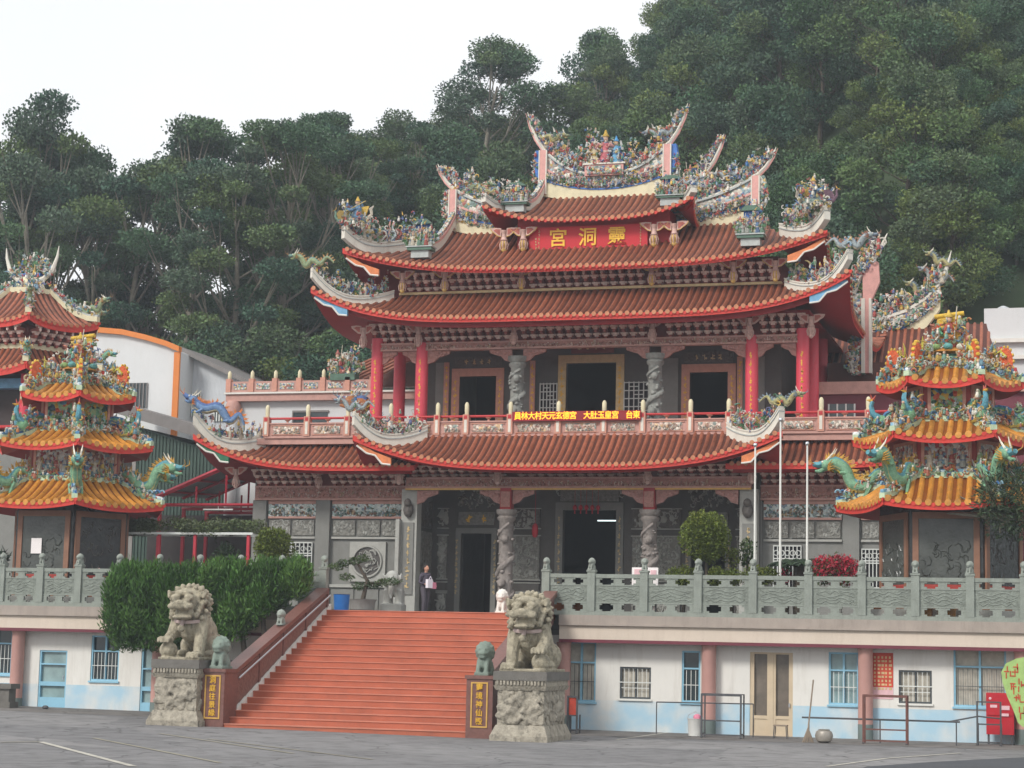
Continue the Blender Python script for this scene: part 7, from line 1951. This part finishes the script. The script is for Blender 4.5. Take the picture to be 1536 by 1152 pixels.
for pts in ([(.2, 0, 1.36), (.25, -.02, 1.12), (.22, -.2, 1.0)], [(-.2, 0, 1.36), (-.26, .02, 1.1), (-.14, -.2, 1.04)]):
    b.tube(pts, [.06, .05, .035], 8); e = Vector(pts[-1]); b.ball(tuple(e + Vector((0, -.05, 0))), (.035, .05, .025), 7, 5)
    for q in range(4): b.tube([e + Vector((-.027 + .018 * q, -.08, 0)), e + Vector((-.027 + .018 * q, -.125, -.01)), e + Vector((-.027 + .018 * q, -.13, -.035))], .011, 5)
    b.tube([e + Vector((.03, -.04, .01)), e + Vector((.055, -.08, .02))], .012, 5)
pm = remeshed(b, .013, 2, 'cloth_dark')
for nm in ('cloth_trousers', 'skin', 'hair'): pm.materials.append(MATS[nm])
for f in pm.polygons:
    c = f.center; i = 0
    if c.z < .95: i = 1
    if c.z < .09: i = 3
    if c.z > 1.46 or (c.y < -.17 and .9 < c.z < 1.12): i = 2
    f.material_index = i
pe = thing('person', 'person in a dark jacket holding a pink and white bag at the porch', 'person', (PX, PY, FZ))
o = bpy.data.objects.new('body', pm); COL.objects.link(o); o.parent = pe
b = MB(); b.use('hair'); b.ball((.01, .0, 1.645), (.095, .105, .095), 10, 7); b.ball((.01, .05, 1.58), (.085, .07, .1), 9, 6); b.M = Matrix.Translation((PX, PY, FZ)); 
hb = MB(Matrix.Translation((PX, PY, FZ))); hb.use('hair'); hb.ball((.01, .012, 1.648), (.093, .1, .09), 10, 7); hb.ball((.01, .05, 1.57), (.083, .065, .1), 9, 6); build(hb, 'hair', pe, 60)
pe.rotation_euler = (0, 0, radians(60))
b = MB(Matrix.Translation((PX, PY, FZ)) @ Matrix.Rotation(radians(60), 4, 'Z')); b.use('bag_white'); b.box(-.2, .02, -.36, -.24, .92, 1.22); b.use('bag_pink'); b.box(.021, .2, -.35, -.25, .9, 1.12); b.use('bag_white'); b.tube([(-.1, -.3, 1.22), (-.02, -.28, 1.32), (.1, -.3, 1.12)], .012, 5)
tag(build(b, 'shopping_bag'), 'pink and white bag held by the person at the porch', 'bag')

# ------------------------------------------------------------------ flagpoles and terrace clutter
for i, (px, py, lab) in enumerate(((1133, 670, 'thin white flagpole with ball top nearest the big topiary ball'), (1171, 632, 'tallest thin white flagpole, the middle one of three'), (1211, 668, 'thin white flagpole with ball top beside the cycad'))):
    t = at(px, py, 1.3); b = MB(); b.use('white_paint'); b.tube([(t.x, 1.3, FZ + .08), (t.x, 1.3, t.z)], [.042, .028], 10); fp = build(b, 'flagpole', None, 40); tag(fp, lab, 'flagpole', 'flagpoles on the terrace')
    b = MB(); b.use('steel'); b.ball((t.x, 1.3, t.z + .05), .07, 10, 7); build(b, 'pole_ball', fp, 60); b = MB(); b.use('concrete'); b.box(t.x - .15, t.x + .15, 1.15, 1.45, FZ, FZ + .1); build(b, 'pole_base', fp)
A, B = at(948, 851, .9), at(987, 878, .9)
b = MB(); b.use('paper'); b.box(A.x, B.x, .9, .93, B.z - .35, A.z); b.use('iron'); b.box(A.x + .05, A.x + .09, .93, .96, FZ, A.z); b.box(B.x - .09, B.x - .05, .93, .96, FZ, A.z); b.use('paper_pink'); b.box(A.x + .08, A.x + .3, .885, .899, A.z - .28, A.z - .05); b.box(B.x - .24, B.x - .06, .885, .899, A.z - .28, A.z - .08); b.box(A.x + .07, B.x - .3, .885, .899, B.z - .1, B.z + .04)
tag(build(b, 'notice_board'), 'white notice board with pink pictures standing behind the stone balustrade', 'sign')
p = at(512, 912, 2.5); b = MB(); b.use('plastic_blue'); b.lathe([(.2, 0), (.24, .02), (.27, .55), (.29, .57)], 14, (p.x, 2.5, FZ)); tag(build(b, 'blue_tub', None, 40), 'blue plastic tub beside the top of the stairs', 'tub')
p = at(149, 848, 1.1); b = MB(); b.use('plastic_pink'); b.lathe([(.16, 0), (.13, .03), (.08, .4), (.05, .95), (.02, 1.3)], 12, (p.x, 1.1, FZ)); b.box(p.x - .18, p.x + .18, .92, 1.28, FZ, FZ + .03); tag(build(b, 'traffic_cone', None, 40), 'pale pink cone standing by the pagoda with the notice', 'cone')
for px, c_ in ((843, 'gold_bed'), (872, 'gold_bed'), (1385, 'gold_tile'), (1420, 'gold_tile')):
    p = at(px, 905, .7); b = MB(); b.use(c_); b.box(p.x - .25, p.x + .25, .55, .95, FZ, FZ + .75); b.use('iron'); b.box(p.x - .27, p.x + .27, .53, .97, FZ + .751, FZ + .8); tag(build(b, 'wooden_crate'), 'orange brown box standing behind the openings of the stone balustrade', 'box', 'boxes behind the balustrade')

# ------------------------------------------------------------------ things on the ground in front
def rack(name, label, x, y, w_, h, d, m, mid=.45, lean=0):
    t = thing(name, label, 'rack', (x, y, gz(x))); z = gz(x)
    for s in (0, 1):
        b = MB(); b.use(m); b.box(x + s * w_ - .025, x + s * w_ + .025, y - .025, y + .025, z, z + h); build(b, 'upright', t)
        b = MB(); b.use(m); b.box(x + s * w_ - .02, x + s * w_ + .02, y + .026, y + d, z + .1, z + .14); b.box(x + s * w_ - .02, x + s * w_ + .02, y + d, y + d + .04, z, z + h * (1 if lean == 0 else .5)); build(b, 'side_rail', t)
        b = MB(); b.use('iron'); b.ball((x + s * w_, y - .0, z + .03), (.04, .045, .03), 6, 4); build(b, 'foot', t)
    for hh in (h, h * mid, .12):
        b = MB(); b.use(m); b.box(x + .025, x + w_ - .025, y - .02, y + .02, z + hh - .04, z + hh); build(b, 'crossbar', t)
    b = MB(); b.use(m); b.box(x - .025, x + w_ + .025, y + .0, y + d, z + h + .001, z + h + .025) if lean == 0 else b.tube([(x, y, z + h), (x, y + d, z)], .02, 4); build(b, 'top_shelf', t)
    return t
def G(px, py): return gp(px, py)
x, y = 7.1, -2.2; rack('metal_rack', 'dark angle iron rack with flat top beside the white bucket', at(1052, 1100, y).x, y, 1.15, 1.25, .5, 'iron', .42)
x = at(1295, 1100, -2.6).x; rack('metal_stand', 'dark iron stand on castors in front of the pink column with the red notice', x, -2.6, 1.2, 1.35, .4, 'iron_rust', .32)
x = at(1466, 1100, -1.2).x; rack('shelf_stand', 'thin iron frame standing in front of the red cabinet', x, -1.2, .65, 1.25, .4, 'iron', .5, 1)
x = at(851, 1100, -2.5).x; fr = rack('sign_frame', 'narrow iron frame holding a reddish board beside the ball holding lion', x, -2.5, .28, 1.1, .35, 'iron', .5, 1)
b = MB(); b.use('poster_red'); b.box(x + .03, x + .25, -2.48, -2.46, .55, 1.05); build(b, 'board', fr)
p = at(1043, 1100, -1.5); b = MB(); b.use('plastic_white'); b.lathe([(.17, 0), (.2, .02), (.235, .5), (.25, .52)], 16, (p.x, -1.5, 0)); bk = build(b, 'bucket', None, 40); tag(bk, 'white plastic bucket on the paving beside the dark iron rack', 'bucket'); b = MB(); b.use('steel'); b.tube([(p.x - .24, -1.5, .5), (p.x - .2, -1.5, .62), (p.x, -1.5, .72), (p.x + .2, -1.5, .62), (p.x + .24, -1.5, .5)], .01, 5); build(b, 'handle', bk)
b = MB(); b.use('bag_pink'); b.ball((p.x + .05, -1.5, .56), (.12, .1, .1), 8, 6); tag(build(b, 'cleaning_cloth', None, 60), 'crumpled mauve cloth lying on the white bucket', 'cloth')
# stool
p = at(1171, 1100, -1.0); t = thing('low_stool', 'small low metal stool in front of the beige double door', 'stool', (p.x, -1.0, 0))
b = MB(); b.use('wood_pole'); b.box(p.x - .2, p.x + .2, -1.15, -.85, .36, .4); build(b, 'seat', t)
for sx in (-.17, .17):
    for sy in (-.12, .12): b = MB(); b.use('iron'); b.tube([(p.x + sx, -1 + sy, .36), (p.x + sx * 1.15, -1 + sy * 1.15, .0)], .014, 5); build(b, 'leg', t)
# broom, brush bundle and pot
p = at(1212, 1120, -2.9); b = MB(); b.use('wood_pole'); b.tube([(p.x, -2.9, .35), (p.x + .12, -2.7, 1.75)], .022, 6); br = build(b, 'broom', None, 40); tag(br, 'upright broom with long handle beside the round metal pot', 'broom')
b = MB(); b.use('wood_pole')
for q in range(22): a = q * 2.4; b.tube([(p.x, -2.9, .4), (p.x + cos(a) * .16, -2.9 + sin(a) * .1, .0)], [.02, .012], 4)
build(b, 'bristles', br)
p = at(1236, 1120, -2.9); b = MB(); b.use('cast_pot'); b.lathe([(.1, 0), (.22, .06), (.26, .2), (.22, .32), (.15, .36), (.17, .38)], 16, (p.x, -2.9, 0)); tag(build(b, 'metal_pot', None, 40), 'round grey metal pot on the paving beside the broom', 'pot')
a0, a1, a2 = at(1203, 1076, -1.9), at(1440, 1083, -1.9), at(1500, 1078, -1.6)
b = MB(); b.use('iron'); b.tube([(a0.x, -1.9, a0.z), (a1.x, -1.9, a1.z)], .03, 6); b.tube([(a1.x - .3, -1.9, a1.z + .0), (a2.x - .6, -1.7, a2.z + .05), (a2.x, -1.6, a2.z)], .025, 6)
for xx in (a0.x + .2, (a0.x + a1.x) / 2, a1.x - .1): b.tube([(xx, -1.9, gz(xx)), (xx, -1.9, a0.z)], .02, 5)
tag(build(b, 'pipe_barrier', None, 40), 'long thin horizontal iron pipe barrier along the terrace wall', 'barrier')
b = MB(); b.use('iron'); a0, a1 = at(985, 1053, -.8), at(1130, 1056, -.8); b.tube([tuple(a0), tuple(a1)], .022, 6)
for a in (a0, a1): b.tube([(a.x, -.8, 0), (a.x, -.8, a.z)], .018, 5)
tag(build(b, 'pipe_rail', None, 40), 'short thin iron rail between the slim blue window and the beige door', 'rail')
# red cabinet
A, B = at(1479, 1039, -.1), at(1521, 1100, -.1)
t = thing('red_cabinet', 'red metal fire cabinet with white labels on legs near the terrace wall', 'cabinet', ((A.x + B.x) / 2, 0, 0))
b = MB(); b.use('red_box'); b.box(A.x, B.x, -.1, .3, B.z - .05, A.z); bd = build(b, 'body', t)
b = MB(); b.use('red_box'); b.box(A.x + .03, B.x - .03, -.125, -.102, B.z + .5, A.z - .04); build(b, 'door', bd)
b = MB(); b.use('paper_pink'); w_ = B.x - A.x; b.box(A.x + w_ * .15, A.x + w_ * .4, -.135, -.127, A.z - .42, A.z - .34); b.box(A.x + w_ * .5, A.x + w_ * .85, -.135, -.127, A.z - .48, A.z - .36); b.box(A.x + w_ * .5, A.x + w_ * .82, -.135, -.127, A.z - .66, A.z - .58); b.ball((A.x + w_ * .15, -.13, A.z - .16), (.04, .01, .04), 8, 5); build(b, 'labels', bd)
for sx in (A.x + .06, B.x - .06): b = MB(); b.use('iron'); b.box(sx - .03, sx + .03, -.05, .01, 0, B.z - .05); build(b, 'leg', t)
# lime flag on a pole at the edge
p = at(1541, 1050, -3.0); t = thing('feather_flag', 'lime green heart topped banner with red lettering on a pole', 'flag', (p.x + .3, -3.0, 0))
fx = p.x + .28
b = MB(); b.use('iron'); b.tube([(fx, -3.0, 0), (fx, -3.0, 2.7)], .02, 6); b.box(fx - .25, fx + .25, -3.2, -2.8, 0, .04); build(b, 'pole', t)
A_ = [at(px, py, -3.0) for px, py in ((1540, 985), (1524, 988), (1509, 995), (1502, 1008), (1504, 1024), (1511, 1045), (1520, 1065), (1527, 1084), (1534, 1090))]
outl = [(q.x, q.z) for q in A_]; mir = [(2 * fx - u, v) for u, v in outl[::-1]]
b = MB(); b.use('lime'); b.prism(outl + mir, -3.05, -3.03); fc = build(b, 'banner', t)
rd = random.Random(8)
for (px, py) in ((1514, 1010), (1527, 1005), (1522, 1032), (1532, 1028), (1529, 1050), (1534, 1070)):
    c = at(px, py, -3.06); b = MB(); b.use('flag_red')
    for q in range(5): u = rd.uniform(-.1, .1); v = rd.uniform(-.12, .12); (b.box(c.x + u - .07, c.x + u + .07, -3.062, -3.052, c.z + v - .015, c.z + v + .015) if q % 2 else b.box(c.x + u - .015, c.x + u + .015, -3.061, -3.052, c.z + v - .08, c.z + v + .08))
    build(b, 'red_character', fc, None, False)
# stone trough far left
p = at(5, 1050, -1.2); t = thing('stone_trough', 'dark stone trough on the paving beside the pink column', 'trough', (p.x - .2, -1.2, gz(p.x)))
b = MB(); b.use('dark_stone'); z = gz(p.x); b.box(p.x - .9, p.x + .42, -1.5, -.9, z + .62, z + .78); b.box(p.x - .8, p.x + .32, -1.42, -.98, z + .2, z + .619); b.box(p.x - .88, p.x + .4, -1.48, -.92, z, z + .199); build(b, 'basin', t)
b = MB(); b.use('iron'); q = at(272, 1098, -2.0); q = at(68, 1064, -1.0); b.ball((q.x, -1.0, gz(q.x) + .06), (.12, .08, .07), 7, 5); tag(build(b, 'dark_stone_lump', None, 60), 'small dark stone lying in front of the pale blue door', 'stone')

# ------------------------------------------------------------------ haze
b = MB(); hz = bpy.data.materials.new('haze'); hz.use_nodes = True
n_ = hz.node_tree.nodes; n_.clear(); o_ = n_.new('ShaderNodeOutputMaterial'); v_ = n_.new('ShaderNodeVolumePrincipled')
v_.inputs['Color'].default_value = (.82, .91, 1.0, 1); v_.inputs['Density'].default_value = HAZE; v_.inputs['Anisotropy'].default_value = .3
hz.node_tree.links.new(v_.outputs['Volume'], o_.inputs['Volume']); MATS['haze'] = hz
b.use('haze'); b.box(-360, 360, -320, 170, -1.5, 100)
if HAZE > 0: tag(build(b, 'haze'), kind='stuff')
